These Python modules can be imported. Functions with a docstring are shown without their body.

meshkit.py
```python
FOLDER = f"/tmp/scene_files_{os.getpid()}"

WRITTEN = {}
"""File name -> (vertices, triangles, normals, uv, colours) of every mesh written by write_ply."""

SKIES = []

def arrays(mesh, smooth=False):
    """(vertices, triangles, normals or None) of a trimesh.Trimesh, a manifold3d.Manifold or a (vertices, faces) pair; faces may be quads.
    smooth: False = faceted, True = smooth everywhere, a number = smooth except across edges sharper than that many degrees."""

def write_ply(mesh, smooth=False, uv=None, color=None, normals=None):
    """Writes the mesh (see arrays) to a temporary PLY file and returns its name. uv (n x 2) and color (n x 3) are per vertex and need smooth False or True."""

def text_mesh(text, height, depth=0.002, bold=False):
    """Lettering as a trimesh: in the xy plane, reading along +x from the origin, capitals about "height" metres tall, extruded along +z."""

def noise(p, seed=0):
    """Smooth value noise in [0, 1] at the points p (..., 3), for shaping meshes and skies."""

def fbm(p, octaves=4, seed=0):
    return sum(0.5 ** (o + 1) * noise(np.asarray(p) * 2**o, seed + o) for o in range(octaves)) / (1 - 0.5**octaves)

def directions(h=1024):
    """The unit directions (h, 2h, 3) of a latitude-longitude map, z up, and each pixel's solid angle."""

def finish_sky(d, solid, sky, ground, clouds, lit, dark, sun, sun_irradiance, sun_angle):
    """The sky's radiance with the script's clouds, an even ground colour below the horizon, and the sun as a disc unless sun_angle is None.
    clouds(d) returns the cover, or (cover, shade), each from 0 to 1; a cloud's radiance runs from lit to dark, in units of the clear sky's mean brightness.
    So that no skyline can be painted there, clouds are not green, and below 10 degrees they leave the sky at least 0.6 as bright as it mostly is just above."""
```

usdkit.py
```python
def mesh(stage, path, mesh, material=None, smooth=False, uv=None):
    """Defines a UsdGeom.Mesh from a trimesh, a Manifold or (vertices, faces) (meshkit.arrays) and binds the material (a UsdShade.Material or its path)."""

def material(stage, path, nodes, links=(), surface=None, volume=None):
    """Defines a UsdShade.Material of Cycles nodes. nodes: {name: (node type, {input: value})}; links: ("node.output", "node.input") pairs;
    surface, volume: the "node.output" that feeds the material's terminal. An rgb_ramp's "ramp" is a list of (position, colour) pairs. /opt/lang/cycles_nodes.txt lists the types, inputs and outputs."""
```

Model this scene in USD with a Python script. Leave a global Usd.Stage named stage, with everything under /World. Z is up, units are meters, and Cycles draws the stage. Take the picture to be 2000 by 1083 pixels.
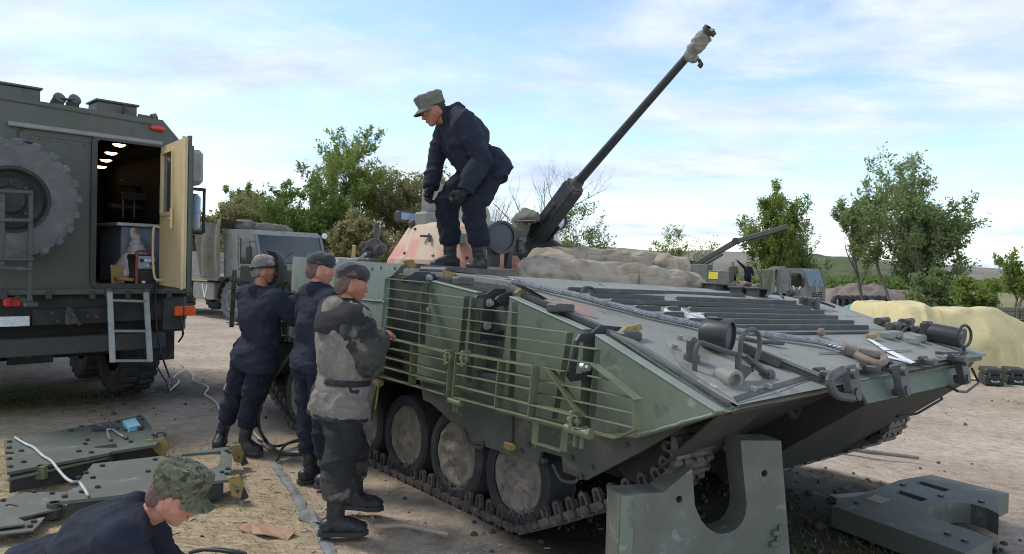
import math, random
import numpy as np, trimesh, manifold3d as m3
from manifold3d import Manifold, CrossSection
from shapely.geometry import Polygon, Point, LineString
from shapely.ops import unary_union
from pxr import Usd, UsdGeom, UsdLux, UsdShade, Sdf, Gf, Vt
import usdkit, meshkit

stage = Usd.Stage.CreateInMemory()
UsdGeom.SetStageUpAxis(stage, UsdGeom.Tokens.z)
UsdGeom.SetStageMetersPerUnit(stage, 1.0)
UsdGeom.Xform.Define(stage, '/World')
UsdGeom.Scope.Define(stage, '/World/Looks')
rng = np.random.default_rng(7)
random.seed(7)
A = np.array

# ------------------------------------------------------------------ camera
CAM_H, FPX, PITCH, ROLL = 1.75, 1406.0, math.radians(1.08), math.radians(1.5)
c_fw = A([0, math.cos(PITCH), -math.sin(PITCH)])
_u0 = np.cross([1, 0, 0.], c_fw)
c_rt = math.cos(ROLL) * A([1, 0, 0.]) + math.sin(ROLL) * _u0
c_up = -math.sin(ROLL) * A([1, 0, 0.]) + math.cos(ROLL) * _u0
C0 = A([0, 0, CAM_H])
cam = UsdGeom.Camera.Define(stage, '/World/camera')
cam.CreateHorizontalApertureAttr(36.0)
cam.CreateVerticalApertureAttr(36.0 * 554 / 1024)
cam.CreateFocalLengthAttr(36.0 * FPX / 2000)
cam.CreateClippingRangeAttr(Gf.Vec2f(0.1, 5000))
cam.CreateExposureAttr(0.84)
_M = np.eye(4); _M[0, :3] = c_rt; _M[1, :3] = c_up; _M[2, :3] = -c_fw; _M[3, :3] = C0
cam.AddTransformOp().Set(Gf.Matrix4d(_M.tolist()))

# ------------------------------------------------------------------ sky and sun
SUN = A([-0.55, 0.22, 0.80]); SUN = SUN / np.linalg.norm(SUN)
sun_el, sun_rot = math.asin(SUN[2]), math.atan2(SUN[0], SUN[1])
SKY_STRENGTH, SUN_I, SUN_ANGLE = 0.13, 0.4, 12.0
dome = UsdLux.DomeLight.Define(stage, '/World/sky')
usdkit.material(stage, '/World/Looks/sky_look', {
    'sky': ('sky_texture', {'sky_type': 'single_scattering', 'sun_disc': False, 'sun_elevation': sun_el, 'sun_rotation': sun_rot,
                            'altitude': 100.0, 'air_density': 1.0, 'aerosol_density': 0.15, 'ozone_density': 1.6}),
    'tc': ('texture_coordinate', {}),
    'sep': ('separate_xyz', {}),
    'zc': ('math', {'math_type': 'maximum', 'value2': 0.0}),
    'za': ('math', {'math_type': 'add', 'value2': 0.16}),
    'dx': ('math', {'math_type': 'divide'}), 'dy': ('math', {'math_type': 'divide'}),
    'cb': ('combine_xyz', {'z': 3.7}),
    'mp': ('mapping', {'rotation': (0, 0, 0.5), 'scale': (0.8, 1.25, 1.0), 'location': (2.1, 0.4, 0.0)}),
    'n1': ('noise_texture', {'scale': 1.5, 'detail': 9.0, 'roughness': 0.62, 'distortion': 0.35}),
    'n2': ('noise_texture', {'scale': 0.55, 'detail': 3.0, 'roughness': 0.5}),
    'add': ('math', {'math_type': 'multiply_add', 'value2': 0.62}),
    'half': ('math', {'math_type': 'multiply', 'value2': 0.5}),
    'cov': ('map_range', {'range_type': 'smoothstep', 'from_min': 0.46, 'from_max': 0.66, 'to_min': 0.05, 'to_max': 0.93, 'clamp': True}),
    'n3': ('noise_texture', {'scale': 2.6, 'detail': 6.0, 'roughness': 0.6}),
    'shade': ('rgb_ramp', {'ramp': [(0.3, (2.75, 3.25, 4.1)), (0.5, (3.6, 4.0, 4.7)), (0.7, (4.5, 4.7, 5.1))]}),
    'mix': ('mix_color', {'use_clamp': False}),
    'bg': ('background_shader', {'strength': SKY_STRENGTH}),
}, [('tc.generated', 'sep.vector'), ('sep.z', 'zc.value1'), ('zc.value', 'za.value1'), ('sep.x', 'dx.value1'), ('za.value', 'dx.value2'),
    ('sep.y', 'dy.value1'), ('za.value', 'dy.value2'), ('dx.value', 'cb.x'), ('dy.value', 'cb.y'), ('cb.vector', 'mp.vector'),
    ('mp.vector', 'n1.vector'), ('mp.vector', 'n2.vector'), ('mp.vector', 'n3.vector'), ('n2.fac', 'half.value1'), ('n1.fac', 'add.value1'),
    ('half.value', 'add.value3'), ('add.value', 'cov.value'), ('n3.fac', 'shade.fac'), ('cov.result', 'mix.fac'), ('sky.color', 'mix.a'),
    ('shade.color', 'mix.b'), ('mix.result', 'bg.color')], surface='bg.background')
UsdShade.MaterialBindingAPI.Apply(dome.GetPrim()).Bind(UsdShade.Material.Get(stage, '/World/Looks/sky_look'))
dome.GetPrim().SetCustomDataByKey('kind', 'structure')
sun = UsdLux.DistantLight.Define(stage, '/World/sun')
sun.CreateNormalizeAttr(True); sun.CreateIntensityAttr(SUN_I); sun.CreateAngleAttr(SUN_ANGLE); sun.CreateColorAttr(Gf.Vec3f(1.0, 0.95, 0.88))
_z = SUN; _x = np.cross([0, 0, 1.], _z); _x /= np.linalg.norm(_x); _y = np.cross(_z, _x)
_M = np.eye(4); _M[0, :3] = _x; _M[1, :3] = _y; _M[2, :3] = _z
sun.AddTransformOp().Set(Gf.Matrix4d(_M.tolist()))

# ------------------------------------------------------------------ frames of reference
def ray(px, py):
    d = c_fw * FPX + c_rt * (px - 1000) - c_up * (py - 541.5)
    return d / np.linalg.norm(d)
def at(px, py, Y):                       # the point of the place seen at a pixel of the photograph, Y metres north
    d = ray(px, py); return C0 + d * (Y / d[1])
vX = -ray(-160, 490); vY = ray(2700, 640); vY = vY - (vY @ vX) * vX; vY /= np.linalg.norm(vY); vZ = np.cross(vX, vY)
_g = C0 + ray(994, 1035) * (CAM_H / -ray(994, 1035)[2])
VO = _g - vX * 1.75 + vY * 1.45
VR = A([vX, vY, vZ]).T
VM = np.eye(4); VM[:3, :3] = VR; VM[:3, 3] = VO
def V(px, py, axis, val):                # the same, in the vehicle's own frame, on the plane axis = val
    d = VR.T @ ray(px, py); o = VR.T @ (C0 - VO)
    return o + d * ((val - o[axis]) / d[axis])
_h = vY[:2] / np.linalg.norm(vY[:2])
def gz(x, y):
    s = (np.asarray(x) - VO[0]) * _h[0] + (np.asarray(y) - VO[1]) * _h[1]
    return -0.0375 * np.clip(s + 1.5, 0, 5) - 0.031 * np.clip(s - 3.5, 0, 20)
def G(px, py, up=0.0):                   # ground point under a pixel
    d = ray(px, py); z = 0.0
    for _ in range(12):
        p = C0 + d * ((z + up - CAM_H) / d[2]); z = float(gz(p[0], p[1]))
    return p

# ------------------------------------------------------------------ helpers: prims
FR = {}
def _num(base):
    if not stage.GetPrimAtPath(base): return base
    k = 1
    while stage.GetPrimAtPath(f'{base}_{k:03d}'): k += 1
    return f'{base}_{k:03d}'
def data(path, **kw):
    p = stage.GetPrimAtPath(path)
    for k, v in kw.items():
        if v: p.SetCustomDataByKey(k, v)
    return path
def T(x=0, y=0, z=0, rz=0, rx=0, ry=0, s=1):
    M = np.eye(4)
    M[:3, :3] = trimesh.transformations.euler_matrix(rx, ry, rz)[:3, :3] * s; M[:3, 3] = (x, y, z); return M
def thing(name, label, cat, M=None, group=None):
    path = _num('/World/' + name)
    x = UsdGeom.Xform.Define(stage, path)
    M = np.eye(4) if M is None else M
    x.AddTransformOp().Set(Gf.Matrix4d(M.T.tolist()))
    FR[path] = M
    return data(path, label=label, category=cat, group=group)
def tri(mesh):
    if isinstance(mesh, MB): return mesh.mesh()
    if hasattr(mesh, 'to_mesh'):
        m = mesh.to_mesh(); return trimesh.Trimesh(np.array(m.vert_properties[:, :3]), np.array(m.tri_verts), process=False)
    if isinstance(mesh, (tuple, list)):
        v, f = np.asarray(mesh[0], float), np.asarray(mesh[1], int)
        if f.shape[1] == 4: f = np.vstack([f[:, [0, 1, 2]], f[:, [0, 2, 3]]])
        return trimesh.Trimesh(v, f, process=False)
    return mesh
def part(parent, name, mesh, mat, smooth=False, world=False, label=None, kind=None):
    mesh = tri(mesh)
    if world:
        root = '/'.join(parent.split('/')[:3])
        mesh = mesh.copy(); mesh.apply_transform(np.linalg.inv(FR[root]))
    path = _num(parent + '/' + name)
    usdkit.mesh(stage, path, mesh, mat, smooth)
    return data(path, label=label, kind=kind)
def single(name, mesh, mat, label, cat, M=None, smooth=False, group=None, kind=None, world=False):
    p = thing(name, label, cat, M, group)
    x = stage.GetPrimAtPath(p)
    mesh = tri(mesh)
    if world: mesh = mesh.copy(); mesh.apply_transform(np.linalg.inv(FR[p]))
    op = UsdGeom.Xformable(x).GetOrderedXformOps()[0].Get()
    stage.RemovePrim(p)
    m = usdkit.mesh(stage, p, mesh, mat, smooth)
    m.AddTransformOp().Set(op)
    return data(p, label=label, category=cat, group=group, kind=kind)
def structure(name, mesh, mat, smooth=False, kind='structure', label=None, cat=None):
    path = _num('/World/' + name)
    usdkit.mesh(stage, path, tri(mesh), mat, smooth)
    return data(path, kind=kind, label=label, category=cat)
def copy_of(src, name, M, label, cat=None, group=None):
    path = _num('/World/' + name)
    x = UsdGeom.Xform.Define(stage, path)
    x.GetPrim().GetReferences().AddInternalReference(src)
    x.ClearXformOpOrder()
    x.AddTransformOp(opSuffix='place').Set(Gf.Matrix4d(M.T.tolist()))
    x.GetPrim().SetInstanceable(True)
    src_p = stage.GetPrimAtPath(src)
    FR[path] = M
    return data(path, label=label, category=cat or src_p.GetCustomDataByKey('category'), group=group or src_p.GetCustomDataByKey('group'))

# ------------------------------------------------------------------ helpers: shapes
def frame(d, up=(0, 0, 1)):
    d = np.asarray(d, float); d = d / np.linalg.norm(d); up = np.asarray(up, float)
    if abs(d @ up) > 0.98 * np.linalg.norm(up): up = A([0, 1., 0]) if abs(d[1]) < 0.9 else A([1., 0, 0])
    y = np.cross(up, d); y /= np.linalg.norm(y); z = np.cross(d, y)
    return A([d, y, z]).T
class MB:
    def __init__(s): s.L = []
    def add(s, m, M=None):
        m = tri(m)
        if M is not None: m = m.copy(); m.apply_transform(M)
        s.L.append(m); return s
    def mesh(s): return s.L[0] if len(s.L) == 1 else trimesh.util.concatenate(s.L)
    def box(s, lo, hi, bev=0.0):
        lo, hi = np.minimum(lo, hi), np.maximum(lo, hi)
        return s.add(rbox(hi - lo, bev), T(*((lo + hi) / 2)))
    def bar(s, p, q, w, h, up=(0, 0, 1), bev=0.0):
        return s.add(bar(p, q, w, h, up, bev))
    def tube(s, pts, r, n=8): return s.add(tube(pts, r, n))
    def cyl(s, p, q, r, r2=None, n=20): return s.add(cyl(p, q, r, r2, n))
    def prism(s, poly, org, ex, ey, depth): return s.add(prism(poly, org, ex, ey, depth))
def rbox(size, bev=0.0):
    size = np.asarray(size, float)
    if bev <= 0: return trimesh.creation.box(size)
    b = min(bev, 0.45 * size.min()); h = size / 2; P = []
    for sx in (-1, 1):
        for sy in (-1, 1):
            for sz in (-1, 1):
                c = A([sx, sy, sz]) * h
                for k in range(3):
                    q = c.copy()
                    for j in range(3):
                        if j != k: q[j] -= b * A([sx, sy, sz])[j]
                    P.append(q)
    return trimesh.Trimesh(P, process=False).convex_hull
def bar(p, q, w, h, up=(0, 0, 1), bev=0.0):
    p, q = np.asarray(p, float), np.asarray(q, float); L = np.linalg.norm(q - p)
    m = rbox((L, w, h), bev); M = np.eye(4); M[:3, :3] = frame(q - p, up); M[:3, 3] = (p + q) / 2
    m.apply_transform(M); return m
def tube(pts, r, n=8, closed=False):
    pts = np.asarray(pts, float); k = len(pts); rr = np.broadcast_to(np.asarray(r, float), (k,))
    t = np.gradient(pts, axis=0); t /= np.maximum(np.linalg.norm(t, axis=1, keepdims=True), 1e-9)
    up = A([0, 0, 1.]) if abs(t[0][2]) < 0.9 else A([1., 0, 0])
    u = np.cross(t[0], up); u /= np.linalg.norm(u); Vv = []
    a = np.linspace(0, 2 * np.pi, n, endpoint=False)
    for i in range(k):
        u = u - (u @ t[i]) * t[i]; u /= max(np.linalg.norm(u), 1e-9); w = np.cross(t[i], u)
        Vv.append(pts[i] + rr[i] * (np.cos(a)[:, None] * u + np.sin(a)[:, None] * w))
    Vv = np.vstack(Vv + [pts[:1], pts[-1:]]); F = []
    for i in range(k - 1):
        for j in range(n):
            j2 = (j + 1) % n; a0, a1, b0, b1 = i * n + j, i * n + j2, (i + 1) * n + j, (i + 1) * n + j2
            F += [(a0, a1, b1), (a0, b1, b0)]
    for j in range(n):
        F += [(k * n, (j + 1) % n, j), (k * n + 1, (k - 1) * n + j, (k - 1) * n + (j + 1) % n)]
    return trimesh.Trimesh(Vv, F, process=False)
def spline(pts, n=12):
    pts = np.asarray(pts, float)
    if len(pts) < 3: return np.linspace(pts[0], pts[-1], n)
    P = np.vstack([2 * pts[0] - pts[1], pts, 2 * pts[-1] - pts[-2]]); out = []
    for i in range(1, len(P) - 2):
        t = np.linspace(0, 1, n, endpoint=False)[:, None]
        out.append(0.5 * (2 * P[i] + (P[i + 1] - P[i - 1]) * t + (2 * P[i - 1] - 5 * P[i] + 4 * P[i + 1] - P[i + 2]) * t**2 + (-P[i - 1] + 3 * P[i] - 3 * P[i + 1] + P[i + 2]) * t**3))
    return np.vstack(out + [pts[-1:]])
def cyl(p, q, r, r2=None, n=20):
    return tube([p, q], [r, r if r2 is None else r2], n)
def lathe(prof, n=36, p=(0, 0, 0), d=(0, 0, 1)):          # prof: (radius, height) pairs, turned about d at p
    m = trimesh.creation.revolve(np.asarray(prof, float), sections=n)
    M = np.eye(4); Fm = frame(d); M[:3, :3] = A([Fm[:, 1], Fm[:, 2], Fm[:, 0]]).T; M[:3, 3] = p
    m.apply_transform(M); return m
def prism(poly, org, ex, ey, depth):
    ex, ey = np.asarray(ex, float), np.asarray(ey, float); n = np.cross(ex, ey); n /= np.linalg.norm(n)
    if not isinstance(poly, Polygon): poly = Polygon(poly)
    if not poly.is_valid: poly = poly.buffer(0)
    m = trimesh.creation.extrude_polygon(poly, abs(depth), engine='earcut')
    M = np.eye(4); M[:3, 0] = ex; M[:3, 1] = ey; M[:3, 2] = n; M[:3, 3] = np.asarray(org, float) - (n * abs(depth) if depth < 0 else 0)
    m.apply_transform(M)
    return m
def hull(spheres, seg=16):
    return Manifold.batch_hull([Manifold.sphere(float(r), seg).translate([float(v) for v in c]) for c, r in spheres])
def union(L): return Manifold.batch_boolean(L, m3.OpType.Add)
def soften(man, edge=0.015, it=8):
    m = tri(man.refine_to_length(edge) if edge else man); m.merge_vertices()
    trimesh.smoothing.filter_taubin(m, lamb=0.5, nu=0.53, iterations=it)
    return m
def wrinkle(m, amp, scale, seed=0, stretch=(1, 1, 1)):
    n = m.vertex_normals; f = meshkit.fbm(m.vertices * scale * np.asarray(stretch), 3, seed) - 0.5
    r = 1 - np.abs(2 * meshkit.fbm(m.vertices * scale * 0.7 * np.asarray(stretch) + 9, 2, seed + 5) - 1) * 2.2
    m.vertices = m.vertices + n * (f * amp + np.clip(r, 0, 1) * amp * 0.7)[:, None]; return m
def cloth(m, amp, seed=0, fr=1.0):
    v, n = m.vertices, m.vertex_normals; p = v * A([4.2, 4.2, 6.0]) * fr + seed * 3.7
    w = np.stack([meshkit.fbm(p * .6 + k * 11.3, 2, seed + k) for k in range(3)], -1) - .5; q = p + 2.2 * w
    rg = lambda q_, sd, pw: np.clip(1 - np.abs(2 * meshkit.noise(q_, sd) - 1), 0, 1) ** pw
    d = 1.25 * rg(q, seed + 1, 3.0) + .7 * rg(q * 2.1 + 5, seed + 2, 2.5) + .3 * rg(q * 4.3, seed + 3, 2.0) + .6 * (meshkit.fbm(v * 3.0, 2, seed) - .5) - .55
    m.vertices = v + n * (d * amp)[:, None]; trimesh.smoothing.filter_taubin(m, lamb=.5, nu=.53, iterations=1); return m
def rows(u, v, P):                                        # grid of points (nu, nv, 3) as a sheet
    P = np.asarray(P); nu, nv = P.shape[:2]; i = np.arange(nu * nv).reshape(nu, nv)
    q = np.stack([i[:-1, :-1], i[1:, :-1], i[1:, 1:], i[:-1, 1:]], -1).reshape(-1, 4)
    return tri((P.reshape(-1, 3), q))

# ------------------------------------------------------------------ materials
MT = {}
def mat(name, col, rough=0.6, col2=None, scale=3.0, mix=(0.4, 0.65), col3=None, scale3=0.9, mix3=(0.55, 0.72), bump=0.0, bscale=40.0, metal=0.0,
        spec=0.4, sheen=0.0, coords='object', rough2=None, col4=None, mix4=(0.6, 0.7), scale4=14.0, stretch=None, bdist=0.01):
    n = {'p': ('principled_bsdf', {'base_color': col, 'roughness': rough, 'metallic': metal, 'specular_ior_level': spec, 'sheen_weight': sheen})}
    L = []
    n['tc'] = ('texture_coordinate', {}) if coords == 'object' else ('geometry', {})
    src = 'tc.object' if coords == 'object' else 'tc.position'
    if stretch:
        n['mp'] = ('mapping', {'scale': stretch}); L.append((src, 'mp.vector')); src = 'mp.vector'
    last = None
    if col2 is not None:
        for k, (c, s, mx, dt) in enumerate([(col2, scale, mix, 6.0), (col3, scale3, mix3, 5.0), (col4, scale4, mix4, 4.0)]):
            if c is None: continue
            n[f'n{k}'] = ('noise_texture', {'scale': s, 'detail': dt, 'roughness': 0.62, 'distortion': 0.3})
            n[f'r{k}'] = ('map_range', {'range_type': 'smoothstep', 'from_min': mx[0], 'from_max': mx[1], 'clamp': True})
            n[f'm{k}'] = ('mix_color', {'a': col, 'b': c})
            L += [(src, f'n{k}.vector'), (f'n{k}.fac', f'r{k}.value'), (f'r{k}.result', f'm{k}.fac')]
            if last: L.append((last, f'm{k}.a'))
            last = f'm{k}.result'
        L.append((last, 'p.base_color'))
        if rough2 is not None:
            n['rr'] = ('map_range', {'from_min': 0.3, 'from_max': 0.7, 'to_min': rough, 'to_max': rough2, 'clamp': True}); L += [('n0.fac', 'rr.value'), ('rr.result', 'p.roughness')]
    if bump:
        n['bn'] = ('noise_texture', {'scale': bscale, 'detail': 5.0, 'roughness': 0.6})
        n['bp'] = ('bump', {'strength': bump, 'distance': bdist}); L += [(src, 'bn.vector'), ('bn.fac', 'bp.height'), ('bp.normal', 'p.normal')]
    MT[name] = usdkit.material(stage, '/World/Looks/' + name, n, L, surface='p.BSDF'); return MT[name]
mat('armour_green', (.115, .145, .10), .5, (.15, .172, .13), 2.2, (.42, .68), (.085, .09, .07), 5.0, (.56, .70), .2, 30, rough2=.68, col4=(.24, .23, .19), mix4=(.60, .74), scale4=9.0)
mat('armour_pale', (.20, .245, .205), .55, (.24, .285, .24), 3.0, (.4, .7), (.15, .18, .15), 6.0, (.56, .72), .18, 30, col4=(.30, .31, .27), mix4=(.58, .72), scale4=8.0)
mat('armour_edge', (.205, .23, .19), .5, (.165, .19, .15), 6.0, (.4, .7), (.14, .14, .12), 9.0, (.6, .72), .1, 40)
mat('deck_grey', (.215, .216, .186), .55, (.275, .272, .238), 2.0, (.42, .7), (.10, .095, .08), 4.0, (.55, .75), .18, 25, rough2=.7, col4=(.29, .26, .21), mix4=(.60, .76), scale4=6.0, spec=.28)
mat('bare_rust', (.25, .24, .21), .5, (.29, .20, .15), 5.0, (.56, .7), (.16, .16, .14), 3.0, (.45, .6), .2, 30, col4=(.42, .38, .34), mix4=(.6, .72), scale4=9.0)
mat('skirt_green', (.062, .070, .056), .55, (.085, .092, .075), 3.0, (.4, .7), (.13, .115, .092), 5.0, (.56, .72), .25, 30, col4=(.19, .165, .135), mix4=(.6, .75), scale4=12.0)
mat('slat_olive', (.125, .142, .075), .5, (.095, .107, .058), 6.0, (.4, .7), bump=.1, bscale=60)
mat('slat_dark', (.055, .062, .038), .5, (.08, .09, .055), 7.0, (.4, .7), bump=.1, bscale=60)
mat('black_steel', (.028, .029, .029), .45, (.05, .05, .047), 8.0, (.5, .75), bump=.1, bscale=50)
mat('dark_steel', (.055, .055, .052), .5, (.085, .08, .07), 8.0, (.45, .7), (.12, .10, .08), 4.0, (.6, .75), .2, 40)
mat('under_hull', (.027, .028, .024), .75, (.045, .036, .028), 4.0, (.45, .65), (.08, .055, .036), 6.0, (.64, .74), .4, 25)  # near-black; gives the bow armour its painted shade
mat('brass_yellow', (.30, .21, .06), .45, (.20, .15, .07), 9.0, (.4, .65), (.1, .09, .06), 14.0, (.55, .7), .1, 60)
mat('bright_metal', (.45, .45, .44), .35, (.3, .3, .29), 10.0, (.4, .7), metal=.6)
mat('wire_rope', (.34, .34, .35), .4, (.22, .21, .20), 30.0, (.4, .65), metal=.5)
mat('rope_end', (.22, .16, .125), .7, (.14, .11, .09), 14.0, (.4, .65), bump=.3, bscale=60)
mat('white_scuff', (.72, .73, .71), .6, (.45, .46, .44), 12.0, (.5, .62))
mat('rubber', (.028, .028, .029), .75, (.06, .055, .05), 5.0, (.45, .7), (.11, .095, .08), 9.0, (.62, .75), .3, 40)
mat('tyre_grey', (.10, .098, .095), .85, (.145, .14, .132), 5.0, (.4, .7), (.07, .068, .066), 8.0, (.55, .7), .3, 40)
mat('wheel_mud', (.165, .142, .112), .85, (.25, .215, .17), 7.0, (.4, .65), (.10, .10, .08), 9.0, (.54, .66), .6, 26, col4=(.13, .09, .075), mix4=(.58, .68), scale4=18.0)
mat('track_steel', (.075, .066, .058), .55, (.15, .125, .105), 9.0, (.4, .62), (.06, .05, .045), 14.0, (.52, .68), .4, 50, metal=.15)
mat('canvas_beige', (.36, .30, .225), .9, (.29, .235, .17), 4.0, (.42, .66), (.215, .165, .115), 3.0, (.53, .70), .4, 140)
mat('canvas_dark', (.035, .033, .031), .85, (.06, .055, .05), 6.0, (.4, .7), bump=.4, bscale=30)
mat('canvas_olive', (.13, .125, .092), .9, (.17, .16, .12), 3.0, (.4, .7), (.09, .088, .068), 4.0, (.55, .7), .3, 60)
mat('canvas_grey', (.24, .23, .19), .9, (.16, .15, .115), 14.0, (.45, .62), bump=.4, bscale=60)
mat('tarp_sand', (.53, .44, .225), .85, (.58, .49, .265), 1.5, (.4, .7), (.45, .37, .18), 3.0, (.5, .7), .25, 25)
mat('van_olive', (.078, .080, .062), .55, (.092, .094, .074), 2.0, (.4, .7), (.064, .065, .052), 5.0, (.55, .75), .12, 40)
mat('van_dark', (.04, .042, .038), .6, (.06, .06, .055), 4.0, (.4, .7), bump=.2, bscale=30)
mat('truck_green', (.15, .155, .138), .5, (.185, .185, .168), 3.0, (.4, .7), (.095, .098, .085), 5.0, (.5, .7), .1, 30)
mat('truck_dust', (.24, .235, .21), .75, (.19, .185, .165), 4.0, (.4, .7), bump=.1, bscale=30)
mat('chassis', (.022, .022, .022), .7, (.045, .042, .038), 4.0, (.45, .7), bump=.2, bscale=30)
mat('door_cream', (.64, .50, .27), .5, (.58, .45, .24), 5.0, (.4, .7), (.45, .35, .2), 12.0, (.62, .75))
mat('aluminium', (.33, .345, .315), .45, (.25, .265, .24), 12.0, (.4, .7), metal=.4)
mat('lamp_red', (.50, .03, .02), .25, spec=.6)
mat('lamp_orange', (.75, .12, .03), .25, spec=.6)
mat('plate_white', (.68, .70, .70), .5, (.5, .52, .52), 40.0, (.5, .6))
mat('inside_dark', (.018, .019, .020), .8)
mat('bench_grey', (.30, .34, .40), .5, (.24, .27, .32), 6.0, (.4, .7))
mat('card_brown', (.42, .27, .10), .8, (.36, .22, .08), 8.0, (.4, .7))
mat('card_faded', (.36, .22, .14), .9, (.30, .18, .11), 12.0, (.4, .7), bump=.3, bscale=50)
mat('bag_white', (.60, .56, .55), .35, (.50, .42, .40), 10.0, (.45, .6), (.60, .26, .07), 5.5, (.58, .64))
mat('welder_red', (.32, .06, .04), .5, (.2, .05, .04), 10.0, (.4, .7))
mat('hose_black', (.02, .02, .02), .5)
mat('cable_white', (.48, .47, .43), .6, (.32, .31, .28), 20.0, (.4, .7))
mat('strap_grey', (.20, .20, .195), .8, (.13, .13, .125), 8.0, (.4, .65), (.30, .26, .21), 12.0, (.58, .7), .3, 60)
mat('wood_pale', (.42, .34, .25), .85, (.33, .26, .19), 9.0, (.4, .7), stretch=(1, 6, 6))
mat('wood_grey', (.22, .20, .17), .85, (.16, .145, .12), 9.0, (.4, .7), bump=.4, bscale=40)
mat('wood_brown', (.20, .10, .055), .6, (.14, .07, .04), 14.0, (.4, .7))
mat('teal_plastic', (.20, .50, .47), .5, (.26, .56, .53), 6.0, (.4, .7))
mat('cyan_box', (.25, .55, .55), .5, (.38, .62, .62), 10.0, (.4, .7))
mat('black_case', (.025, .028, .024), .5, (.05, .052, .046), 8.0, (.5, .7))
mat('crate_olive', (.13, .125, .085), .8, (.16, .15, .10), 5.0, (.4, .7), bump=.2, bscale=30)
mat('yellow_sign', (.80, .68, .08), .5, (.72, .6, .07), 20.0, (.5, .7))
mat('white_paint', (.72, .72, .68), .7, (.5, .5, .46), 20.0, (.5, .62))
mat('navy', (.0145, .0175, .029), .9, (.020, .0235, .038), 6.0, (.4, .7), (.033, .033, .041), 3.0, (.60, .76), .3, 120, spec=.25, bdist=.004)
mat('navy_black', (.010, .012, .020), .9, (.015, .017, .026), 6.0, (.4, .7), (.028, .027, .030), 3.0, (.60, .76), .3, 120, spec=.25, bdist=.004)
mat('jacket_grey', (.185, .165, .138), .92, (.15, .135, .112), 5.0, (.42, .66), (.225, .198, .165), 30.0, (.5, .66), .5, 170)
mat('jacket_camo', (.060, .057, .047), .9, (.022, .022, .024), 4.0, (.44, .54), (.125, .115, .093), 6.0, (.57, .66), .4, 140)
mat('cloth_black', (.013, .013, .0145), .9, (.021, .021, .0225), 8.0, (.4, .7), bump=.3, bscale=120)
mat('cap_camo', (.085, .09, .052), .92, (.14, .135, .082), 22.0, (.46, .54), (.035, .038, .024), 26.0, (.54, .58), .4, 160)
mat('cap_green', (.14, .145, .112), .92, (.11, .115, .085), 14.0, (.4, .7), bump=.4, bscale=120)
mat('cap_check', (.36, .28, .25), .9, (.18, .14, .13), 30.0, (.47, .53), bump=.2, bscale=120)
mat('beret', (.022, .021, .021), .95, (.034, .031, .03), 12.0, (.4, .7), bump=.4, bscale=150, sheen=.3)
mat('leather', (.016, .016, .016), .42, (.03, .029, .028), 14.0, (.45, .7), (.075, .067, .06), 7.0, (.60, .76), .25, 70)
mat('glove_black', (.014, .014, .015), .85, (.025, .025, .026), 14.0, (.4, .7), bump=.4, bscale=130)
mat('glove_tan', (.20, .19, .14), .9, (.13, .125, .10), 12.0, (.45, .65), bump=.4, bscale=100)
mat('hair_short', (.15, .088, .065), .85, (.09, .055, .042), 60.0, (.4, .7), bump=.5, bscale=250)
mat('hair_dark', (.03, .024, .02), .8, (.05, .04, .033), 60.0, (.4, .7), bump=.5, bscale=200)
mat('hair_grey', (.14, .12, .11), .8, (.22, .19, .17), 60.0, (.4, .7), bump=.5, bscale=200)
mat('eye_white', (.6, .57, .54), .2)
mat('bark', (.115, .095, .078), .9, (.17, .145, .12), 6.0, (.4, .7), bump=.5, bscale=25, stretch=(3, 3, .7))
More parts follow.
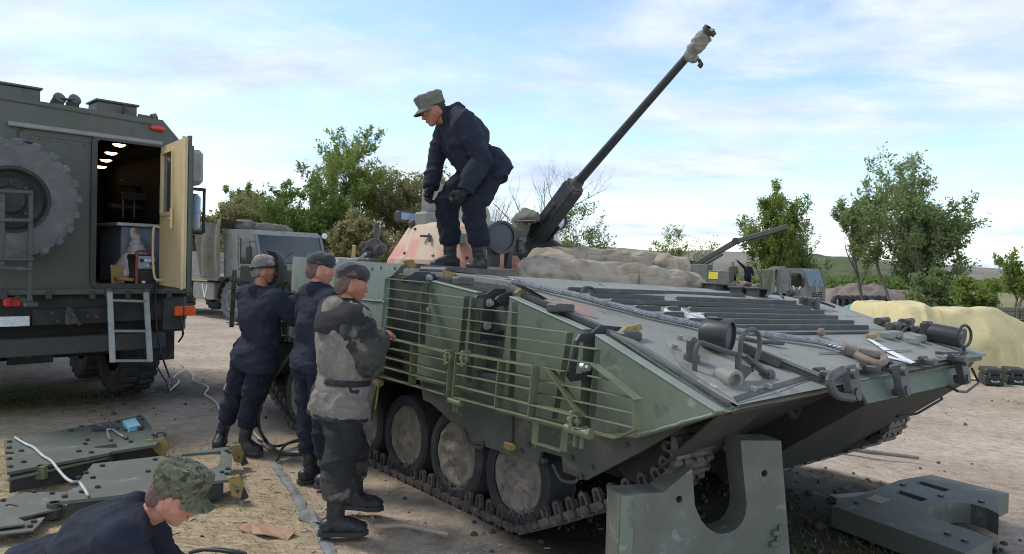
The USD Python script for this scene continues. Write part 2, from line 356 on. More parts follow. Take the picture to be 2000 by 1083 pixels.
mat('bark_pale', (.24, .20, .165), .9, (.16, .13, .105), 7.0, (.4, .7), bump=.4, bscale=25, stretch=(3, 3, .7))
mat('lens_glass', (.55, .58, .58), .08, spec=.8)
mat('lens_dark', (.06, .066, .08), .35, spec=.4)
mat('mirror_blue', (.16, .24, .32), .08, spec=.8)
mat('turret_primer', (.50, .36, .24), .6, (.52, .24, .165), 2.0, (.46, .56), (.42, .43, .38), 2.3, (.56, .61), .15, 30, col4=(.19, .19, .155), mix4=(.63, .68), scale4=3.6)
mat('spark', (.9, .8, .5), .5)
def skin(name, c):
    MT[name] = usdkit.material(stage, '/World/Looks/' + name, {
        'p': ('principled_bsdf', {'base_color': c, 'roughness': .5, 'subsurface_weight': .15, 'subsurface_scale': .01, 'specular_ior_level': .4}),
        'tc': ('texture_coordinate', {}), 'n': ('noise_texture', {'scale': 14.0, 'detail': 4.0}), 'n2': ('noise_texture', {'scale': 220.0}),
        'm': ('mix_color', {'a': c, 'b': tuple(A(c) * A([.82, .66, .6]))}), 'b': ('bump', {'strength': .15, 'distance': .003})},
        [('tc.object', 'n.vector'), ('tc.object', 'n2.vector'), ('n.fac', 'm.fac'), ('m.result', 'p.base_color'), ('n2.fac', 'b.height'), ('b.normal', 'p.normal')], surface='p.BSDF')
skin('skin', (.46, .235, .165)); skin('skin_tan', (.36, .165, .11))
def glass(name, tint, tr=.75):
    MT[name] = usdkit.material(stage, '/World/Looks/' + name, {
        't': ('transparent_bsdf', {'color': tint}), 'g': ('glossy_bsdf', {'color': (.9, .92, .95), 'roughness': .05}), 'f': ('fresnel', {'IOR': 1.5}),
        'a': ('math', {'math_type': 'multiply_add', 'value2': 1.2, 'value3': 1 - tr - .2, 'use_clamp': True}), 'm': ('mix_closure', {})},
        [('f.fac', 'a.value1'), ('a.value', 'm.fac'), ('t.BSDF', 'm.closure1'), ('g.BSDF', 'm.closure2')], surface='m.closure')
glass('window_glass', (.42, .46, .46), .79)
glass('window_green', (.30, .40, .36), .7)
MT['lamp_on'] = usdkit.material(stage, '/World/Looks/lamp_on', {'e': ('emission', {'color': (1.0, .55, .25), 'strength': 3.5})}, [], surface='e.emission')
def leaf(name, c1, c2, tr=.35):
    MT[name] = usdkit.material(stage, '/World/Looks/' + name, {
        'g': ('geometry', {}), 'tc': ('texture_coordinate', {}), 'n': ('noise_texture', {'scale': .45, 'detail': 3.0}),
        'ad': ('math', {'math_type': 'multiply_add', 'value2': .55}), 'nh': ('math', {'math_type': 'multiply', 'value2': .6}),
        'm': ('mix_color', {'a': c1, 'b': c2}),
        'p': ('principled_bsdf', {'roughness': .55, 'specular_ior_level': .3}), 'tl': ('translucent_bsdf', {}), 'mx': ('mix_closure', {'fac': tr})},
        [('tc.object', 'n.vector'), ('n.fac', 'nh.value1'), ('g.random_per_island', 'ad.value1'), ('nh.value', 'ad.value3'), ('ad.value', 'm.fac'),
         ('m.result', 'p.base_color'), ('m.result', 'tl.color'), ('p.BSDF', 'mx.closure1'), ('tl.BSDF', 'mx.closure2')], surface='mx.closure')
leaf('leaf_bright', (.16, .225, .04), (.34, .38, .10), .5); leaf('leaf_olive', (.20, .19, .075), (.37, .33, .16), .48)
leaf('leaf_dark', (.105, .165, .035), (.24, .275, .08), .5); leaf('leaf_silver', (.15, .21, .065), (.36, .40, .18), .5)
leaf('leaf_dry', (.26, .205, .10), (.40, .32, .17), .45); leaf('straw', (.33, .265, .155), (.52, .44, .28), .5); leaf('grass_green', (.09, .125, .03), (.24, .24, .08), .35)
# ------------------------------------------------------------------ ground
def blob(x, y, cx, cy, rx, ry, rot=0.0, soft=0.5):
    c, s = math.cos(rot), math.sin(rot); u = ((x - cx) * c + (y - cy) * s) / rx; v = (-(x - cx) * s + (y - cy) * c) / ry
    return np.clip((1 - np.sqrt(u * u + v * v)) / soft, 0, 1)
def masks(x, y):
    n = meshkit.fbm(np.stack([x * .9, y * .9, 0 * x], -1), 4, 3); n2 = meshkit.fbm(np.stack([x * 3, y * 3, 0 * x], -1), 3, 8)
    straw = blob(x, y, -3.9, 5.6, 2.9, 2.4, 0, .8) * 1.2 + blob(x, y, -1.9, 4.2, 1.35, 1.8, 0, .9) * 1.1 + .9 * blob(x, y, 9.6, 11.2, 2.4, 2.6, 0, .8)
    straw = np.clip(straw * (.45 + 1.3 * n), 0, 1)
    grass = blob(x, y, -6.2, 8.2, 2.3, 1.5, .5, .6) + blob(x, y, -4.9, 5.2, 1.3, 1.2, 0, .8) * .8 + blob(x, y, 2.3, 4.6, 1.1, .9, 0, .5) * 1.1 + blob(x, y, 9.6, 11.8, 1.8, 2.0, 0, .8) * .6 + 1.3 * np.clip((np.hypot(x, y) - 30) / 12, 0, 1)
    grass = np.clip(grass * (.2 + 1.6 * n), 0, 1)
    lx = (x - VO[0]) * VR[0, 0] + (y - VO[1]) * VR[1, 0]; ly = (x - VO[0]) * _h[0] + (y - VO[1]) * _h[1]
    under = np.clip(1.6 - np.abs(ly), 0, .5) * 2 * np.clip(3.7 - np.abs(lx - .4), 0, .6) / .6  # soil along the hull footprint, darkened to stand in for its shade
    soil = np.clip(under + blob(x, y, 2.7, 6.3, 1.25, .85, -.5, .35) * 1.3 + blob(x, y, -4.2, 9.6, 2.2, 2.2, 0, .8) * .75 + blob(x, y, 1.6, 5.0, 1.9, 1.7, 0, .4) * 1.2, 0, 1)  # blobs by the nose paint the vehicle's shade into real dark soil
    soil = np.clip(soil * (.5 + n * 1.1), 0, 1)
    return straw, grass, soil, n, n2
def axis(lo, hi, dense, step):
    a = [dense[0]]
    while a[-1] < dense[1]: a.append(a[-1] + step)
    s = step
    while a[-1] < hi: s *= 1.09; a.append(a[-1] + s)
    s = step; b = [a[0]]
    while b[-1] > lo: s *= 1.09; b.append(b[-1] - s)
    return A(b[:0:-1] + a)
gx, gy = axis(-900, 900, (-7.5, 8.5), .045), axis(-120, 1500, (2.6, 10.5), .045)
GX, GY = np.meshgrid(gx, gy, indexing='ij')
straw, grass, soil, n1, n2 = masks(GX, GY)
def lumps(x, y):
    p = np.stack([x, y, 0 * x], -1)
    fall = 1 / (1 + (np.hypot(x, y - 6) / 18) ** 2)
    return fall * ((meshkit.fbm(p * 1.1, 3, 21) - .5) * .05 + (meshkit.fbm(p * 5.5, 3, 22) - .5) * .028) + 0.0
lx_ = (GX - VO[0]) * VR[0, 0] + (GY - VO[1]) * VR[1, 0]; ly_ = (GX - VO[0]) * _h[0] + (GY - VO[1]) * _h[1]
calm = np.clip(1.9 - np.abs(ly_), 0, .4) / .4 * np.clip(3.0 - np.abs(lx_), 0, .4) / .4
rut = 0.028 * np.sin(GX * 1.9 + GY * .45) * np.clip((GY - 8.5) / 4, 0, 1) * np.clip((30 - GY) / 10, 0, 1) * (GX > 2)
GZ = gz(GX, GY) + lumps(GX, GY) * (1 - calm * .85) - .025 + soil * (meshkit.fbm(np.stack([GX * 9, GY * 9, 0 * GX], -1), 3, 4) - .45) * .05 * (1 - calm) + rut
def gheight(x, y): return float(gz(x, y))
ground = rows(None, None, np.stack([GX, GY, GZ], -1))
usdkit.material(stage, '/World/Looks/ground_look', {
    'at': ('attribute', {'attribute': 'mask'}), 'sc': ('separate_color', {}), 'g': ('geometry', {}),
    'n1': ('noise_texture', {'scale': .55, 'detail': 7.0, 'roughness': .65}), 'n2': ('noise_texture', {'scale': 9.0, 'detail': 6.0, 'roughness': .7}), 'n3': ('noise_texture', {'scale': 46.0, 'detail': 4.0, 'roughness': .7}),
    'st': ('mapping', {'scale': (6.0, 30.0, 6.0), 'rotation': (0, 0, .35)}), 'n4': ('noise_texture', {'scale': 1.0, 'detail': 4.0, 'roughness': .6, 'distortion': .8}),
    'dirt': ('rgb_ramp', {'ramp': [(.3, (.32, .25, .185)), (.5, (.42, .335, .255)), (.68, (.50, .41, .32))]}),
    'd2': ('rgb_ramp', {'ramp': [(.3, (.55, .53, .52)), (.5, (.95, .95, .95)), (.72, (1.22, 1.2, 1.17))]}),
    'd3': ('rgb_ramp', {'ramp': [(.33, (.66, .64, .62)), (.5, (1, 1, 1)), (.68, (1.16, 1.15, 1.13))]}),
    'mul': ('mix_color', {'blend_type': 'multiply', 'fac': .85, 'use_clamp': False}), 'mul2': ('mix_color', {'blend_type': 'multiply', 'fac': .8, 'use_clamp': False}),
    'sc_': ('rgb_ramp', {'ramp': [(.3, (.21, .16, .095)), (.5, (.36, .28, .175)), (.7, (.48, .39, .265))]}), 'ms': ('mix_color', {}),
    'gc': ('rgb_ramp', {'ramp': [(.3, (.085, .09, .033)), (.5, (.175, .165, .065)), (.7, (.30, .26, .12))]}), 'mg': ('mix_color', {}),
    'so': ('rgb_ramp', {'ramp': [(.3, (.028, .025, .018)), (.55, (.058, .050, .036)), (.75, (.12, .098, .072))]}), 'mso': ('mix_color', {}),  # very dark soil tones, also carrying painted shade around the vehicle
    'ad': ('math', {'math_type': 'multiply_add', 'value2': .5}), 'b1': ('bump', {'strength': .7, 'distance': .035}), 'p': ('principled_bsdf', {'roughness': .95, 'specular_ior_level': .15})},
    [('at.color', 'sc.color'), ('g.position', 'n1.vector'), ('g.position', 'n2.vector'), ('g.position', 'n3.vector'), ('g.position', 'st.vector'), ('st.vector', 'n4.vector'),
     ('n1.fac', 'dirt.fac'), ('n2.fac', 'd2.fac'), ('n3.fac', 'd3.fac'), ('dirt.color', 'mul.a'), ('d2.color', 'mul.b'), ('mul.result', 'mul2.a'), ('d3.color', 'mul2.b'),
     ('n4.fac', 'sc_.fac'), ('mul2.result', 'ms.a'), ('sc_.color', 'ms.b'), ('sc.r', 'ms.fac'), ('n4.fac', 'gc.fac'), ('ms.result', 'mg.a'), ('gc.color', 'mg.b'), ('sc.g', 'mg.fac'),
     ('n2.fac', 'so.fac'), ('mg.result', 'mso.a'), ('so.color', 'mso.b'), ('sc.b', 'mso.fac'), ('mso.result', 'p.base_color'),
     ('n3.fac', 'ad.value1'), ('n2.fac', 'ad.value3'), ('ad.value', 'b1.height'), ('b1.normal', 'p.normal')], surface='p.BSDF')
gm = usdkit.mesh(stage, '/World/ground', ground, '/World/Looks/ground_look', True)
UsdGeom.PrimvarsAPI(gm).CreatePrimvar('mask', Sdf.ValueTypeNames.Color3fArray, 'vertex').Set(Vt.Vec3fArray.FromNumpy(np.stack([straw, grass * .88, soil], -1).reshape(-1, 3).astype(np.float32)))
data('/World/ground', kind='structure')

# hills far off
mat('field_far', (.21, .19, .15), .95, (.16, .155, .11), .02, (.4, .6), coords='position')
mat('hill_green', (.085, .105, .045), .95, (.12, .125, .06), .08, (.4, .65), (.05, .07, .03), .3, (.5, .65), coords='position')
def hill(name, cx, cy, L, D, h, rot, m, seed):
    u = np.linspace(-1, 1, 70); v = np.linspace(-1, 1, 30); U, W = np.meshgrid(u, v, indexing='ij')
    H = h * np.clip(1 - np.abs(U) ** 2.5, 0, 1) * np.clip(1 - W ** 2, 0, 1) ** .8
    H = H * (.7 + .6 * meshkit.fbm(np.stack([U * 4, W * 2, 0 * U], -1), 3, seed)) - .4
    X = U * L; Y = W * D; c, s = math.cos(rot), math.sin(rot)
    structure(name, rows(0, 0, np.stack([cx + X * c - Y * s, cy + X * s + Y * c, H], -1)), MT[m], True)
hill('hill', 70, 330, 190, 60, 10.0, 0, 'field_far', 2)
hill('hill', 66, 150, 26, 16, 5.2, -.2, 'hill_green', 5)
hill('hill', 240, 420, 260, 60, 4.0, .0, 'field_far', 6)
# grass, straw and clods close by
def scatter(count, keep, seed, region=((-7.5, 9), (2.7, 12.5))):
    r = np.random.default_rng(seed); x = r.uniform(*region[0], count); y = r.uniform(*region[1], count)
    st, gr, so, a, b = masks(x, y); k = r.uniform(size=count) < keep(st, gr, so, a, b, x, y); return x[k], y[k], r
def ground_z(x, y):
    i = np.clip(np.searchsorted(gx, x) - 1, 0, len(gx) - 2); j = np.clip(np.searchsorted(gy, y) - 1, 0, len(gy) - 2)
    return .5 * (GZ[i, j] + GZ[i + 1, j + 1])
def blades(x, y, r, hlo, hhi, w, lean):
    n = len(x); z = ground_z(x, y); a = r.uniform(0, 2 * np.pi, n); h = r.uniform(hlo, hhi, n); l = r.uniform(*lean, n) * h
    b = a + np.pi / 2 + r.normal(0, .25, n); dx, dy = np.cos(b) * l, np.sin(b) * l; wx, wy = np.cos(a) * w, np.sin(a) * w
    up = np.sqrt(np.maximum(h * h - l * l, 0)) + .004
    P = np.stack([np.stack([x - wx, y - wy, z - .004], -1), np.stack([x + wx, y + wy, z - .004], -1),
                  np.stack([x + dx * .5 + wx * .8, y + dy * .5 + wy * .8, z + up * .62], -1), np.stack([x + dx, y + dy, z + up * .9], -1)], 1)
    i = np.arange(n)[:, None] * 4
    return tri((P.reshape(-1, 3), np.vstack([i + [0, 1, 2], i + [0, 2, 3]])))
x, y, r = scatter(260000, lambda st, gr, so, a, b, X, Y: st * .55 * np.clip(1.25 - Y / 10, .15, 1), 1)
structure('straw_litter', blades(x, y, r, .018, .06, .0016, (.8, .985)), MT['straw'], kind='stuff', label='dry straw and chaff strewn over the ground at the front left', cat='straw')
x, y, r = scatter(90000, lambda st, gr, so, a, b, X, Y: np.clip(gr * 1.2 - .22, 0, 1) * .55, 2)
structure('ground_grass', blades(x, y, r, .03, .085, .0025, (.2, .9)), MT['grass_green'], kind='stuff', label='short patchy green grass growing out of the dry ground', cat='grass')
x, y, r = scatter(16000, lambda st, gr, so, a, b, X, Y: .008 + .55 * so * (Y < 8.5), 3)
def clods(x, y, r):
    ic = trimesh.creation.icosphere(subdivisions=1); L = []
    for px, py, s in zip(x, y, r.gamma(2.0, .0055, len(x)) + .004):
        v = ic.vertices * (1 + .5 * (r.random((len(ic.vertices), 1)) - .5)) * s * r.uniform(.6, 1.2, 3) + [px, py, float(ground_z(A([px]), A([py]))[0]) + s * .2]
        L.append((v, ic.faces))
    n = len(ic.vertices); return tri((np.vstack([v for v, f in L]), np.vstack([f + k * n for k, (v, f) in enumerate(L)])))
mat('clod', (.05, .042, .032), .95, (.09, .074, .058), 8.0, (.4, .65), bump=.3, bscale=60)
structure('soil_clods', clods(x, y, r), MT['clod'], True, kind='stuff', label='loose clods of churned soil beside the tracked vehicle', cat='soil')
# ------------------------------------------------------------------ the tracked armoured vehicle (in its own frame: x forward, y left, z up)
veh = thing('armoured_vehicle', 'green tracked armoured fighting vehicle under repair with raised gun and slat screens', 'armoured vehicle', VM)
def glac(x, y):
    u = (np.asarray(y) + 1.43) / 2.88
    return (1.09 + .317 * (3.38 - np.asarray(x))) * (1 - u) + np.minimum(1.27 + .285 * (3.52 - np.asarray(x)), 1.597 + .07 * (2.4 - np.asarray(x))) * u
def GL(px, py, off=0.0):
    d = VR.T @ ray(px, py); o = VR.T @ (C0 - VO); lo, hi = 3.0, 9.5
    for _ in range(50):
        t = .5 * (lo + hi); p = o + d * t
        if p[2] - off > glac(p[0], p[1]): lo = t
        else: hi = t
    return o + d * hi
def loft(pr, pl, yr, yl):
    pr, pl = A(pr, float), A(pl, float); n = len(pr)
    v = np.vstack([np.c_[pr[:, 0], np.full(n, yr), pr[:, 1]], np.c_[pl[:, 0], np.full(n, yl), pl[:, 1]]])
    f = []
    for i in range(n):
        j = (i + 1) % n; f += [(i, j, n + j), (i, n + j, n + i)]
    m = trimesh.creation.triangulate_polygon(Polygon(pr), engine='earcut')
    idx = [int(np.argmin(((pr - q) ** 2).sum(1))) for q in m[0]]
    for a, b, c in m[1]: f += [(idx[a], idx[b], idx[c]), (n + idx[c], n + idx[b], n + idx[a])]
    t = trimesh.Trimesh(v, f, process=False); t.fix_normals(); return t
def slab(pts, thick, up=(0, 0, 1)):               # a plate through the given outline points
    pts = A(pts, float); up = A(up, float)
    n = len(pts); poly = Polygon(pts[:, :2]); vv, ff = trimesh.creation.triangulate_polygon(poly, engine='earcut')
    idx = [int(np.argmin(((pts[:, :2] - q) ** 2).sum(1))) for q in vv]
    v = np.vstack([pts, pts - up * thick]); f = []
    for a, b, c in ff: f += [(idx[a], idx[b], idx[c]), (n + idx[c], n + idx[b], n + idx[a])]
    for i in range(n):
        j = (i + 1) % n; f += [(i, j, n + j), (i, n + j, n + i)]
    t = trimesh.Trimesh(v, f, process=False); t.fix_normals(); return t
# hull
hr = [(-3.25, .98), (-3.3, 1.66), (.80, 1.675), (1.55, 1.63), (2.25, 1.42), (3.38, 1.065), (3.30, 1.03), (2.7, .98)]
hl = [(-3.25, .98), (-3.3, 1.68), (.85, 1.67), (1.55, 1.63), (2.38, 1.575), (3.52, 1.245), (3.44, 1.20), (2.7, .98)]
part(veh, 'upper_hull', loft(hr, hl, -1.43, 1.45), MT['deck_grey'])
yy_, ss_ = np.meshgrid(np.linspace(-1.43, 1.45, 25), np.linspace(0, 1, 25), indexing='ij'); xx_ = 1.56 + (3.385 + .14 * (yy_ + 1.43) / 2.88 - 1.56) * ss_
dk = rows(0, 0, np.stack([xx_, yy_, glac(xx_, yy_)], -1)); dk = dk if dk.face_normals[:, 2].mean() > 0 else trimesh.Trimesh(dk.vertices, dk.faces[:, ::-1], process=False)
part(veh, 'hull_side', prism(Polygon([(-3.2, 1.0), (2.62, 1.0), (2.62, 1.28), (1.56, 1.60), (.8, 1.64), (-3.25, 1.62)]), (0, -1.432, 0), (1, 0, 0), (0, 0, 1), .006), MT['skirt_green'])
part(veh, 'glacis_plate', dk, MT['deck_grey'], 20)
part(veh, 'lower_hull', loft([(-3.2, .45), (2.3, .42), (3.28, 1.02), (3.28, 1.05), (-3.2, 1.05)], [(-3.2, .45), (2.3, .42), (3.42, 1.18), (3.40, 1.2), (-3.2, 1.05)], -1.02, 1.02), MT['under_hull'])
part(veh, 'bow_armour', loft([(3.33, 1.13), (3.44, 1.15), (3.51, 1.04), (2.6, .36), (2.45, .5)], [(3.32, 1.22), (3.41, 1.245), (3.49, 1.09), (2.65, .40), (2.45, .55)], -.32, 1.32), MT['under_hull'])  # dark colour stands in for shade on the lower bow faces
part(veh, 'bow_strip', MB().add(trimesh.Trimesh([(3.446, -.32, 1.153), (3.516, -.32, 1.043), (3.496, 1.32, 1.093), (3.416, 1.32, 1.248), (3.43, -.32, 1.14), (3.50, -.32, 1.035), (3.48, 1.32, 1.085), (3.40, 1.32, 1.24)], [(0, 1, 2), (0, 2, 3), (4, 6, 5), (4, 7, 6), (0, 4, 5), (0, 5, 1), (3, 2, 6), (3, 6, 7), (0, 3, 7), (0, 7, 4), (1, 5, 6), (1, 6, 2)], process=False)), MT['armour_green'])  # front face of the bow in its unshaded green
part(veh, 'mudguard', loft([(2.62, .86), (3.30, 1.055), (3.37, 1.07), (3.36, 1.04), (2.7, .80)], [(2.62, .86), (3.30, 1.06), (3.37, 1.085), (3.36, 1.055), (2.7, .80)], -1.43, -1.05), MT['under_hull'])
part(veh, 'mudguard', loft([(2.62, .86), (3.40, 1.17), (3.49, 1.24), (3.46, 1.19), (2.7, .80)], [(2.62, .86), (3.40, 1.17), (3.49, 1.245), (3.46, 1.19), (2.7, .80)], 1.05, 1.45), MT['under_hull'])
for y0, y1, x0 in ((-1.5, -1.02, 0.), (1.02, 1.48, .12)):
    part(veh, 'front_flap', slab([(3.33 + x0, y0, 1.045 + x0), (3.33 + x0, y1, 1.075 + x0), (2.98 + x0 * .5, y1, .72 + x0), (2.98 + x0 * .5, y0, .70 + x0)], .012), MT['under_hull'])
# paler worn sheet of the right front corner and the nose lip
cor = [GL(*p, off=.006) for p in [(1300, 668), (1345, 655), (1448, 700), (1590, 737), (1520, 765), (1442, 786), (1330, 716)]]
part(veh, 'nose_corner', slab(cor, .005), MT['bare_rust'], label='bare rust stained right front corner plate')
lip = [GL(*p, off=.012) for p in [(1440, 783), (1590, 736), (1760, 712), (1918, 696), (1915, 690), (1750, 706), (1585, 729), (1432, 775)]]
part(veh, 'nose_lip', slab(lip, .03), MT['dark_steel'])
van_ = [GL(*p, off=o) for p, o in [((1452, 668), .07), ((1490, 652), .035), ((1700, 650), .03), ((1790, 648), .03), ((1926, 691), .035), ((1750, 707), .045), ((1598, 729), .06)]]
part(veh, 'trim_vane', slab(van_, .018), MT['deck_grey'])
b = MB(); e0, e1 = van_[0] - A([0, 0, .02]), van_[6] - A([0, 0, .02])
b.bar(e0 + [0, .03, -.02], e1 + [0, .03, -.02], .05, .05); b.bar(e0 + [.0, -.02, -.005], (e0 * .45 + e1 * .55) + [0, -.03, -.005], .03, .05)
part(veh, 'vane_edge', b, MT['dark_steel'])
for px, py in [(1610, 727), (1700, 717), (1745, 710), (1812, 704), (1870, 698)]:
    p = GL(px, py, .06); b = MB(); b.box(p - [.05, .035, .03], p + [.05, .035, .01], .008); b.cyl(p + [-.03, -.05, .01], p + [-.03, .05, .01], .014, n=10)
    part(veh, 'vane_hinge', b, MT['dark_steel'])
p, q = GL(1470, 652, .045), GL(1695, 649, .04); part(veh, 'vane_joint', bar(p, q, .018, .014), MT['dark_steel'])
p, q = GL(1600, 690, .055), GL(1780, 684, .05); part(veh, 'vane_seam', bar(p, q, .008, .008), MT['deck_grey'])
ribs = [((1110, 566), (1454, 578)), ((1154, 577), (1297, 583)), ((1322, 584), (1555, 592)), ((1194, 589), (1583, 601.5)), ((1243, 602), (1290, 603)), ((1306, 603.6), (1329, 604.4)),
        ((1349, 605), (1609, 610.5)), ((1298, 614.5), (1335, 615.4)), ((1376, 616), (1636, 621)), ((1347, 627), (1386, 628)), ((1409, 628), (1667, 630.5)), ((1436, 640), (1695, 640))]
for a_, b_ in ribs:
    p, q = GL(*a_, off=.012), GL(*b_, off=.012)
    r_b = part(veh, 'rib', bar(p, q, .022, .036, bev=.006), MT['dark_steel']); part(r_b, 'rib_top', bar(p + [-.024, .01, .0], q + [-.024, -.01, .0], .034, .035, bev=.006), MT['deck_grey'])
mat('scuffed_deck', (.30, .30, .29), .45, (.72, .73, .71), 7.0, (.47, .56), bump=.1)
for poly in ([(1248, 606), (1275, 600), (1262, 596), (1242, 598)], [(1300, 599), (1318, 596), (1330, 601), (1345, 612), (1312, 613), (1296, 608)], [(1336, 612), (1372, 611), (1378, 624), (1392, 634), (1366, 632), (1342, 624)], [(1385, 626), (1408, 630), (1398, 641), (1380, 636)]):
    part(veh, 'scraped_paint', slab([GL(*p, off=.004) for p in poly], .003), MT['scuffed_deck'])
part(veh, 'white_stripe', slab([GL(*p, off=.052) for p in [(1694, 662), (1702, 662), (1732, 680), (1788, 708), (1776, 709), (1728, 685)]], .003), MT['white_scuff'])
part(veh, 'white_stripe', slab([GL(*p, off=.056) for p in [(1725, 696), (1733, 695), (1786, 707), (1780, 710)]], .003), MT['white_scuff'])
# side: armour panels, brackets, skirt
def sidep(name, pts, y0, y1, m, bev=True):
    return part(veh, name, prism(Polygon(pts), (0, y0, 0), (1, 0, 0), (0, 0, 1), -(abs(y1 - y0)) if False else abs(y1 - y0)) if y1 < y0 else prism(Polygon(pts), (0, y1, 0), (1, 0, 0), (0, 0, 1), abs(y1 - y0)), m)
sidep('side_panel', [(.70, .85), (1.41, .85), (1.41, 1.535), (.70, 1.61)], -1.44, -1.56, MT['armour_green'])
sidep('side_panel', [(1.72, .78), (2.47, .78), (2.47, 1.37), (1.79, 1.525)], -1.44, -1.58, MT['armour_green'])
sidep('side_panel', [(2.58, .80), (2.91, .85), (3.39, 1.062), (2.58, 1.352)], -1.44, -1.60, MT['armour_green'])
def strip(p, q, y0, y1, m, nm='panel_edge'):
    a0 = A([p[0], (y0 + y1) / 2, p[1] + .006]); a1 = A([q[0], (y0 + y1) / 2, q[1] + .006]); part(veh, nm, bar(a0, a1, abs(y1 - y0), .010, bev=.003), m)
strip((.70, 1.61), (1.41, 1.535), -1.565, -1.50, MT['armour_edge']); strip((1.79, 1.525), (2.47, 1.37), -1.585, -1.51, MT['armour_edge']); strip((2.58, 1.352), (3.385, 1.063), -1.605, -1.53, MT['armour_edge'])
for p, q, yy in (((.72, 1.63), (1.45, 1.555), -1.455), ((1.80, 1.545), (2.5, 1.385), -1.455), ((2.56, 1.372), (3.36, 1.085), -1.47)): part(veh, 'edge_channel', bar((p[0], yy, p[1]), (q[0], yy, q[1]), .045, .03), MT['dark_steel'])
part(veh, 'nose_side_plate', slab([V(1190, 655, 1, -1.5) + [0, 0, .02], V(1240, 668, 1, -1.42) + [0, 0, .01], V(1448, 797, 1, -1.36) + [0, 0, .01], V(1416, 803, 1, -1.5) + [0, 0, .012]], .012), MT['armour_green'])
part(veh, 'side_panel', MB().add(prism(Polygon([(-1.5, .98), (.30, .86), (.335, 1.60), (.44, 1.625), (.60, 1.72), (-1.5, 1.765)]), (0, -1.62, 0), (1, 0, 0), (0, 0, 1), .05)), MT['armour_pale'], label='large pale green flat side plate with bolt holes behind the slat screens')
for px, py in [(727, 526), (744, 524), (771, 525), (784, 524), (774, 534), (785, 532), (792, 522)]: 
    p = V(px, py, 1, -1.672); part(veh, 'bolt_hole', cyl(p, p + [0, .004, 0], .012, n=10), MT['black_steel'])
sidep('hanging_flap', [(-.45, .52), (.10, .42), (.27, .86), (.30, .92), (-.45, .97)], -1.59, -1.63, MT['skirt_green'])
sk = Polygon([(.62, 1.0), (.75, .70), (.86, .69), (1.22, .575), (1.30, .575), (1.38, .50), (1.47, .51), (2.08, .515), (2.10, .60), (2.28, .605), (2.30, .52), (2.49, .515), (2.89, .77), (3.16, .96), (2.9, 1.0)])
part(veh, 'skirt', prism(sk, (0, -1.50, 0), (1, 0, 0), (0, 0, 1), .02), MT['skirt_green'])
part(veh, 'skirt_seam', MB().bar(V(1003, 780, 1, -1.525), V(1001, 868, 1, -1.525), .012, .008), MT['black_steel'])
for a_, b_ in (((905, 838), (938, 872)), ((1080, 908), (1122, 938))):
    p, q = V(*a_, 1, -1.53), V(*b_, 1, -1.53); part(veh, 'step_rim', tube(spline([p, p * .6 + q * .4 - [0, 0, .05], q + [0, 0, -.01], q + [.03, 0, .02]], 6), .010, 6), MT['dark_steel'])
for px, py in [(945, 866), (1035, 868), (1118, 895), (1158, 912), (1225, 870), (1138, 932), (1065, 900), (1020, 880)]:
    p = V(px, py, 1, -1.52); part(veh, 'bolt', cyl(p + [0, .01, 0], p - [0, .02, 0], .016, n=8), MT['dark_steel'])
p = V(998, 872, 1, -1.53); part(veh, 'brass_latch', MB().box(p - [.05, .03, .02], p + [.05, .01, .025], .01).cyl(p + [.03, -.04, 0], p + [.03, .01, 0], .018, n=10), MT['brass_yellow'])
sidep('dark_recess', [(.36, .86), (.69, .86), (.69, 1.60), (.36, 1.63)], -1.44, -1.47, MT['dark_steel'])
# black brackets that carry the screens: plates standing out from the side, in the plane x = const
def bracket(x, pxs, hole=None, m='black_steel'):
    P = [V(px, py, 0, x)[1:] for px, py in pxs]; po = Polygon(P)
    if hole: po = po.difference(Polygon([V(px, py, 0, x)[1:] for px, py in hole]))
    part(veh, 'bracket', prism(po, (x, 0, 0), (0, 1, 0), (0, 0, 1), .018), MT[m])
bracket(.78, [(783, 543), (800, 537), (809, 531), (838, 532), (846, 545), (846, 562), (842, 640), (830, 650), (830, 560), (783, 552)])
bracket(1.55, [(924, 584), (930, 577), (947, 575), (962, 564), (1004, 565), (1010, 573), (1012, 585), (990, 592), (986, 640), (978, 664), (942, 664), (930, 668), (926, 640)], [(965, 600), (984, 596), (982, 645), (960, 648)])
bracket(1.62, [(965, 585), (972, 578), (990, 571), (1012, 572), (1022, 585), (1020, 600), (1006, 596), (975, 596)])
bracket(2.50, [(1122, 665), (1130, 652), (1152, 650), (1170, 635), (1232, 641), (1228, 652), (1186, 653), (1172, 672), (1168, 738), (1112, 745), (1106, 735)], [(1128, 668), (1162, 668), (1156, 728), (1120, 730)])
for px, py, x in [(837, 543, .77), (1011, 582, 1.60), (1142, 718, 2.48), (1005, 606, 1.6), (832, 606, .77), (950, 637, 1.54), (955, 592, 1.54)]:
    p = V(px, py, 0, x + .03); part(veh, 'bolt', MB().cyl(p - [.02, 0, 0], p + [.035, 0, 0], .018, n=6).cyl(p - [.02, 0, 0], p + [.008, 0, 0], .028, n=14), MT['bright_metal'])
for a_, b_, y in (((822, 536), (846, 540), -1.5), ((1022, 580), (1046, 586), -1.44), ((868, 540), (895, 545), -1.35)):
    p, q = V(*a_, 1, y), V(*b_, 1, y); part(veh, 'clamp_rod', cyl(p, q, .022, n=12), MT['dark_steel'])
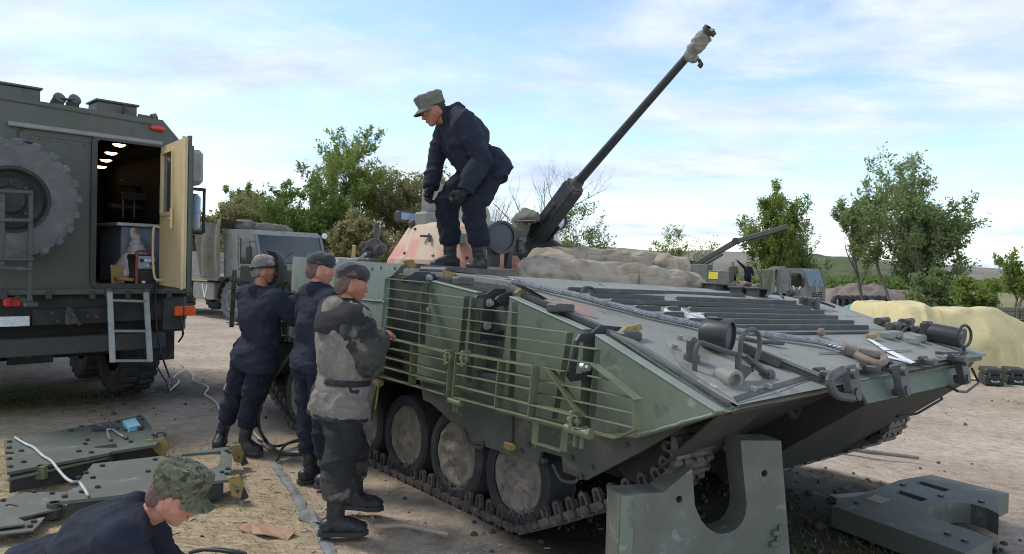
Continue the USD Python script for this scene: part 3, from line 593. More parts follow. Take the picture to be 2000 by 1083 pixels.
for pts, x in ([(1008, 572), (1018, 566), (1040, 568), (1048, 574), (1058, 576), (1056, 586), (1046, 588), (1040, 578), (1012, 578)], 1.75), ([(1212, 650), (1222, 640), (1248, 634), (1252, 642), (1230, 656), (1216, 656)], 2.62), ([(868, 530), (888, 534), (886, 542), (870, 540)], .95), ([(790, 510), (806, 508), (812, 520), (800, 524), (794, 518)], .25):
    P = [V(px, py, 0, x)[1:] for px, py in pts]; part(veh, 'lifting_lug', prism(Polygon(P).buffer(.004), (x - .02, 0, 0), (0, 1, 0), (0, 0, 1), .03), MT['brass_yellow'])
for (a_, w) in (((1225, 655), .05), ((1095, 600), .05), ((905, 548), .04)):
    p = GL(*a_, off=.02); part(veh, 'deck_block', MB().box(p - [w, w * 1.6, .03], p + [w, w * 1.6, .02], .01), MT['dark_steel'])
mat('deck_rusty', (.21, .16, .13), .55, (.30, .19, .14), 4.0, (.4, .6), (.30, .30, .24), 5.0, (.52, .64), .2, 30)
part(veh, 'rusty_plate', slab([GL(*p, off=.006) for p in [(1062, 586), (1100, 583), (1150, 600), (1168, 622), (1120, 610), (1092, 596)]], .005), MT['deck_rusty'], label='rusty bare patch plate on the right deck edge')
# slat screens
S4 = lambda x, y: (700 + x / 2.578, 480 + y / 2.578)
def rail(a_, b_, y=-1.78, d=.045, h=.006, m='slat_olive', nm='slat'):
    p, q = V(*S4(*a_), 1, y), V(*S4(*b_), 1, y); z = frame(q - p); part(veh, nm, bar(p, q, d, h, bev=.001), MT[m])
def post(a_, b_, y=-1.78, d=.006, w=.045, m='slat_dark', nm='screen_post'):
    p, q = V(*S4(*a_), 1, y), V(*S4(*b_), 1, y); part(veh, nm, bar(p, q, w, d, up=(1, 0, 0), bev=.001), MT[m])
up1 = [((150, 168), (350, 186)), ((150, 216), (540, 265)), ((150, 266), (550, 318)), ((150, 313), (540, 375)), ((148, 360), (535, 430)), ((145, 409), (528, 487))]
up2 = [((555, 315), (805, 339)), ((555, 375), (1065, 440)), ((550, 430), (1208, 523)), ((545, 485), (1196, 597)), ((535, 540), (1050, 634))]
fr = [((1165, 655), (1278, 680)), ((890, 675), (1400, 770)), ((890, 740), (1405, 846)), ((1140, 858), (1402, 918))]
for a_, b_ in up1 + up2: rail(a_, b_)
for a_, b_ in fr: rail(a_, b_)
for a_, b_ in [((174, 168), (156, 458)), ((335, 184), (322, 495)), ((548, 254), (518, 535)), ((583, 262), (556, 690)), ((616, 268), (596, 480)), ((790, 285), (768, 785)), ((1068, 438), (988, 872)), ((1205, 518), (1176, 862))]: post(a_, b_, y=-1.76)
Y2 = -1.84
for a_, b_ in [((108, 455), (460, 540)), ((118, 508), (452, 577)), ((118, 555), (458, 642)), ((115, 605), (456, 697)), ((110, 655), (450, 752))]: rail(a_, b_, Y2, .06, .008)
for a_, b_ in [((505, 542), (890, 608)), ((512, 594), (885, 665)), ((508, 648), (880, 722)), ((503, 705), (880, 800)), ((498, 765), (1062, 912)), ((880, 800), (1120, 860))]: rail(a_, b_, Y2, .06, .008)
for a_, b_ in [((118, 455), (100, 655)), ((284, 492), (270, 705)), ((474, 536), (460, 768)), ((508, 536), (488, 772)), ((724, 572), (702, 824)), ((894, 610), (870, 870))]: post(a_, b_, Y2, .008, .06, 'slat_olive')
for a_, b_ in [((1405, 768), (1403, 925)),]: post(a_, b_, -1.78, .008, .06, 'slat_olive')
for a_, b_ in [((962, 620), (1135, 865)), ((1188, 598), (1412, 776))]: 
    p, q = V(*S4(*a_), 1, -1.80), V(*S4(*b_), 1, -1.80); part(veh, 'diagonal_strut', bar(p, q, .06, .008, bev=.001), MT['slat_olive'])
for a_, b_ in [((1150, 932), (1302, 968)), ((1302, 968), (1404, 926)), ((895, 885), (888, 990)), ((888, 990), (1032, 1034)), ((1032, 1034), (1042, 930))]: 
    p, q = V(*S4(*a_), 1, -1.82), V(*S4(*b_), 1, -1.82); part(veh, 'hanging_frame', bar(p, q, .05, .007), MT['slat_olive'])
for cx, cy, s in ((487, 785, .6), (1105, 930, .8)):
    p = V(*S4(cx, cy), 1, -1.86); b = MB()
    b.box(p + A([-.06, -.02, -.03]) * s, p + A([.06, .05, .03]) * s, .008); b.cyl(p + A([-.1, -.01, 0]) * s, p + A([.1, -.01, -.005]) * s, .028 * s, n=12); b.cyl(p + A([.1, -.01, 0]) * s, p + A([.13, -.01, 0]) * s, .036 * s, n=6)
    b.box(p + A([-.03, -.01, -.11]) * s, p + A([-.012, .01, 0]) * s); b.box(p + A([.03, -.01, -.11]) * s, p + A([.048, .01, 0]) * s)
    part(veh, 'clamp', b, MT['slat_olive'])
for cx, cy in ((448, 562), (530, 570), (1078, 880), (130, 480)):
    p = V(*S4(cx, cy), 1, -1.87); b = MB(); b.box(p - [.012, .02, .05], p + [.012, .05, .05], .004); a = np.linspace(0, 2 * np.pi, 14)
    b.tube(np.c_[p[0] + .035 + .026 * np.cos(a), np.full(14, p[1] - .02), p[2] + .032 * np.sin(a)], .004, 6); b.cyl(p + [-.03, 0, 0], p + [.05, 0, 0], .015, n=10)
    part(veh, 'locking_pin', b, MT['slat_olive'])
p = V(*S4(100, 690), 1, -1.85); part(veh, 'hook_rod', MB().tube([p, p + [.0, 0, -.08], p + [-.02, 0, -.2]], .008, 6).cyl(p - [.04, 0, 0], p + [.04, 0, 0], .025, n=10), MT['brass_yellow'])
# running gear
def wheel(x, side):
    s = side; yo = 1.41 * s; d = (0, s, 0)
    rr = np.r_[np.linspace(0, .245, 15), .245]; th = np.linspace(0, 2 * np.pi, 61)
    prof = np.interp(rr, [0, .05, .085, .09, .15, .22, .245], [.03, .03, .012, -.02, -.035, -.012, -.03]); prof[-1] = -.10
    RR, TH = np.meshgrid(rr, th, indexing='ij'); HH = np.repeat(prof[:, None], 61, 1)
    HH = HH + .014 * np.clip(np.cos(TH * 8 + x) * 2 - 1, 0, 1) * np.clip((RR - .1) / .03, 0, 1) * np.clip((.215 - RR) / .03, 0, 1)
    P = np.stack([x + RR * np.cos(TH), yo + s * HH, .335 + RR * np.sin(TH)], -1)
    mud = meshkit.fbm(P * [22, 0, 22] + [3, x, 1], 3, 5); mud = mud * .5 + mud[:, :1] * .0; P[:-1, :, 1] += s * .045 * np.clip(mud[:-1] - .2, 0, 1) * (RR[:-1] > .02); P[:, -1] = P[:, 0]
    dm = rows(0, 0, P if s < 0 else P[:, ::-1]); dm.merge_vertices(); dm.fix_normals()
    w = part(veh, 'road_wheel', dm, MT['wheel_mud'], True)
    part(w, 'tyre', lathe([(.246, -.26), (.30, -.27), (.325, -.25), (.325, -.02), (.31, .0), (.262, .0), (.246, -.02)], 44, (x, yo, .335), d), MT['rubber'], 35)
for s in (-1, 1):
    for k in range(6): wheel(1.735 - .705 * k, s)
    for x, z, r in ((2.76, .79, .24), (-2.72, .66, .25)):
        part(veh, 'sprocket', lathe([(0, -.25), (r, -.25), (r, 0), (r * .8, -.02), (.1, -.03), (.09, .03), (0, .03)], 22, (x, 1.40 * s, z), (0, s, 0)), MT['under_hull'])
circ = unary_union([Point(1.735, .36).buffer(.35, 24), Point(2.76, .79).buffer(.275, 24), Point(-2.72, .66).buffer(.29, 24), Point(-1.79, .36).buffer(.35, 24)]).convex_hull.exterior
hp = Polygon([(-.035, 0), (.035, 0), (.028, .085), (.012, .098), (-.012, .098), (-.028, .085)]).difference(Polygon([(-.017, .02), (.017, .02), (.013, .075), (-.013, .075)]))
lk = MB()
lk.box((-.052, -.15, -.018), (.052, .15, .012), .006)
for yy in (-.14, -.05, .05, .14): lk.cyl((-.058, yy - .03, -.003), (-.058, yy + .03, -.003), .02, n=8); 
lk.box((-.012, -.16, -.034), (.012, .16, -.016))
for yy in (-.122, .125): lk.add(prism(hp, (0, yy, .01), (1, 0, 0), (0, 0, 1), .03))
for yy in (-.155, .135): lk.add(prism(Polygon([(-.06, -.02), (.05, -.02), (.06, .0), (.04, .026), (-.05, .024)]), (0, yy + .02, 0), (1, 0, 0), (0, 0, 1), .018))
lk = lk.mesh()
nl = int(circ.length / .123)
for s in (-1, 1):
    for k in range(nl):
        t = (k + .5) / nl * circ.length; p = circ.interpolate(t); q = circ.interpolate((t + .02) % circ.length); tx, tz = q.x - p.x, q.y - p.y; L = math.hypot(tx, tz); tx /= L; tz /= L
        inward = A([-p.x + .1, 0, .6 - p.y]); nn = A([-tz, 0, tx]); nn = nn if nn @ inward > 0 else -nn
        M = np.eye(4); M[:3, 0] = (tx, 0, tz); M[:3, 2] = nn; M[:3, 1] = np.cross(M[:3, 2], M[:3, 0]); M[:3, 3] = (p.x, 1.285 * s, p.y)
        m = lk.copy(); m.apply_transform(M); part(veh, 'track_link', m, MT['track_steel'])
# nose fittings: tow hooks and shackles
for px, py, x, sc in [(1655, 748, 3.45, 1.0), (1752, 742, 3.53, .85), (1872, 722, 3.53, .85)]:
    p = V(px, py, 0, x); b = MB()
    b.add(prism(Polygon([(-.05, .10), (.045, .10), (.06, -.03), (.045, -.10), (-.03, -.11), (-.05, -.05)]).buffer(.012).difference(Point(0, .06).buffer(.022)), p, (0, .82, .08), (-.2, 0, .82), .045))
    b.cyl(p + A([-.02, 0, -.07]), p + A([.07, 0, -.055]), .036 * sc, n=14)
    b.cyl(p + A([-.03, -.02, .06]), p + A([.06, -.02, .06]), .03, n=14)
    part(veh, 'tow_shackle', b, MT['dark_steel'])
p = V(1655, 748, 0, 3.5); part(veh, 'tow_hook', tube(spline([p + [-.02, -.02, .07], p + [.0, -.2, .03], p + [.02, -.17, -.05], p + [.03, 0, -.08]], 6), .024, 8), MT['dark_steel'])
for px, py, x in [(1550, 792, 3.1), (1385, 862, 2.8), (1418, 856, 2.85)]:
    p = V(px, py, 0, x); a = np.linspace(0, 2 * np.pi, 18); b = MB(); b.tube(np.c_[np.full(18, p[0]), p[1] + .055 * np.cos(a), p[2] + .06 * np.sin(a)], .026, 8); b.box(p - [.2, .03, .05], p + [-.01, .03, .05]); part(veh, 'tow_eye', b, MT['under_hull'])
for a_, b_, c_ in (((1755, 815), (1792, 808), (1840, 780)), ((1872, 765), (1888, 766), (1912, 748))):
    b = MB(); P = [V(*a_, 1, .9), V(*b_, 1, 1.05), V(*c_, 1, 1.35)]; b.tube([P[0] + [-.25, 0, .1], P[0], P[1], P[2], P[2] + [-.05, 0, .1]], .009, 6); part(veh, 'guard_rail', b, MT['black_steel'])
# head lamps
def lamp(px, py, x, r, L, dirv, nm, back=None):
    p = V(px, py, 0, x); d = A(dirv, float); d /= np.linalg.norm(d)
    h = part(veh, nm, lathe([(0, -L), (r * .75, -L), (r, -L * .72), (r, -.01), (r * 1.06, -.008), (r * 1.06, .01), (r * .9, .012), (r * .88, -.012)], 32, p, d), MT['black_steel'], 35)
    part(h, 'lens', lathe([(0, -.014), (r * .88, -.014), (r * .88, -.008), (0, .0)], 28, p, d), MT['lens_dark'], 40)
    part(h, 'lamp_mount', cyl(p - d * L * .5 + [0, 0, -r * .9], p - d * L * .5 + [0, 0, -r * 1.7], .03, n=10), MT['black_steel']); part(h, 'lamp_clip', MB().box(p - d * L * .6 + A([-.03, -.03, r * .92]), p - d * L * .6 + A([.05, .03, r * 1.1]), .006), MT['black_steel'])
lamp(1424, 657, 2.96, .092, .16, (.92, .25, -.05), 'head_lamp')
xa, xb = GL(1357, 726)[0], GL(1444, 748)[0]
g0 = [V(px, py, 0, x) for px, py, x in [(1357, 728, xa), (1358, 690, xa), (1366, 671, xa), (1382, 674, xa * .8 + xb * .2), (1432, 691, xb - .02), (1446, 690, xb)]]
g1 = [V(px, py, 0, xb) for px, py in [(1446, 690), (1447, 668), (1455, 650), (1470, 644), (1482, 655), (1483, 680), (1476, 708), (1468, 724)]]
g2 = [V(px, py, 0, xb) for px, py in [(1443, 688), (1441, 715), (1444, 752)]]
part(veh, 'lamp_guard', MB().tube(spline(g0, 5), .014, 8).tube(spline(g1, 5), .013, 8).tube(g2, .016, 8), MT['dark_steel'])
q = [V(px, py, 0, xb) for px, py in [(1444, 712), (1470, 722), (1446, 748)]]; part(veh, 'guard_gusset', MB().add(hull([(v, .006) for v in q], 8)), MT['dark_steel'])
p, q = V(1452, 694, 0, xb), V(1498, 733, 0, GL(1500, 738)[0]); part(veh, 'guard_arm', MB().bar(p, q, .05, .022, bev=.005).cyl(q - [0, .03, 0], q + [0, .03, 0], .034, n=16), MT['dark_steel'])
xh = GL(1428, 752)[0]; p, q = V(1400, 728, 0, xh - .1), V(1428, 741, 0, xh); part(veh, 'horn', lathe([(0, -.09), (.04, -.09), (.05, 0), (.058, .0), (.058, .03), (.038, .03), (.03, .0), (0, 0)], 20, q, q - p), MT['deck_grey'], 35)
p = V(1352, 680, 0, GL(1352, 706)[0]); part(veh, 'junction_box', MB().box(p - [.03, .035, .06], p + [.03, .035, .06], .02).cyl(p - [0, 0, .1], p - [0, 0, .04], .045, n=14), MT['dark_steel'])
p = V(1528, 737, 0, 3.2); part(veh, 'deck_handle', tube(spline([p - [0, .06, .03], p - [0, .06, -.02], p + [0, .05, .03], p + [0, .07, -.03]], 5), .008, 6), MT['black_steel'])
for px, py in [(1326, 663), (1316, 681), (1500, 760), (1470, 765)]:
    p = GL(px, py, .005); part(veh, 'bolt', cyl(p, p + [.008, 0, .025], .018, n=8), MT['bare_rust'])
rbox_at = lambda lo, hi, b: MB().box(lo, hi, b)
# left lamp
p, q = V(1882, 662, 1, 1.22), V(1815, 648, 1, 1.2)
h = part(veh, 'head_lamp', lathe([(0, -.25), (.05, -.25), (.066, -.2), (.07, -.02), (.074, 0), (.06, .0), (0, -.02)], 26, p, p - q), MT['black_steel'], 35)
part(h, 'lamp_mount', rbox_at(q + A([-.05, -.06, -.08]), q + A([.02, .06, .075]), .02), MT['black_steel']); part(h, 'lamp_rail', bar(q + A([.05, 0, -.1]), p + A([0, 0, -.1]), .05, .02), MT['black_steel'])
a = np.linspace(0, 2 * np.pi, 20); c = V(1884, 657, 1, 1.1); part(veh, 'lamp_guard', MB().tube(np.c_[np.full(20, c[0]) + .02 * np.cos(a), c[1] + .062 * np.cos(a), c[2] + .075 * np.sin(a)], .010, 8).cyl(c - [0, 0, .07], c - [0, 0, .14], .012, n=8), MT['black_steel'])
# clutter at the left edge of the glacis and on the deck
for px, py, s, dz in [(1745, 640, .05, .03), (1770, 632, .05, .06), (1790, 646, .045, .04), (1758, 640, .07, .02), (1722, 630, .05, .02), (1548, 574, .05, .02), (1572, 588, .04, .03), (1590, 590, .04, .05)]:
    p = GL(px, py, dz); part(veh, 'deck_fitting', MB().box(p - [s, s * .8, .06], p + [s, s * .8, .035], .012).cyl(p + [0, -s * 1.2, .01], p + [.02, s * 1.2, .02], s * .5, n=12), MT['dark_steel'])
for pts in ([(1495, 580), (1505, 573), (1520, 572), (1530, 582)], [(1133, 574), (1140, 563), (1155, 563), (1166, 573)], [(1760, 650), (1772, 640), (1788, 648)], [(1550, 580), (1600, 590), (1630, 600)]):
    part(veh, 'grab_handle', tube(spline([GL(px, py, .03 if i in (0, len(pts) - 1) else .05) for i, (px, py) in enumerate(pts)], 5), .010, 6), MT['black_steel'])
for px, py in [(1784, 665), (1795, 660), (1735, 655), (1750, 653)]:
    p = GL(px, py, .06); part(veh, 'vane_lug', MB().box(p - [.05, .04, .03], p + [.04, .04, .025], .012), MT['deck_grey'])
p = GL(1702, 658, .06); part(veh, 'latch', MB().box(p - [.02, .05, .01], p + [.02, .05, .02], .006).cyl(p, p + [0, .08, .02], .016, n=8), MT['brass_yellow'])
p = GL(1508, 655 + 10, .06); part(veh, 'lever', MB().tube([GL(1445, 660, .08), GL(1480, 667, .07), GL(1530, 671, .07)], .013, 8), MT['dark_steel'])
p, q = GL(1835, 690, .07), GL(1882, 690, .07); part(veh, 'wrench', MB().bar(p, q, .018, .012).cyl(p - [0, 0, .01], p + [0, 0, .01], .026, n=10).cyl(q - [0, 0, .01], q + [0, 0, .01], .026, n=10), MT['dark_steel'])
p = GL(1604, 655, .05); part(veh, 'ball_knob', MB().add(trimesh.creation.icosphere(2, .028), T(*(p + [0, 0, .02]))), MT['rope_end'], True)
for px, py, w in [(1402, 566, .13), (1450, 573, .10), (1480, 575, .08)]:      # periscope boxes before the driver's hatch
    p = V(px, py, 1, 1.0); b = MB(); b.box(p - [.06, w, .05], p + [.05, w, -.035]); b.box(p - [.06, w, .05], p + [.05, -w + .02, .055]); b.box(p + [-.06, w - .02, -.05], p + [.05, w, .055]); b.box(p + [-.08, -w - .01, .04], p + [.07, w + .01, .058], .005)
    h = part(veh, 'periscope', b, MT['dark_steel']); part(h, 'pane', MB().box(p - [.03, w - .021, .034], p + [.0, w - .021, .039]), MT['lens_dark'])
for pts, y in (([(800, 548), (850, 541), (905, 548), (960, 552), (985, 556)], -1.2), ([(930, 560), (975, 551), (1010, 553), (1040, 560)], -1.1)):
    part(veh, 'deck_hose', tube(spline([V(px, py, 1, y) for px, py in pts], 6), .016, 8), MT['dark_steel'])
p = V(985, 557, 1, -1.25); part(veh, 'deck_vent', MB().box(p - [.25, .12, .04], p + [.2, .12, .0], .02).add(lathe([(0, 0), (.12, 0), (.11, .03), (0, .045)], 20, p + [.05, 0, 0])), MT['dark_steel'])
part(veh, 'deck_frame', MB().box((.35, -1.38, 1.66), (.75, -1.05, 1.715), .02).bar((.2, -1.3, 1.72), (1.2, -1.25, 1.69), .05, .04), MT['dark_steel'])
# turret
TC = A([-.62, 0.])
tp = [(.985, 1.70), (.97, 1.79), (.78, 2.12), (.71, 2.165), (0, 2.175)]
part(veh, 'turret', lathe([(r, z) for r, z in tp], 26, (TC[0], TC[1], 0), (0, 0, 1)), MT['turret_primer'], 20)
part(veh, 'turret_ring', lathe([(1.0, 1.60), (1.16, 1.60), (1.16, 1.70), (1.14, 1.735), (1.0, 1.74)], 40, (TC[0], TC[1], 0), (0, 0, 1)), MT['deck_grey'], 40)
def TU(px, py, out=0.0):
    d = VR.T @ ray(px, py); o = VR.T @ (C0 - VO); t = 3.0
    while t < 10:
        p = o + d * t; r = np.interp(p[2], [z for _, z in tp[:4]], [q for q, _ in tp[:4]])
        if 1.70 < p[2] < 2.165 and np.hypot(*(p[:2] - TC)) < r * .985 + out: return p
        t += .01
    return None
for px, py in [(783, 441), (791, 439), (762, 451), (811, 448), (770, 460), (752, 499), (790, 495), (845, 499), (905, 470), (912, 505)]:
    p = TU(px, py, .012)
    if p is None: continue
    n_ = A([p[0] - TC[0], p[1] - TC[1], .8]); n_ /= np.linalg.norm(n_); part(veh, 'bolt_hole', cyl(p, p + n_ * .012, .014, n=10), MT['black_steel'])
p = TU(832, 462, .02); part(veh, 'turret_bracket', MB().bar(p - [.02, .05, 0], p + [.05, .03, .0], .03, .02).bar(p + [.05, 0, .02], p + [.1, -.02, -.05], .02, .02), MT['dark_steel'])
hc = A([-.80, -.10]); part(veh, 'cupola', lathe([(.30, 2.12), (.42, 2.12), (.43, 2.19), (.38, 2.235), (0, 2.25)], 30, (hc[0], hc[1], 0)), MT['deck_grey'], 35)
p = V(795, 424, 1, -.42); h = part(veh, 'periscope', MB().box(p - [.05, .13, .06], p + [.04, .13, .055], .012), MT['dark_steel']); part(h, 'mirror', MB().bar(p + [.044, -.1, .0], p + [.044, .1, .0], .075, .008, up=(1, 0, 0)), MT['mirror_blue'])
part(veh, 'grab_handle', tube(spline([V(772, 430, 1, -.4), V(776, 423, 1, -.4), V(790, 419, 1, -.4), V(796, 424, 1, -.4)], 5), .010, 6), MT['black_steel'])
p = V(840, 431, 1, -.62); h = part(veh, 'sight_box', MB().box(p - [.12, .12, .075], p + [.12, .12, .075], .02), MT['deck_grey']); part(h, 'sight_hood', MB().box(p + [-.13, -.05, .06], p + [-.02, .1, .10], .015).cyl(p + [-.12, -.1, -.02], p + [-.12, -.16, -.06], .035, n=12).bar(p + [-.1, -.1, -.06], p + [-.06, -.14, -.18], .03, .02), MT['dark_steel'])
p = V(846, 385, 1, -.1); part(veh, 'sight_head', MB().box(p - [.10, .10, .28], p + [.10, .10, .15], .025), MT['deck_grey'], label='tall grey optical sight head on turret roof')
p = V(908, 425, 1, .0); part(veh, 'hatch_cover', lathe([(0, -.03), (.25, -.03), (.28, 0), (.26, .03), (0, .05)], 28, p, (.75, -.45, .3)), MT['canvas_beige'], 40, label='open beige padded hatch cover seen behind the standing man')
p = V(896, 466, 1, -.72); part(veh, 'turret_box', MB().box(p - [.05, .06, .05], p + [.05, .06, .05], .015), MT['armour_pale'])
d_ = A([.93, -.1, -.02]); p = V(980, 464, 1, -.72)
h = part(veh, 'search_lamp', lathe([(0, -.22), (.09, -.22), (.125, -.14), (.135, -.01), (.142, -.01), (.142, .012), (.12, .012), (.118, -.01)], 36, p, d_), MT['dark_steel'], 35)
part(h, 'lens', lathe([(0, -.006), (.119, -.012), (.119, -.006), (0, .002)], 32, p, d_), MT['lens_dark'], 40)
part(h, 'lamp_bracket', MB().box(p + A([-.14, -.05, -.25]), p + A([-.06, .05, -.1]), .01).box(p + A([-.1, .11, -.26]), p + A([-.03, .16, .0]), .01), MT['dark_steel'])
# gun
g_a, g_b, g_c = V(1042, 470, 1, 0), V(1122, 364, 1, 0), V(1352, 100, 1, 0); gd = (g_b - g_a) / np.linalg.norm(g_b - g_a)
gd2 = (g_c - g_b) / np.linalg.norm(g_c - g_b)
part(veh, 'gun_cradle', MB().bar(g_a - gd * .1, g_b, .15, .17, bev=.02).bar(g_a + gd * .1, g_b - gd * .22, .18, .05, bev=.01), MT['black_steel'])
part(veh, 'cradle_cap', MB().bar(g_b, g_b + gd2 * .03, .13, .15, bev=.015).cyl(g_b + gd2 * .02, g_b + gd2 * .08, .062, .05, n=18), MT['dark_steel'])
part(veh, 'gun_barrel', tube([g_b - gd2 * .1, g_b + gd2 * .1, g_b + (g_c - g_b) * .5, g_c], [.044, .043, .036, .031], 22), MT['black_steel'], 40)
part(veh, 'gun_support', MB().add(prism(Polygon([(0, 0), (.42, 0), (.40, .12), (.12, .16)]), g_a + A([-.05, -.1, -.16]), gd, np.cross((0, 1, 0), gd) * -1, .02)).add(prism(Polygon([(0, 0), (.42, 0), (.40, .12), (.12, .16)]), g_a + A([-.05, .1, -.16]), gd, np.cross((0, 1, 0), gd) * -1, .02)), MT['black_steel'])
mz, me = V(1345, 110, 1, 0), V(1381, 66, 1, 0); md = (me - mz) / np.linalg.norm(me - mz)
cov = soften(union([hull([(mz + md * .02, .040), (mz + md * .09, .055)]), hull([(mz + md * .08, .055), (me - md * .04, .055)]), hull([(mz + A([.02, 0, -.01]), .038), (mz + A([.06, 0, -.03]), .022)])]), .009, 5); cov = cloth(cov, .014, 4, 2.2)
h = part(veh, 'muzzle_cover', cov, MT['canvas_grey'], True, label='grey canvas cover tied over the gun muzzle')
part(h, 'muzzle_rim', lathe([(.036, .0), (.055, .0), (.056, .03), (.04, .03)], 22, me + md * .01, md), MT['black_steel'], 40)
part(h, 'cover_flap', MB().add(hull([(me + A([.02, -.02, .0]), .013), (me + A([.0, .03, .04]), .008), (me + A([.05, .01, .02]), .010)], 10)), MT['canvas_beige'])
part(h, 'tie_knot', MB().add(hull([(mz + A([.10, .0, -.05]), .012), (mz + A([.12, 0, -.09]), .018)], 10)).tube(spline([mz + A([.1, 0, -.07]), mz + A([.125, .01, -.085]), mz + A([.11, .01, -.11]), mz + A([.09, 0, -.085])], 5), .006, 6), MT['canvas_dark'])
man = wrinkle(soften(union([hull([(g_a + A([-.1, -.16, -.10]), .12), (g_a + A([.1, .16, -.14]), .12), (g_a + A([0, .2, -.22]), .12), (g_a + A([-.05, -.22, -.24]), .12), (g_a + A([.16, 0, -.22]), .12)])]), .025, 6), .05, 7, 3)
part(veh, 'gun_mantlet', man, MT['canvas_dark'], True)
p = V(1089, 431, 1, .22); h = part(veh, 'turret_lamp', lathe([(0, -.12), (.06, -.12), (.09, -.03), (.10, -.01), (.10, .012), (.085, .012), (.084, -.008)], 30, p, (.93, -.25, .05)), MT['black_steel'], 35); part(h, 'lens', lathe([(0, .012), (.06, .006), (.085, -.006), (.085, -.01), (0, -.01)], 28, p, (.93, -.25, .05)), MT['lens_glass'], 40)
part(veh, 'lamp_post', MB().cyl(p - [.06, 0, .08], p - [.08, 0, .3], .02, n=10).tube(spline([p + [-.06, -.04, -.06], p + [-.1, -.14, -.05], p + [-.05, -.16, -.12], p + [-.1, -.05, -.16]], 5), .018, 8), MT['black_steel'])
rg = wrinkle(soften(union([hull([(V(1010, 430, 1, -.25), .04), (V(1046, 425, 1, -.2), .035), (V(1025, 420, 1, -.1), .05)]), hull([(V(1008, 436, 1, -.3), .035), (V(1004, 452, 1, -.35), .05), (V(1020, 445, 1, -.2), .06)]), hull([(V(1000, 455, 1, -.35), .04), (V(1016, 466, 1, -.3), .035)])]), .014, 4), .03, 12, 8)
part(veh, 'rag', rg, MT['canvas_olive'], True)
b = MB(); b.tube([V(1006, 433, 1, -.35), V(1046, 432, 1, -.3)], .011, 8); b.tube([V(1036, 437, 1, -.32), V(1021, 468, 1, -.36)], .008, 8); b.tube([V(1000, 466, 1, -.4), V(1022, 469, 1, -.36)], .014, 8); b.bar(V(1014, 466, 1, -.36), V(1016, 490, 1, -.36), .04, .03); b.box(V(1006, 478, 1, -.36) - [.05, .05, .1], V(1006, 478, 1, -.36) + [.05, .05, .12], .01)
part(veh, 'missile_mount', b, MT['dark_steel'])
for k in range(4):
    p = A([TC[0] + .93, .38 + .1 * k, 1.90 - .012 * k]); px = 0; part(veh, 'smoke_tube', cyl(p, p + A([.12, .06, .09]), .038, n=14), MT['dark_steel'])
p = V(735, 478, 1, -.2); h = part(veh, 'antenna_base', lathe([(0, 0), (.13, 0), (.12, .03), (.13, .035), (.11, .06), (.08, .08), (.04, .12), (.032, .14), (.028, .32), (0, .33)], 20, p - [0, 0, .06]), MT['dark_steel'], 40)
rag2 = wrinkle(soften(union([hull([(V(712, 482, 1, -.8), .05), (V(730, 478, 1, -.7), .05), (V(722, 500, 1, -.8), .035)]), hull([(V(728, 480, 1, -.8), .05), (V(738, 490, 1, -.8), .04)])]), .014, 4), .035, 12, 9)
part(veh, 'black_cloth', rag2, MT['canvas_dark'], True)
p = V(720, 512, 1, -1.3); part(veh, 'deck_latch', MB().box(p - [.08, .05, .035], p + [.08, .05, .035], .015).cyl(p + [.02, -.06, 0], p + [.02, .06, 0], .03, n=12), MT['dark_steel'])
p = V(694, 493, 1, -1.25); part(veh, 'orange_wedge', MB().add(prism(Polygon([(-.04, -.05), (.08, -.06), (.03, .06), (-.02, .07)]), p, (.8, -.5, 0), (0, 0, 1), .03)), MT['card_brown'])
part(veh, 'deck_pipe', MB().tube(spline([V(650, 505, 1, -1.2), V(690, 507, 1, -1.2), V(706, 503, 1, -1.2), V(714, 496, 1, -1.2)], 5), .014, 8), MT['bright_metal'])
# rear corner of the hull with stowage box and half finished screen
part(veh, 'rear_stowage_box', MB().box((V(467, 550, 1, -1.75)[0], -1.75, .98), (V(467, 550, 1, -1.75)[0] + .55, -1.47, 1.67), .02), MT['skirt_green'], label='dark green stowage box at the rear corner')
for k in range(5): part(veh, 'rear_slat', bar((-2.95, -1.78, 1.0 + .13 * k), (-1.3, -1.78, 1.0 + .13 * k), .05, .007), MT['slat_dark'])
for x in (-2.9, -2.2, -1.4): part(veh, 'rear_post', bar((x, -1.76, .95), (x, -1.76, 1.6), .05, .008, up=(1, 0, 0)), MT['slat_dark'])
mat('spattered', (.03, .032, .03), .5, (.3, .29, .27), 38.0, (.58, .62), (.10, .095, .08), 9.0, (.55, .7))
part(veh, 'screen_plate', MB().add(prism(Polygon([(-2.5, 1.15), (-1.75, 1.15), (-1.6, 1.60), (-1.9, 1.72), (-2.5, 1.70)]), (0, -1.70, 0), (1, 0, 0), (0, 0, 1), .015)), MT['spattered'], label='black spattered plate being welded at the rear side')
for k in range(3): p = A([-2.2 + .17 * k, -1.83, 1.12]); part(veh, 'slat_end', MB().box(p - [.012, .02, .07], p + [.012, .02, .05], .004), MT['bright_metal'])
part(veh, 'rear_bracket', MB().bar((-2.5, -1.9, 1.50), (-2.0, -1.75, 1.50), .10, .03).bar((-2.3, -1.85, .55), (-1.9, -1.8, .62), .05, .03).bar((-2.1, -1.75, .55), (-2.1, -1.75, 1.1), .05, .02), MT['dark_steel'])

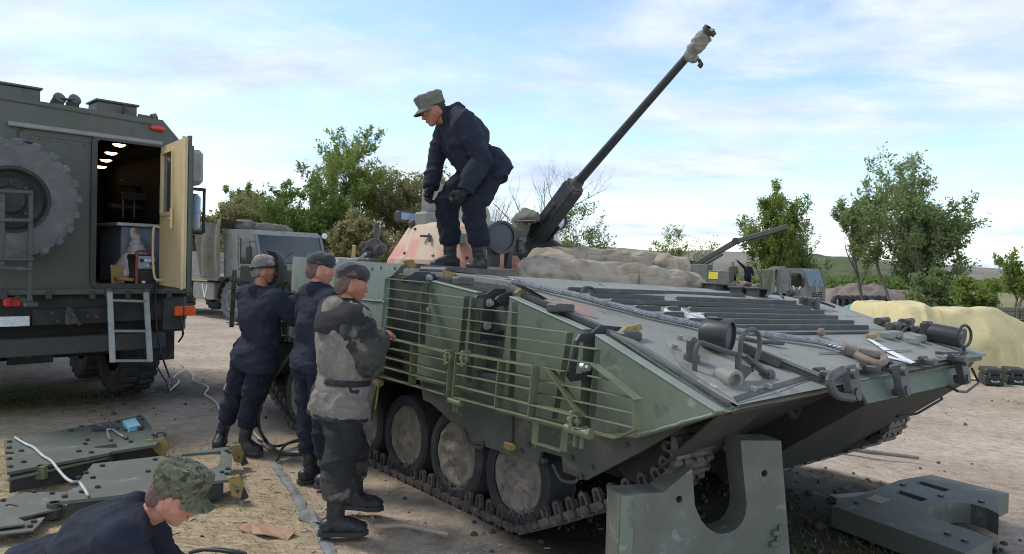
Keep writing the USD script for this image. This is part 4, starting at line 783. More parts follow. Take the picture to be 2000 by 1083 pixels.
for a_, b_, y in (((742, 700), (757, 600), -1.675), ((700, 585), (752, 590), -1.675)): part(veh, 'weld_seam', tube(np.linspace(V(*a_, 1, y), V(*b_, 1, y), 10) + np.random.default_rng(2).normal(0, .002, (10, 3)), .006, 5), MT['armour_pale'], True)
for a_, b_ in (((2.60, .815), (2.905, .865)), ((2.92, .87), (3.37, 1.055))): part(veh, 'weld_seam', tube(np.c_[np.linspace(a_[0], b_[0], 14), np.full(14, -1.602), np.linspace(a_[1], b_[1], 14)] + np.random.default_rng(3).normal(0, .002, (14, 3)), .007, 5), MT['armour_edge'], True)
# the wire rope that lies across the glacis
def rope(pts, r, pitch):
    P = spline(pts, 24); t = np.gradient(P, axis=0); t /= np.linalg.norm(t, axis=1, keepdims=True); s = np.r_[0, np.cumsum(np.linalg.norm(np.diff(P, axis=0), axis=1))]
    u = np.cross(t, A([0, 0, 1.])); u /= np.linalg.norm(u, axis=1, keepdims=True); w = np.cross(u, t); b = MB()
    S_ = np.linspace(0, s[-1], int(s[-1] / pitch * 14)); I = lambda Q: np.stack([np.interp(S_, s, Q[:, k]) for k in range(3)], 1); P2, u2, w2 = I(P), I(u), I(w)
    for k in range(6):
        a = S_ / pitch * 2 * np.pi + k * np.pi / 3; b.tube(P2 + r * .62 * (np.cos(a)[:, None] * u2 + np.sin(a)[:, None] * w2), r * .42, 5)
    return b.mesh()
cp = [(1000, 548, .03), (1035, 556, .03), (1062, 563, .03), (1130, 578, .035), (1196, 596, .03), (1262, 613, .03), (1330, 628, .03), (1392, 641, .04), (1450, 648, .05), (1530, 658, .07), (1600, 668, .075), (1650, 682, .085)]
wr = thing('wire_rope', 'twisted steel tow rope lying down the sloped front deck with rust brown end loop', 'tow rope', VM)
part(wr, 'rope', rope([GL(px, py, o) for px, py, o in cp], .021, .16), MT['wire_rope'], True)
e = [GL(px, py, .085) for px, py in [(1646, 681), (1668, 686), (1700, 692), (1722, 697), (1728, 704), (1718, 711), (1695, 704), (1672, 693)]]
part(wr, 'end_loop', tube(spline(e, 6), np.r_[np.linspace(.03, .024, 22), np.full(21, .024)][:len(spline(e, 6))], 10), MT['rope_end'], True)
part(wr, 'ferrule', cyl(GL(1652, 683, .085), GL(1676, 690, .085), .034, n=16), MT['rope_end'], 40)
# ------------------------------------------------------------------ the workshop van (x right along its tail, y forward, z up)
wu = ray(2377, 553); wu[2] = 0; wu /= np.linalg.norm(wu); wf = A([-wu[1], wu[0], 0])
WO = at(374, 572, 8.8); WO[2] = 0.0
WM = np.eye(4); WM[:3, 0] = wu; WM[:3, 1] = wf; WM[:3, 3] = WO; WR = WM[:3, :3]
def W(px, py, y=0.0):
    d = WR.T @ ray(px, py); o = WR.T @ (C0 - WO); return o + d * ((y - o[1]) / d[1])
van = thing('workshop_van', 'dark olive box bodied workshop truck with spare wheel on its tail and cream door open', 'truck', WM)
zb, zt = W(200, 572)[2], W(318, 235)[2]
xr = 0.0; xl = -2.5
c1, c2 = W(318, 235), W(346, 272)
outl = Polygon([(xl, zb), (xr, zb), (xr, c2[2] - .06), (c2[0] + .02, c2[2]), (c1[0], c1[2]), (xl + .3, c1[2]), (xl, c2[2] - .06)])
dh0, dh1 = W(187, 271), W(314, 556)
hole = Polygon([(dh0[0], dh1[2]), (dh1[0], dh1[2]), (dh1[0], dh0[2]), (dh0[0], dh0[2])]).buffer(-.05).buffer(.05)
ux, uz = (1, 0, 0), (0, 0, 1)
part(van, 'rear_wall', prism(outl.difference(hole), (0, .06, 0), ux, uz, .06), MT['van_olive'])
part(van, 'body', prism(outl.difference(outl.buffer(-.06)), (0, 4.6, 0), ux, uz, 4.54), MT['van_olive'])
part(van, 'front_wall', prism(outl.buffer(-.01), (0, 4.66, 0), ux, uz, .06), MT['van_olive'])
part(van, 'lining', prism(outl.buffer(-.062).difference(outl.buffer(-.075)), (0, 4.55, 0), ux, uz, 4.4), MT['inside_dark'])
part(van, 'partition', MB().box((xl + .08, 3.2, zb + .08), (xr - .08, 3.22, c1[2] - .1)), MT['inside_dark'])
part(van, 'floor', MB().box((xl + .08, .07, zb + .062), (xr - .08, 3.2, zb + .085)), MT['van_dark'])
part(van, 'door_frame', prism(hole.buffer(.045).difference(hole.buffer(-.012)), (0, -.001, 0), ux, uz, .035), MT['van_dark'])
p, q = W(15, 241, -.02), W(318, 281, -.02); part(van, 'rain_strip', bar(p, q, .05, .05, bev=.01), MT['truck_dust'])
p, q = W(0, 201, -.004), W(300, 244, -.004); part(van, 'seam', bar(p - [.4, 0, -.05], q, .01, .012), MT['van_dark'])
pan = Polygon([W(55, 262)[[0, 2]], W(182, 278)[[0, 2]], W(182, 560)[[0, 2]], W(55, 560)[[0, 2]]]); part(van, 'panel_frame', prism(pan.difference(pan.buffer(-.012)), (0, -.001, 0), ux, uz, .006), MT['van_olive'])
part(van, 'sill', MB().box((xl, -.03, zb - .02), (xr, .05, zb + .05), .01), MT['van_olive'])
for a_, b_, dy in (((-10, 168), (79, 200), .5), ((190, 197), (268, 228), .35)):
    p, q = W(*a_, .25), W(*b_, .25); z0 = c1[2] - .03
    lid = part(van, 'roof_box', MB().box((p[0], .25, z0), (q[0], .25 + dy, W(b_[0], a_[1] + (8 if a_[0] < 0 else 12), .25)[2]), .015), MT['van_olive'])
    zz = W(b_[0], a_[1] + (8 if a_[0] < 0 else 12), .25)[2]; part(lid, 'lid', MB().box((p[0] - .02, .23, zz - .002), (q[0] + .02, .27 + dy, zz + .022), .006), MT['van_olive'])
p = W(244, 221, .22); part(van, 'box_latch', MB().cyl(p, p - [0, .05, 0], .03, n=12).box(p + [-.02, -.05, 0], p + [.02, 0, .08], .006), MT['van_dark'])
for px, py in ((117, 196), (147, 199)):
    p = W(px, py, .4); v = part(van, 'roof_vent', lathe([(0, -.10), (.04, -.10), (.055, -.02), (.068, .01), (.064, .035), (.04, .05), (0, .052)], 18, p + [0, .05, .02], (.35, -1, .5)), MT['van_olive'], 40); part(v, 'vent_foot', MB().box(p + [-.045, 0, -.25], p + [.045, .1, .03], .02), MT['van_dark'])
part(van, 'roof_rod', cyl(W(117, 193, .4), W(147, 196, .4), .014, n=8), MT['black_steel'])
p, q = W(270, 226, .2), W(300, 231, .2); part(van, 'roof_pipe', MB().cyl(p, q, .02, n=10).cyl(q - [.02, 0, 0], q + [.03, 0, .02], .045, n=14), MT['van_olive'])
p = W(308, 251, -.02); part(van, 'marker_lamp', MB().add(hull([(p - [.05, 0, 0], .032), (p + [.05, 0, 0], .032)]), None), MT['lamp_red'], 40)
part(van, 'wiring', tube(spline([W(52, 248, -.02), W(38, 255, -.02), W(35, 268, -.02), W(36, 278, -.05)], 6), .007, 6), MT['black_steel'])
# open door
hA, hB = W(319, 289), W(319, 560); dA = WR.T @ (at(369, 270, (WM[:3, :3] @ hA + WO)[1] * .905) - WO); ddir = dA - hA; ddir[2] = 0; dw = np.linalg.norm(ddir); ddir /= dw; dn = np.cross(ddir, (0, 0, 1))
hz0, hz1 = hB[2] + .0, hA[2] + .02; hh = hz1 - hz0
o = hA * [1, 1, 0] + [0, 0, hz0] + dn * .0
win = Polygon([(dw * .12, hh * .53), (dw * .50, hh * .53), (dw * .50, hh * .92), (dw * .12, hh * .92)]).buffer(.02)
leafp = Polygon([(0, 0), (dw, 0), (dw, hh), (0, hh)])
dr = part(van, 'door', prism(leafp.buffer(-.02).difference(win), o, ddir, uz, .03), MT['door_cream'])
sgn = 1 if np.dot(np.cross(ddir, (0, 0, 1)), WR.T @ (C0 - WO) - o) > 0 else -1
part(dr, 'outer_skin', prism(leafp.difference(win.buffer(.0)), o - np.cross(ddir, (0, 0, 1)) * .035 * sgn, ddir, uz, .03), MT['van_olive'])
part(dr, 'edge_trim', prism(Polygon([(dw - .07, .01), (dw - .01, .01), (dw - .01, hh - .01), (dw - .07, hh - .01)]), o + np.cross(ddir, (0, 0, 1)) * .03 * sgn, ddir, uz, .02 ), MT['door_cream'])
part(dr, 'window_frame', prism(win.buffer(.035).difference(win.buffer(-.005)), o + np.cross(ddir, (0, 0, 1)) * .012 * sgn, ddir, uz, .035), MT['door_cream'])
mat('pane_dark', (.05, .07, .062), .12, spec=.5); part(dr, 'pane', prism(win.buffer(.004), o + np.cross(ddir, (0, 0, 1)) * .006 * sgn, ddir, uz, .008), MT['pane_dark'])
N_ = np.cross(ddir, (0, 0, 1)) * sgn; L_ = lambda u, v, w: o + ddir * u + A([0, 0, 1.]) * v + N_ * w
part(dr, 'grab_bar', tube(spline([L_(.02, hh * .42, .03), L_(.02, hh * .42, .09), L_(.02, hh * .3, .10), L_(.05, hh * .15, .10), L_(.12, hh * .06, .09), L_(.2, hh * .05, .04)], 6), .014, 8), MT['door_cream'])
part(dr, 'door_handle', MB().bar(L_(.6, hh * .40, .05), L_(.6, hh * .54, .05), .05, .03, up=(1, 0, 0), bev=.01).bar(L_(.45, hh * .47, .06), L_(.62, hh * .47, .06), .025, .02, bev=.006), MT['door_cream'])
# inside
for px, py, yy in ((233, 281, .8), (217, 297, 1.35), (207, 311, 1.9), (197, 324, 2.5)):
    p = W(px, py, yy); l_ = part(van, 'ceiling_lamp', lathe([(0, .03), (.05, .03), (.10, -.005), (.09, -.012), (0, -.01)], 16, p), MT['inside_dark'], 40); part(l_, 'bulb', lathe([(0, -.045), (.05, -.035), (.075, -.012), (0, -.011)], 16, p), MT['lamp_on'], 40)
p, q = W(226, 436, .7), W(316, 440, .7); part(van, 'bench_top', MB().box((p[0], .65, p[2] - .03), (min(q[0], -.1), 1.6, p[2] + .01), .006), MT['plate_white'])
part(van, 'bench_cabinet', MB().box((W(238, 440, .7)[0], .72, zb + .09), (-.1, 1.55, p[2] - .03), .01), MT['bench_grey'])
for px, py, w, h, yy in ((262, 385, .16, .10, 1.5), (245, 405, .2, .06, 1.6), (258, 360, .14, .08, 1.7)):
    p = W(px, py, yy); part(van, 'shelf_box', MB().box(p - [w, .1, h / 2], p + [w, .1, h / 2], .01), MT['van_dark'])
for px in (240, 262): part(van, 'shelf_post', MB().bar(W(px, 376, 1.45), W(px, 425, 1.45), .012, .012, up=(1, 0, 0)), MT['bright_metal'])
# tail
part(van, 'tail_beam', MB().box((W(60, 620, .1)[0], .02, W(60, 636, .1)[2]), (W(212, 630, .1)[0], .18, W(60, 603, .1)[2]), .01), MT['chassis'])
part(van, 'tail_beam', MB().box((xl, -.02, W(160, 690, 0)[2]), (W(322, 690)[0], .14, W(160, 656, 0)[2]), .012), MT['van_dark'])
part(van, 'underframe', MB().box((xl + .35, .4, .75), (-.35, 6.4, zb - .12)), MT['chassis'])
part(van, 'rear_apron', MB().box((xl, .08, zb - .34), (-.02, .16, zb - .02), .01), MT['chassis'])
part(van, 'mudguard', MB().box((W(322, 600)[0], .02, W(340, 648)[2]), (W(366, 600)[0], .5, zb - .04), .03), MT['van_dark'])
for s_, px in ((1, 305), (-1, 60)):
    p = W(px, 650, .5); part(van, 'rear_mudflap', MB().box(p - [.22, .01, .35], p + [.22, .01, .3], .004), MT['rubber'])
p = W(138, 617, -.03); part(van, 'tow_coupling', MB().box(p - [.05, .02, .10], p + [.03, .06, .08], .015).bar(p + [-.04, -.03, .1], p + [.08, -.03, -.1], .03, .03).cyl(p + [.02, -.06, -.05], p + [.02, .02, -.05], .035, n=14), MT['dark_steel'])
for px, py in ((100, 612), (112, 628), (170, 618), (188, 619)): p = W(px, py, .018); part(van, 'bolt', cyl(p, p - [0, .02, 0], .02, n=6), MT['dark_steel'])
for a_, b_, m_ in (((343, 599), (382, 617), 'lamp_orange'), ((8, 581), (42, 599), 'lamp_red')):
    p, q = W(*a_, -.05), W(*b_, -.05); l_ = part(van, 'tail_lamp', MB().box((p[0], -.05, q[2]), (q[0], .05, p[2]), .012), MT[m_]); c = p * .6 + q * .4; part(l_, 'lens_rib', MB().box((c[0] - .006, -.058, q[2]), (c[0] + .006, -.045, p[2])), MT['van_dark'])
p, q = W(-30, 620, -.03), W(58, 637, -.03); part(van, 'number_plate', MB().box((p[0], -.03, q[2]), (q[0], -.02, p[2] - .0), .003), MT['plate_white'], label='blank pale number plate')
# spare wheel and its carrier
def tyre(parent, name, c, d, r, w, mt='tyre_grey', rim='chassis', lugs=24, rim_r=.54):
    d = A(d, float); R0 = r
    prof = [(r * rim_r, -w * .42), (r * .66, -w * .5), (r * .86, -w * .53), (r * .95, -w * .46), (r * .955, 0), (r * .95, w * .46), (r * .86, w * .53), (r * .66, w * .5), (r * rim_r, w * .42), (r * (rim_r - .03), w * .3), (r * (rim_r - .03), -w * .3)]
    m = lathe(prof, 48, c, d)
    t_ = part(parent, name, m, MT[mt], 40)
    Fm = frame(d); L = MB()
    for k in range(lugs):
        for sd in (-1, 1):
            a = 2 * np.pi * (k + (.25 if sd > 0 else -.25)) / lugs; er = np.cos(a) * Fm[:, 1] + np.sin(a) * Fm[:, 2]; et = -np.sin(a) * Fm[:, 1] + np.cos(a) * Fm[:, 2]
            lb = rbox((r * .13, r * .145, w * .50), r * .025); M = np.eye(4); M[:3, 0] = er; M[:3, 1] = et; M[:3, 2] = np.cross(er, et); M[:3, 3] = A(c) + er * r * .94 + M[:3, 2] * w * .27 * sd; lb.apply_transform(M); L.add(lb)
    part(t_, 'tread_lugs', L, MT[mt], kind='stuff')
    part(t_, 'rim', lathe([(r * (rim_r - .01), w * .40), (r * (rim_r + .01), w * .44), (r * (rim_r - .04), w * .42), (r * (rim_r - .08), w * .2), (r * (rim_r - .16), w * .12), (r * .24, w * .16), (r * .20, w * .26), (0, w * .27)], 36, c, d), MT[rim], 40)
    for k in range(8):
        a = k * np.pi / 4; e = np.cos(a) * Fm[:, 1] + np.sin(a) * Fm[:, 2]; b0 = A(c) + e * r * .30 + d * w * .15; part(t_, 'wheel_nut', cyl(b0, b0 + d * w * .06, r * .025, n=6), MT['dark_steel'])
    return t_
sc_ = W(17, 391, -.32); tyre(van, 'spare_wheel', sc_, (0, -1, 0), .60, .38, lugs=22)
part(van, 'spare_carrier', MB().box(sc_ + [-.25, .15, -.25], sc_ + [.25, .33, .25], .02).tube(spline([sc_ + [.15, .15, .45], sc_ + [.2, .3, .62], sc_ + [.3, .33, .6]], 5), .02, 8), MT['chassis'])
for a_, b_ in (((-40, 372), (64, 376)), ((-40, 429), (64, 431)), ((-40, 505), (66, 507)), ((-40, 521), (64, 526))): part(van, 'rack_bar', bar(W(*a_, -.62), W(*b_, -.62), .035, .035, bev=.006), MT['dark_steel'])
for a_, b_ in (((60, 374), (58, 590)), ((5, 374), (4, 520))): part(van, 'rack_post', bar(W(*a_, -.60), W(*b_, -.60), .04, .04, up=(1, 0, 0), bev=.006), MT['dark_steel'])
p = W(60, 590, -.6); part(van, 'rack_foot', MB().bar(p, p + [0, .62, .02], .05, .05, bev=.008).box(p - [.06, .03, .05], p + [.06, .06, .0], .01), MT['dark_steel'])
for x, y in ((-.42, .95), (-2.08, .95), (-.42, 2.3), (-2.08, 2.3), (-.42, 5.9), (-2.08, 5.9)):
    tyre(van, 'wheel', (x, y, .58), (1 if x > -1 else -1, 0, 0), .58, .4, 'rubber')
for x in (.95, 2.3): part(van, 'axle', cyl((-2.0, x, .58), (-.5, x, .58), .10, n=14), MT['chassis'])
part(van, 'cab', MB().box((xl + .02, 5.0, 1.0), (-.02, 7.2, 2.95), .15), MT['van_olive'])
part(van, 'side_locker', MB().box(A([.04, .55, W(384, 362, .6)[2]]), A([.36, 1.05, W(384, 293, .6)[2]]), .05), MT['truck_dust'])
p = W(383, 410, .6); part(van, 'side_rack', MB().box((.02, .5, p[2] - .3), (.36, .53, p[2] - .27)).box((.02, .5, p[2] + .24), (.36, .53, p[2] + .28)).box((.33, .5, p[2] - .3), (.36, .53, p[2] + .28)).box((.02, .55, p[2] - .32), (.36, 1.0, p[2] - .29)), MT['chassis'])
part(van, 'side_step', MB().box((.0, .3, zb - .16), (.16, 1.6, zb - .05), .02), MT['chassis'])
for px, py, r_, m_ in ((381, 398, .07, 'mirror_blue'), (381, 428, .06, 'bench_grey')): p = W(px, py, .75); part(van, 'side_can', lathe([(0, -.12), (r_, -.12), (r_, .08), (r_ * .4, .13), (0, .13)], 16, p), MT[m_], 40)

# things in and at the doorway
wz = lambda px, py, y: W(px, py, y)
p0, p1 = wz(266, 553, .12), wz(304, 498, .12)
wm = thing('welding_machine', 'dark welding machine with red frame standing on the edge of the doorway', 'welding machine', WM)
part(wm, 'case', MB().box((p0[0], .10, zb + .09), (p1[0], .50, p1[2]), .02), MT['black_case'])
part(wm, 'side_frame', MB().box((p0[0] - .02, .085, zb + .088), (p0[0] + .012, .115, p1[2] + .02), .006), MT['welder_red'])
fc = lambda u, v: A([p0[0] + (p1[0] - p0[0]) * u, .098, zb + .09 + (p1[2] - zb - .09) * v])
part(wm, 'control_panel', MB().box(fc(.05, .52), fc(.95, .95) - [0, .012, 0], .004), MT['bench_grey'])
for u, v, r_ in ((.2, .8, .022), (.4, .8, .018), (.6, .8, .018), (.8, .7, .03), (.5, .62, .016)): part(wm, 'knob', cyl(fc(u, v) - [0, .012, 0], fc(u, v) - [0, .035, 0], r_, n=14), MT['plate_white' if r_ < .02 else 'black_steel'])
for k in range(6): part(wm, 'vent_slat', bar(fc(.1, .08 + .065 * k) - [0, .008, 0], fc(.92, .08 + .065 * k) - [0, .008, 0], .02, .010), MT['dark_steel'])
part(wm, 'carry_handle', tube(spline([fc(.1, 1.0) + [0, .1, 0], fc(.15, 1.1) + [0, .1, 0], fc(.85, 1.1) + [0, .1, 0], fc(.9, 1.0) + [0, .1, 0]], 5), .012, 8), MT['welder_red'])
for u in (.3, .95): part(wm, 'cable_plug', MB().box(fc(u, .02) - [.02, .05, .0], fc(u, .12) + [.02, -.015, 0], .008), MT['plate_white'])
bc = wz(262, 505, .55); zf = zb + .09
bag = wrinkle(soften(union([hull([((bc[0] - .14, .5, zf + .12), .11), ((bc[0] + .12, .55, zf + .12), .11), ((bc[0] + .02, .55, zf + .36), .09)]), hull([((bc[0] + .02, .55, zf + .36), .08), ((bc[0] + .02, .55, zf + .55), .03)]), hull([((bc[0] + .0, .55, zf + .5), .02), ((bc[0] - .02, .55, zf + .64), .012)])]), .018, 4), .05, 9, 12)
single('plastic_bag', bag, MT['bag_white'], 'white plastic carrier bag with orange print inside the open van door', 'bag', WM, True)
p, q = wz(218, 513, .35), wz(243, 548, .35); single('cardboard_piece', MB().add(prism(Polygon([(0, 0), (q[0] - p[0], 0), (q[0] - p[0], .2), (0, .22)]), (p[0], .35, zf), ux, (0, .25, 1), .01)), MT['card_brown'], 'small upright piece of brown cardboard inside the van doorway', 'cardboard', WM)
a = np.linspace(0, np.pi * 2, 30); c = wz(250, 548, .3); single('orange_hose_coil', tube(np.c_[c[0] + .12 * np.cos(a), .32 + .1 * np.sin(a), zf + .03 + .03 * np.sin(a * .5)], .022, 8), MT['card_brown'], 'short coil of brown orange hose on the van floor', 'hose', WM, True)
ld = thing('step_ladder', 'grey aluminium three rung ladder hooked below the open van door', 'ladder', WM)
for a_, b_ in (((214, 570), (220, 709)), ((285, 571), (293, 708))): part(ld, 'rail', bar(W(*a_, -.10), W(*b_, -.42), .03, .06, up=(1, 0, 0), bev=.006), MT['aluminium'])
for a_, b_, y in (((217, 587), (286, 589), -.14), ((219, 647), (289, 647), -.27), ((220, 705), (293, 705), -.40)): part(ld, 'rung', bar(W(*a_, y), W(*b_, y), .05, .028, bev=.006), MT['aluminium'])
for px in (212, 287): p = W(px, 572, -.08); part(ld, 'hook', MB().box(p - [.03, .03, .05], p + [.03, .1, .05], .01), MT['van_olive'])
def cable(pts, r, m, label, cat='cable', name='cable', n=8, world=True, M=None): return single(name, tube(spline(pts, n), r, 6), MT[m], label, cat, M, True)
Wg = lambda px, py, y: WR @ W(px, py, y) + WO
cable([Wg(296, 548, .05), Wg(304, 555, -.05), Wg(303, 600, -.08), Wg(309, 660, -.12), Wg(318, 700, -.2), G(330, 735, .02), G(331, 760, .02)], .011, 'hose_black', 'black cable hanging from the welding machine to the ground')
cable([Wg(305, 553, .05), Wg(300, 565, -.06), Wg(291, 590, -.08), Wg(290, 640, -.12), Wg(300, 700, -.2), G(322, 742, .02), G(334, 752, .02)], .010, 'hose_black', 'thin dark cable looping down beside the ladder rail')
cable([Wg(353, 617, -.06), Wg(356, 640, -.06), Wg(357, 655, .0), Wg(349, 668, .1)], .012, 'hose_black', 'short black hose looping below the right tail lamp', 'hose', 'hose')
cable([G(332, 763, .015), G(350, 745, .015), G(339, 737, .015), G(361, 721, .015), G(356, 713, .015), G(348, 707, .015)], .010, 'cable_white', 'pale cable zigzagging on the ground behind the van corner')
cable([G(361, 722, .015), G(376, 732, .015), G(379, 744, .015), G(406, 756, .015), G(400, 770, .015), G(412, 778, .015), G(424, 789, .015), G(428, 800, .015)], .010, 'cable_white', 'pale cable running from the van towards the man at the rear of the vehicle')
cable([G(440, 770, .015), G(438, 758, .015), G(446, 752, .015), G(470, 800, .015), G(500, 850, .015), G(540, 880, .015), G(590, 876, .015), G(600, 880, .015)], .010, 'cable_white', 'pale cable passing behind the boots of the welder')
vg = lambda px, py, y: VO + VR @ V(px, py, 1, y)
cable([vg(604, 640, -1.9), vg(570, 690, -1.95), vg(530, 745, -2.0), vg(510, 790, -2.1), vg(505, 830, -2.1), G(520, 862, .03), G(548, 885, .03), G(590, 888, .03), G(640, 880, .03)], .016, 'hose_black', 'thick black hose drooping from the rear of the vehicle to the ground', 'hose', 'hose')
cable([G(505, 860, .02), G(540, 872, .02), G(580, 860, .02), G(610, 858, .02), G(560, 868, .02), G(540, 900, .02)], .012, 'hose_black', 'black hose curled on the ground between the boots of the men', 'hose', 'hose')
cable([G(20, 780, .02), G(90, 785, .02), G(160, 784, .02), G(250, 776, .02), G(300, 765, .02)], .009, 'hose_black', 'thin black cable lying across the straw in front of the van')

for k in range(22):
    a_q = W(60 + 5.6 * k, 0)[0]
    for yy, (l0, l1) in (('t', ((62, 270), (180, 286))), ('b', ((62, 553), (180, 553)))):
        p = W(l0[0] + (l1[0] - l0[0]) * k / 21, l0[1] + (l1[1] - l0[1]) * k / 21, -.004)
        if k % 3 == 0: part(van, 'rivet', lathe([(0, -.002), (.011, -.002), (.008, .004), (0, .006)], 8, p, (0, -1, 0)), MT['van_olive'])
for f_ in (.12, .5, .88): p = hA * [1, 1, 0] + A([0, 0, hz0 + hh * f_]); part(van, 'door_hinge', MB().cyl(p - [0, .02, .05], p + [0, -.02, .05], .02, n=10).box(p + [.0, -.03, -.04], p + [.10, -.02, .04], .004), MT['van_dark'])
p, q = W(187, 562, -.012), W(316, 562, -.012); part(van, 'door_step_edge', bar(p, q, .04, .03, bev=.006), MT['dark_steel'])
for px in (8, 95, 180, 250, 330): p = W(px, 572, -.03); part(van, 'body_clamp', MB().box(p - [.03, .02, .07], p + [.03, .03, .02], .006), MT['van_dark'])
# ------------------------------------------------------------------ trucks in the background
def place(px, py, ang, off=(0, 0)):      # ground point under the pixel, heading ang (degrees from east)
    g = G(px, py); M = T(g[0], g[1], 0, math.radians(ang)); M[:3, 3] -= M[:3, :3] @ A([off[0], off[1], 0]); M[2, 3] = g[2]; return M
def cab_parts(t, paint, y0=-1.2, y1=1.2, x0=-.45, x1=1.35, marks=False):
    prof = [(x0, .95), (x1 - .05, .80), (x1, 1.0), (x1 - .02, 1.72), (x1 - .30, 2.58), (x1 - .5, 2.70), (x0 + .12, 2.72), (x0, 2.6)]
    sidew = Polygon([(x1 - .95, 1.72), (x1 - .28, 1.70), (x1 - .46, 2.38), (x1 - .95, 2.42)]).buffer(.03)
    arch = Point(0, .55).buffer(.72)
    P = Polygon(prof)
    for y in (y0, y1 - .05): part(t, 'cab_side', prism(P.difference(sidew).difference(arch), (0, y + .05, 0), (1, 0, 0), (0, 0, 1), .05), MT[paint])
    for y in (y0, y1 - .05): part(t, 'side_pane', prism(sidew, (0, y + .03, 0), (1, 0, 0), (0, 0, 1), .008), MT['window_glass'])
    part(t, 'cab_front', loft([(x1 - .05, .80), (x1, 1.0), (x1 - .02, 1.72), (x1 - .07, 1.72), (x1 - .06, .8)], [(x1 - .05, .80), (x1, 1.0), (x1 - .02, 1.72), (x1 - .07, 1.72), (x1 - .06, .8)], y0 + .05, y1 - .05), MT[paint])
    part(t, 'cab_roof', loft([(x1 - .28, 2.55), (x1 - .5, 2.70), (x0 + .12, 2.72), (x0, 2.6), (x0 + .05, 2.55)], [(x1 - .28, 2.55), (x1 - .5, 2.70), (x0 + .12, 2.72), (x0, 2.6), (x0 + .05, 2.55)], y0 + .05, y1 - .05), MT[paint])
    part(t, 'cab_back', MB().box((x0, y0 + .05, .95), (x0 + .05, y1 - .05, 2.56)), MT[paint])
    a, b_ = A([x1 - .03, 0, 1.73]), A([x1 - .28, 0, 2.55])
    part(t, 'windscreen', MB().bar((a + b_) / 2 + [0, y0 + .1, 0], (a + b_) / 2 + [0, y1 - .1, 0], .012, np.linalg.norm(b_ - a), up=b_ - a), MT['window_glass'])
    for y in (y0 + .06, y1 - .06): part(t, 'pillar', bar(a + [.0, y, 0], b_ + [.0, y, 0], .09, .05), MT[paint])
    part(t, 'cab_floor', MB().box((x0, y0 + .05, .95), (x1 - .07, y1 - .05, 1.05)), MT['chassis'])
    for y in (y0 + .55, y1 - .55): part(t, 'seat', MB().box((x0 + .15, y - .25, 1.05), (x0 + .7, y + .25, 1.45), .05).box((x0 + .1, y - .25, 1.4), (x0 + .25, y + .25, 2.2), .05), MT['chassis'])
    an = np.linspace(0, 2 * np.pi, 20); part(t, 'steering_wheel', tube(np.c_[x1 - .45 + .06 * np.sin(an), y1 - .6 + .22 * np.cos(an), 1.8 + .2 * np.sin(an)], .018, 6), MT['black_steel'])
    part(t, 'bumper', MB().box((x1 - .1, y0 - .02, .55), (x1 + .12, y1 + .02, .88), .04), MT[paint])
    for k in range(4): part(t, 'grille_slat', bar((x1 + .008, y0 + .5, 1.08 + .1 * k), (x1 + .008, y1 - .5, 1.08 + .1 * k), .02, .05), MT['chassis'])
    for y in (y0 + .22, y1 - .22):
        h = part(t, 'headlight', lathe([(0, 0), (.12, 0), (.13, .03), (.10, .04)], 20, (x1 + .11, y, .72), (1, 0, 0)), MT['black_steel'], 40); part(h, 'lens', lathe([(0, .03), (.1, .02), (.1, .0)], 20, (x1 + .11, y, .72), (1, 0, 0)), MT['lens_glass'], 40)
    for s_, y in ((-1, y0), (1, y1)):
        part(t, 'door_seam', MB().box((x1 - 1.05, y - .003 * 1, .98), (x1 - 1.035, y + .003, 2.5)), MT['chassis'])
        m_ = part(t, 'wing_mirror', MB().box((x1 - .30, y + s_ * .16 - .1, 1.75), (x1 - .22, y + s_ * .16 + .1, 2.2), .03), MT['black_steel']); part(m_, 'mirror_arm', tube([(x1 - .25, y, 2.35), (x1 - .25, y + s_ * .15, 2.35), (x1 - .25, y + s_ * .15, 2.15)], .015, 6), MT['black_steel'])
        part(t, 'door_handle', MB().box((x1 - 1.0, y - .03, 1.52), (x1 - .84, y + .03, 1.56), .008), MT['chassis'])
        part(t, 'wheel_arch', prism(arch.buffer(.04).difference(arch).intersection(Polygon([(-2, .6), (2, .6), (2, 2), (-2, 2)])), (0, y + (.14 if s_ < 0 else .06), 0), (1, 0, 0), (0, 0, 1), .2), MT['chassis'])
    for y in (-.5, .3): part(t, 'wiper', bar((x1 + .0, y, 1.76), (x1 - .12, y + .55, 2.1), .012, .012), MT['black_steel'])
    if marks:
        Vm = Polygon([(-.24, .24), (-.17, .24), (0, -.15), (.17, .24), (.24, .24), (.045, -.24), (-.045, -.24)])
        part(t, 'white_mark', prism(Vm, (x1 - .66, y0 - .002, 1.50), (1, 0, 0), (0, 0, 1), .004), MT['white_paint'])
        part(t, 'white_mark', prism(Vm, (x1 + .004, 0, 1.52), (0, 1, 0), (0, 0, 1), .004), MT['white_paint'])
    return Polygon(prof)
def truck_wheels(t, xs, r=.6):
    for x in xs:
        for s_ in (-1, 1): tyre(t, 'wheel', (x, s_ * 1.02, r - .02), (0, s_, 0), r, .38, 'tyre_grey', 'truck_dust', 18)
        part(t, 'axle', cyl((x, -.9, r), (x, .9, r), .1, n=10), MT['chassis'])
CTM = place(452, 626, -37, (0, -1.2))
ct = thing('cargo_truck', 'grey green cab-over army truck with rolled canvas over its load bed', 'truck', CTM)
cab_parts(ct, 'truck_green'); truck_wheels(ct, (0, -3.2, -4.5))
part(ct, 'chassis_rail', MB().box((-6.6, -.45, .75), (1.2, -.3, 1.0)).box((-6.6, .3, .75), (1.2, .45, 1.0)), MT['chassis'])
part(ct, 'bed_floor', MB().box((-6.6, -1.22, 1.15), (-.75, 1.22, 1.27)), MT['truck_dust'])
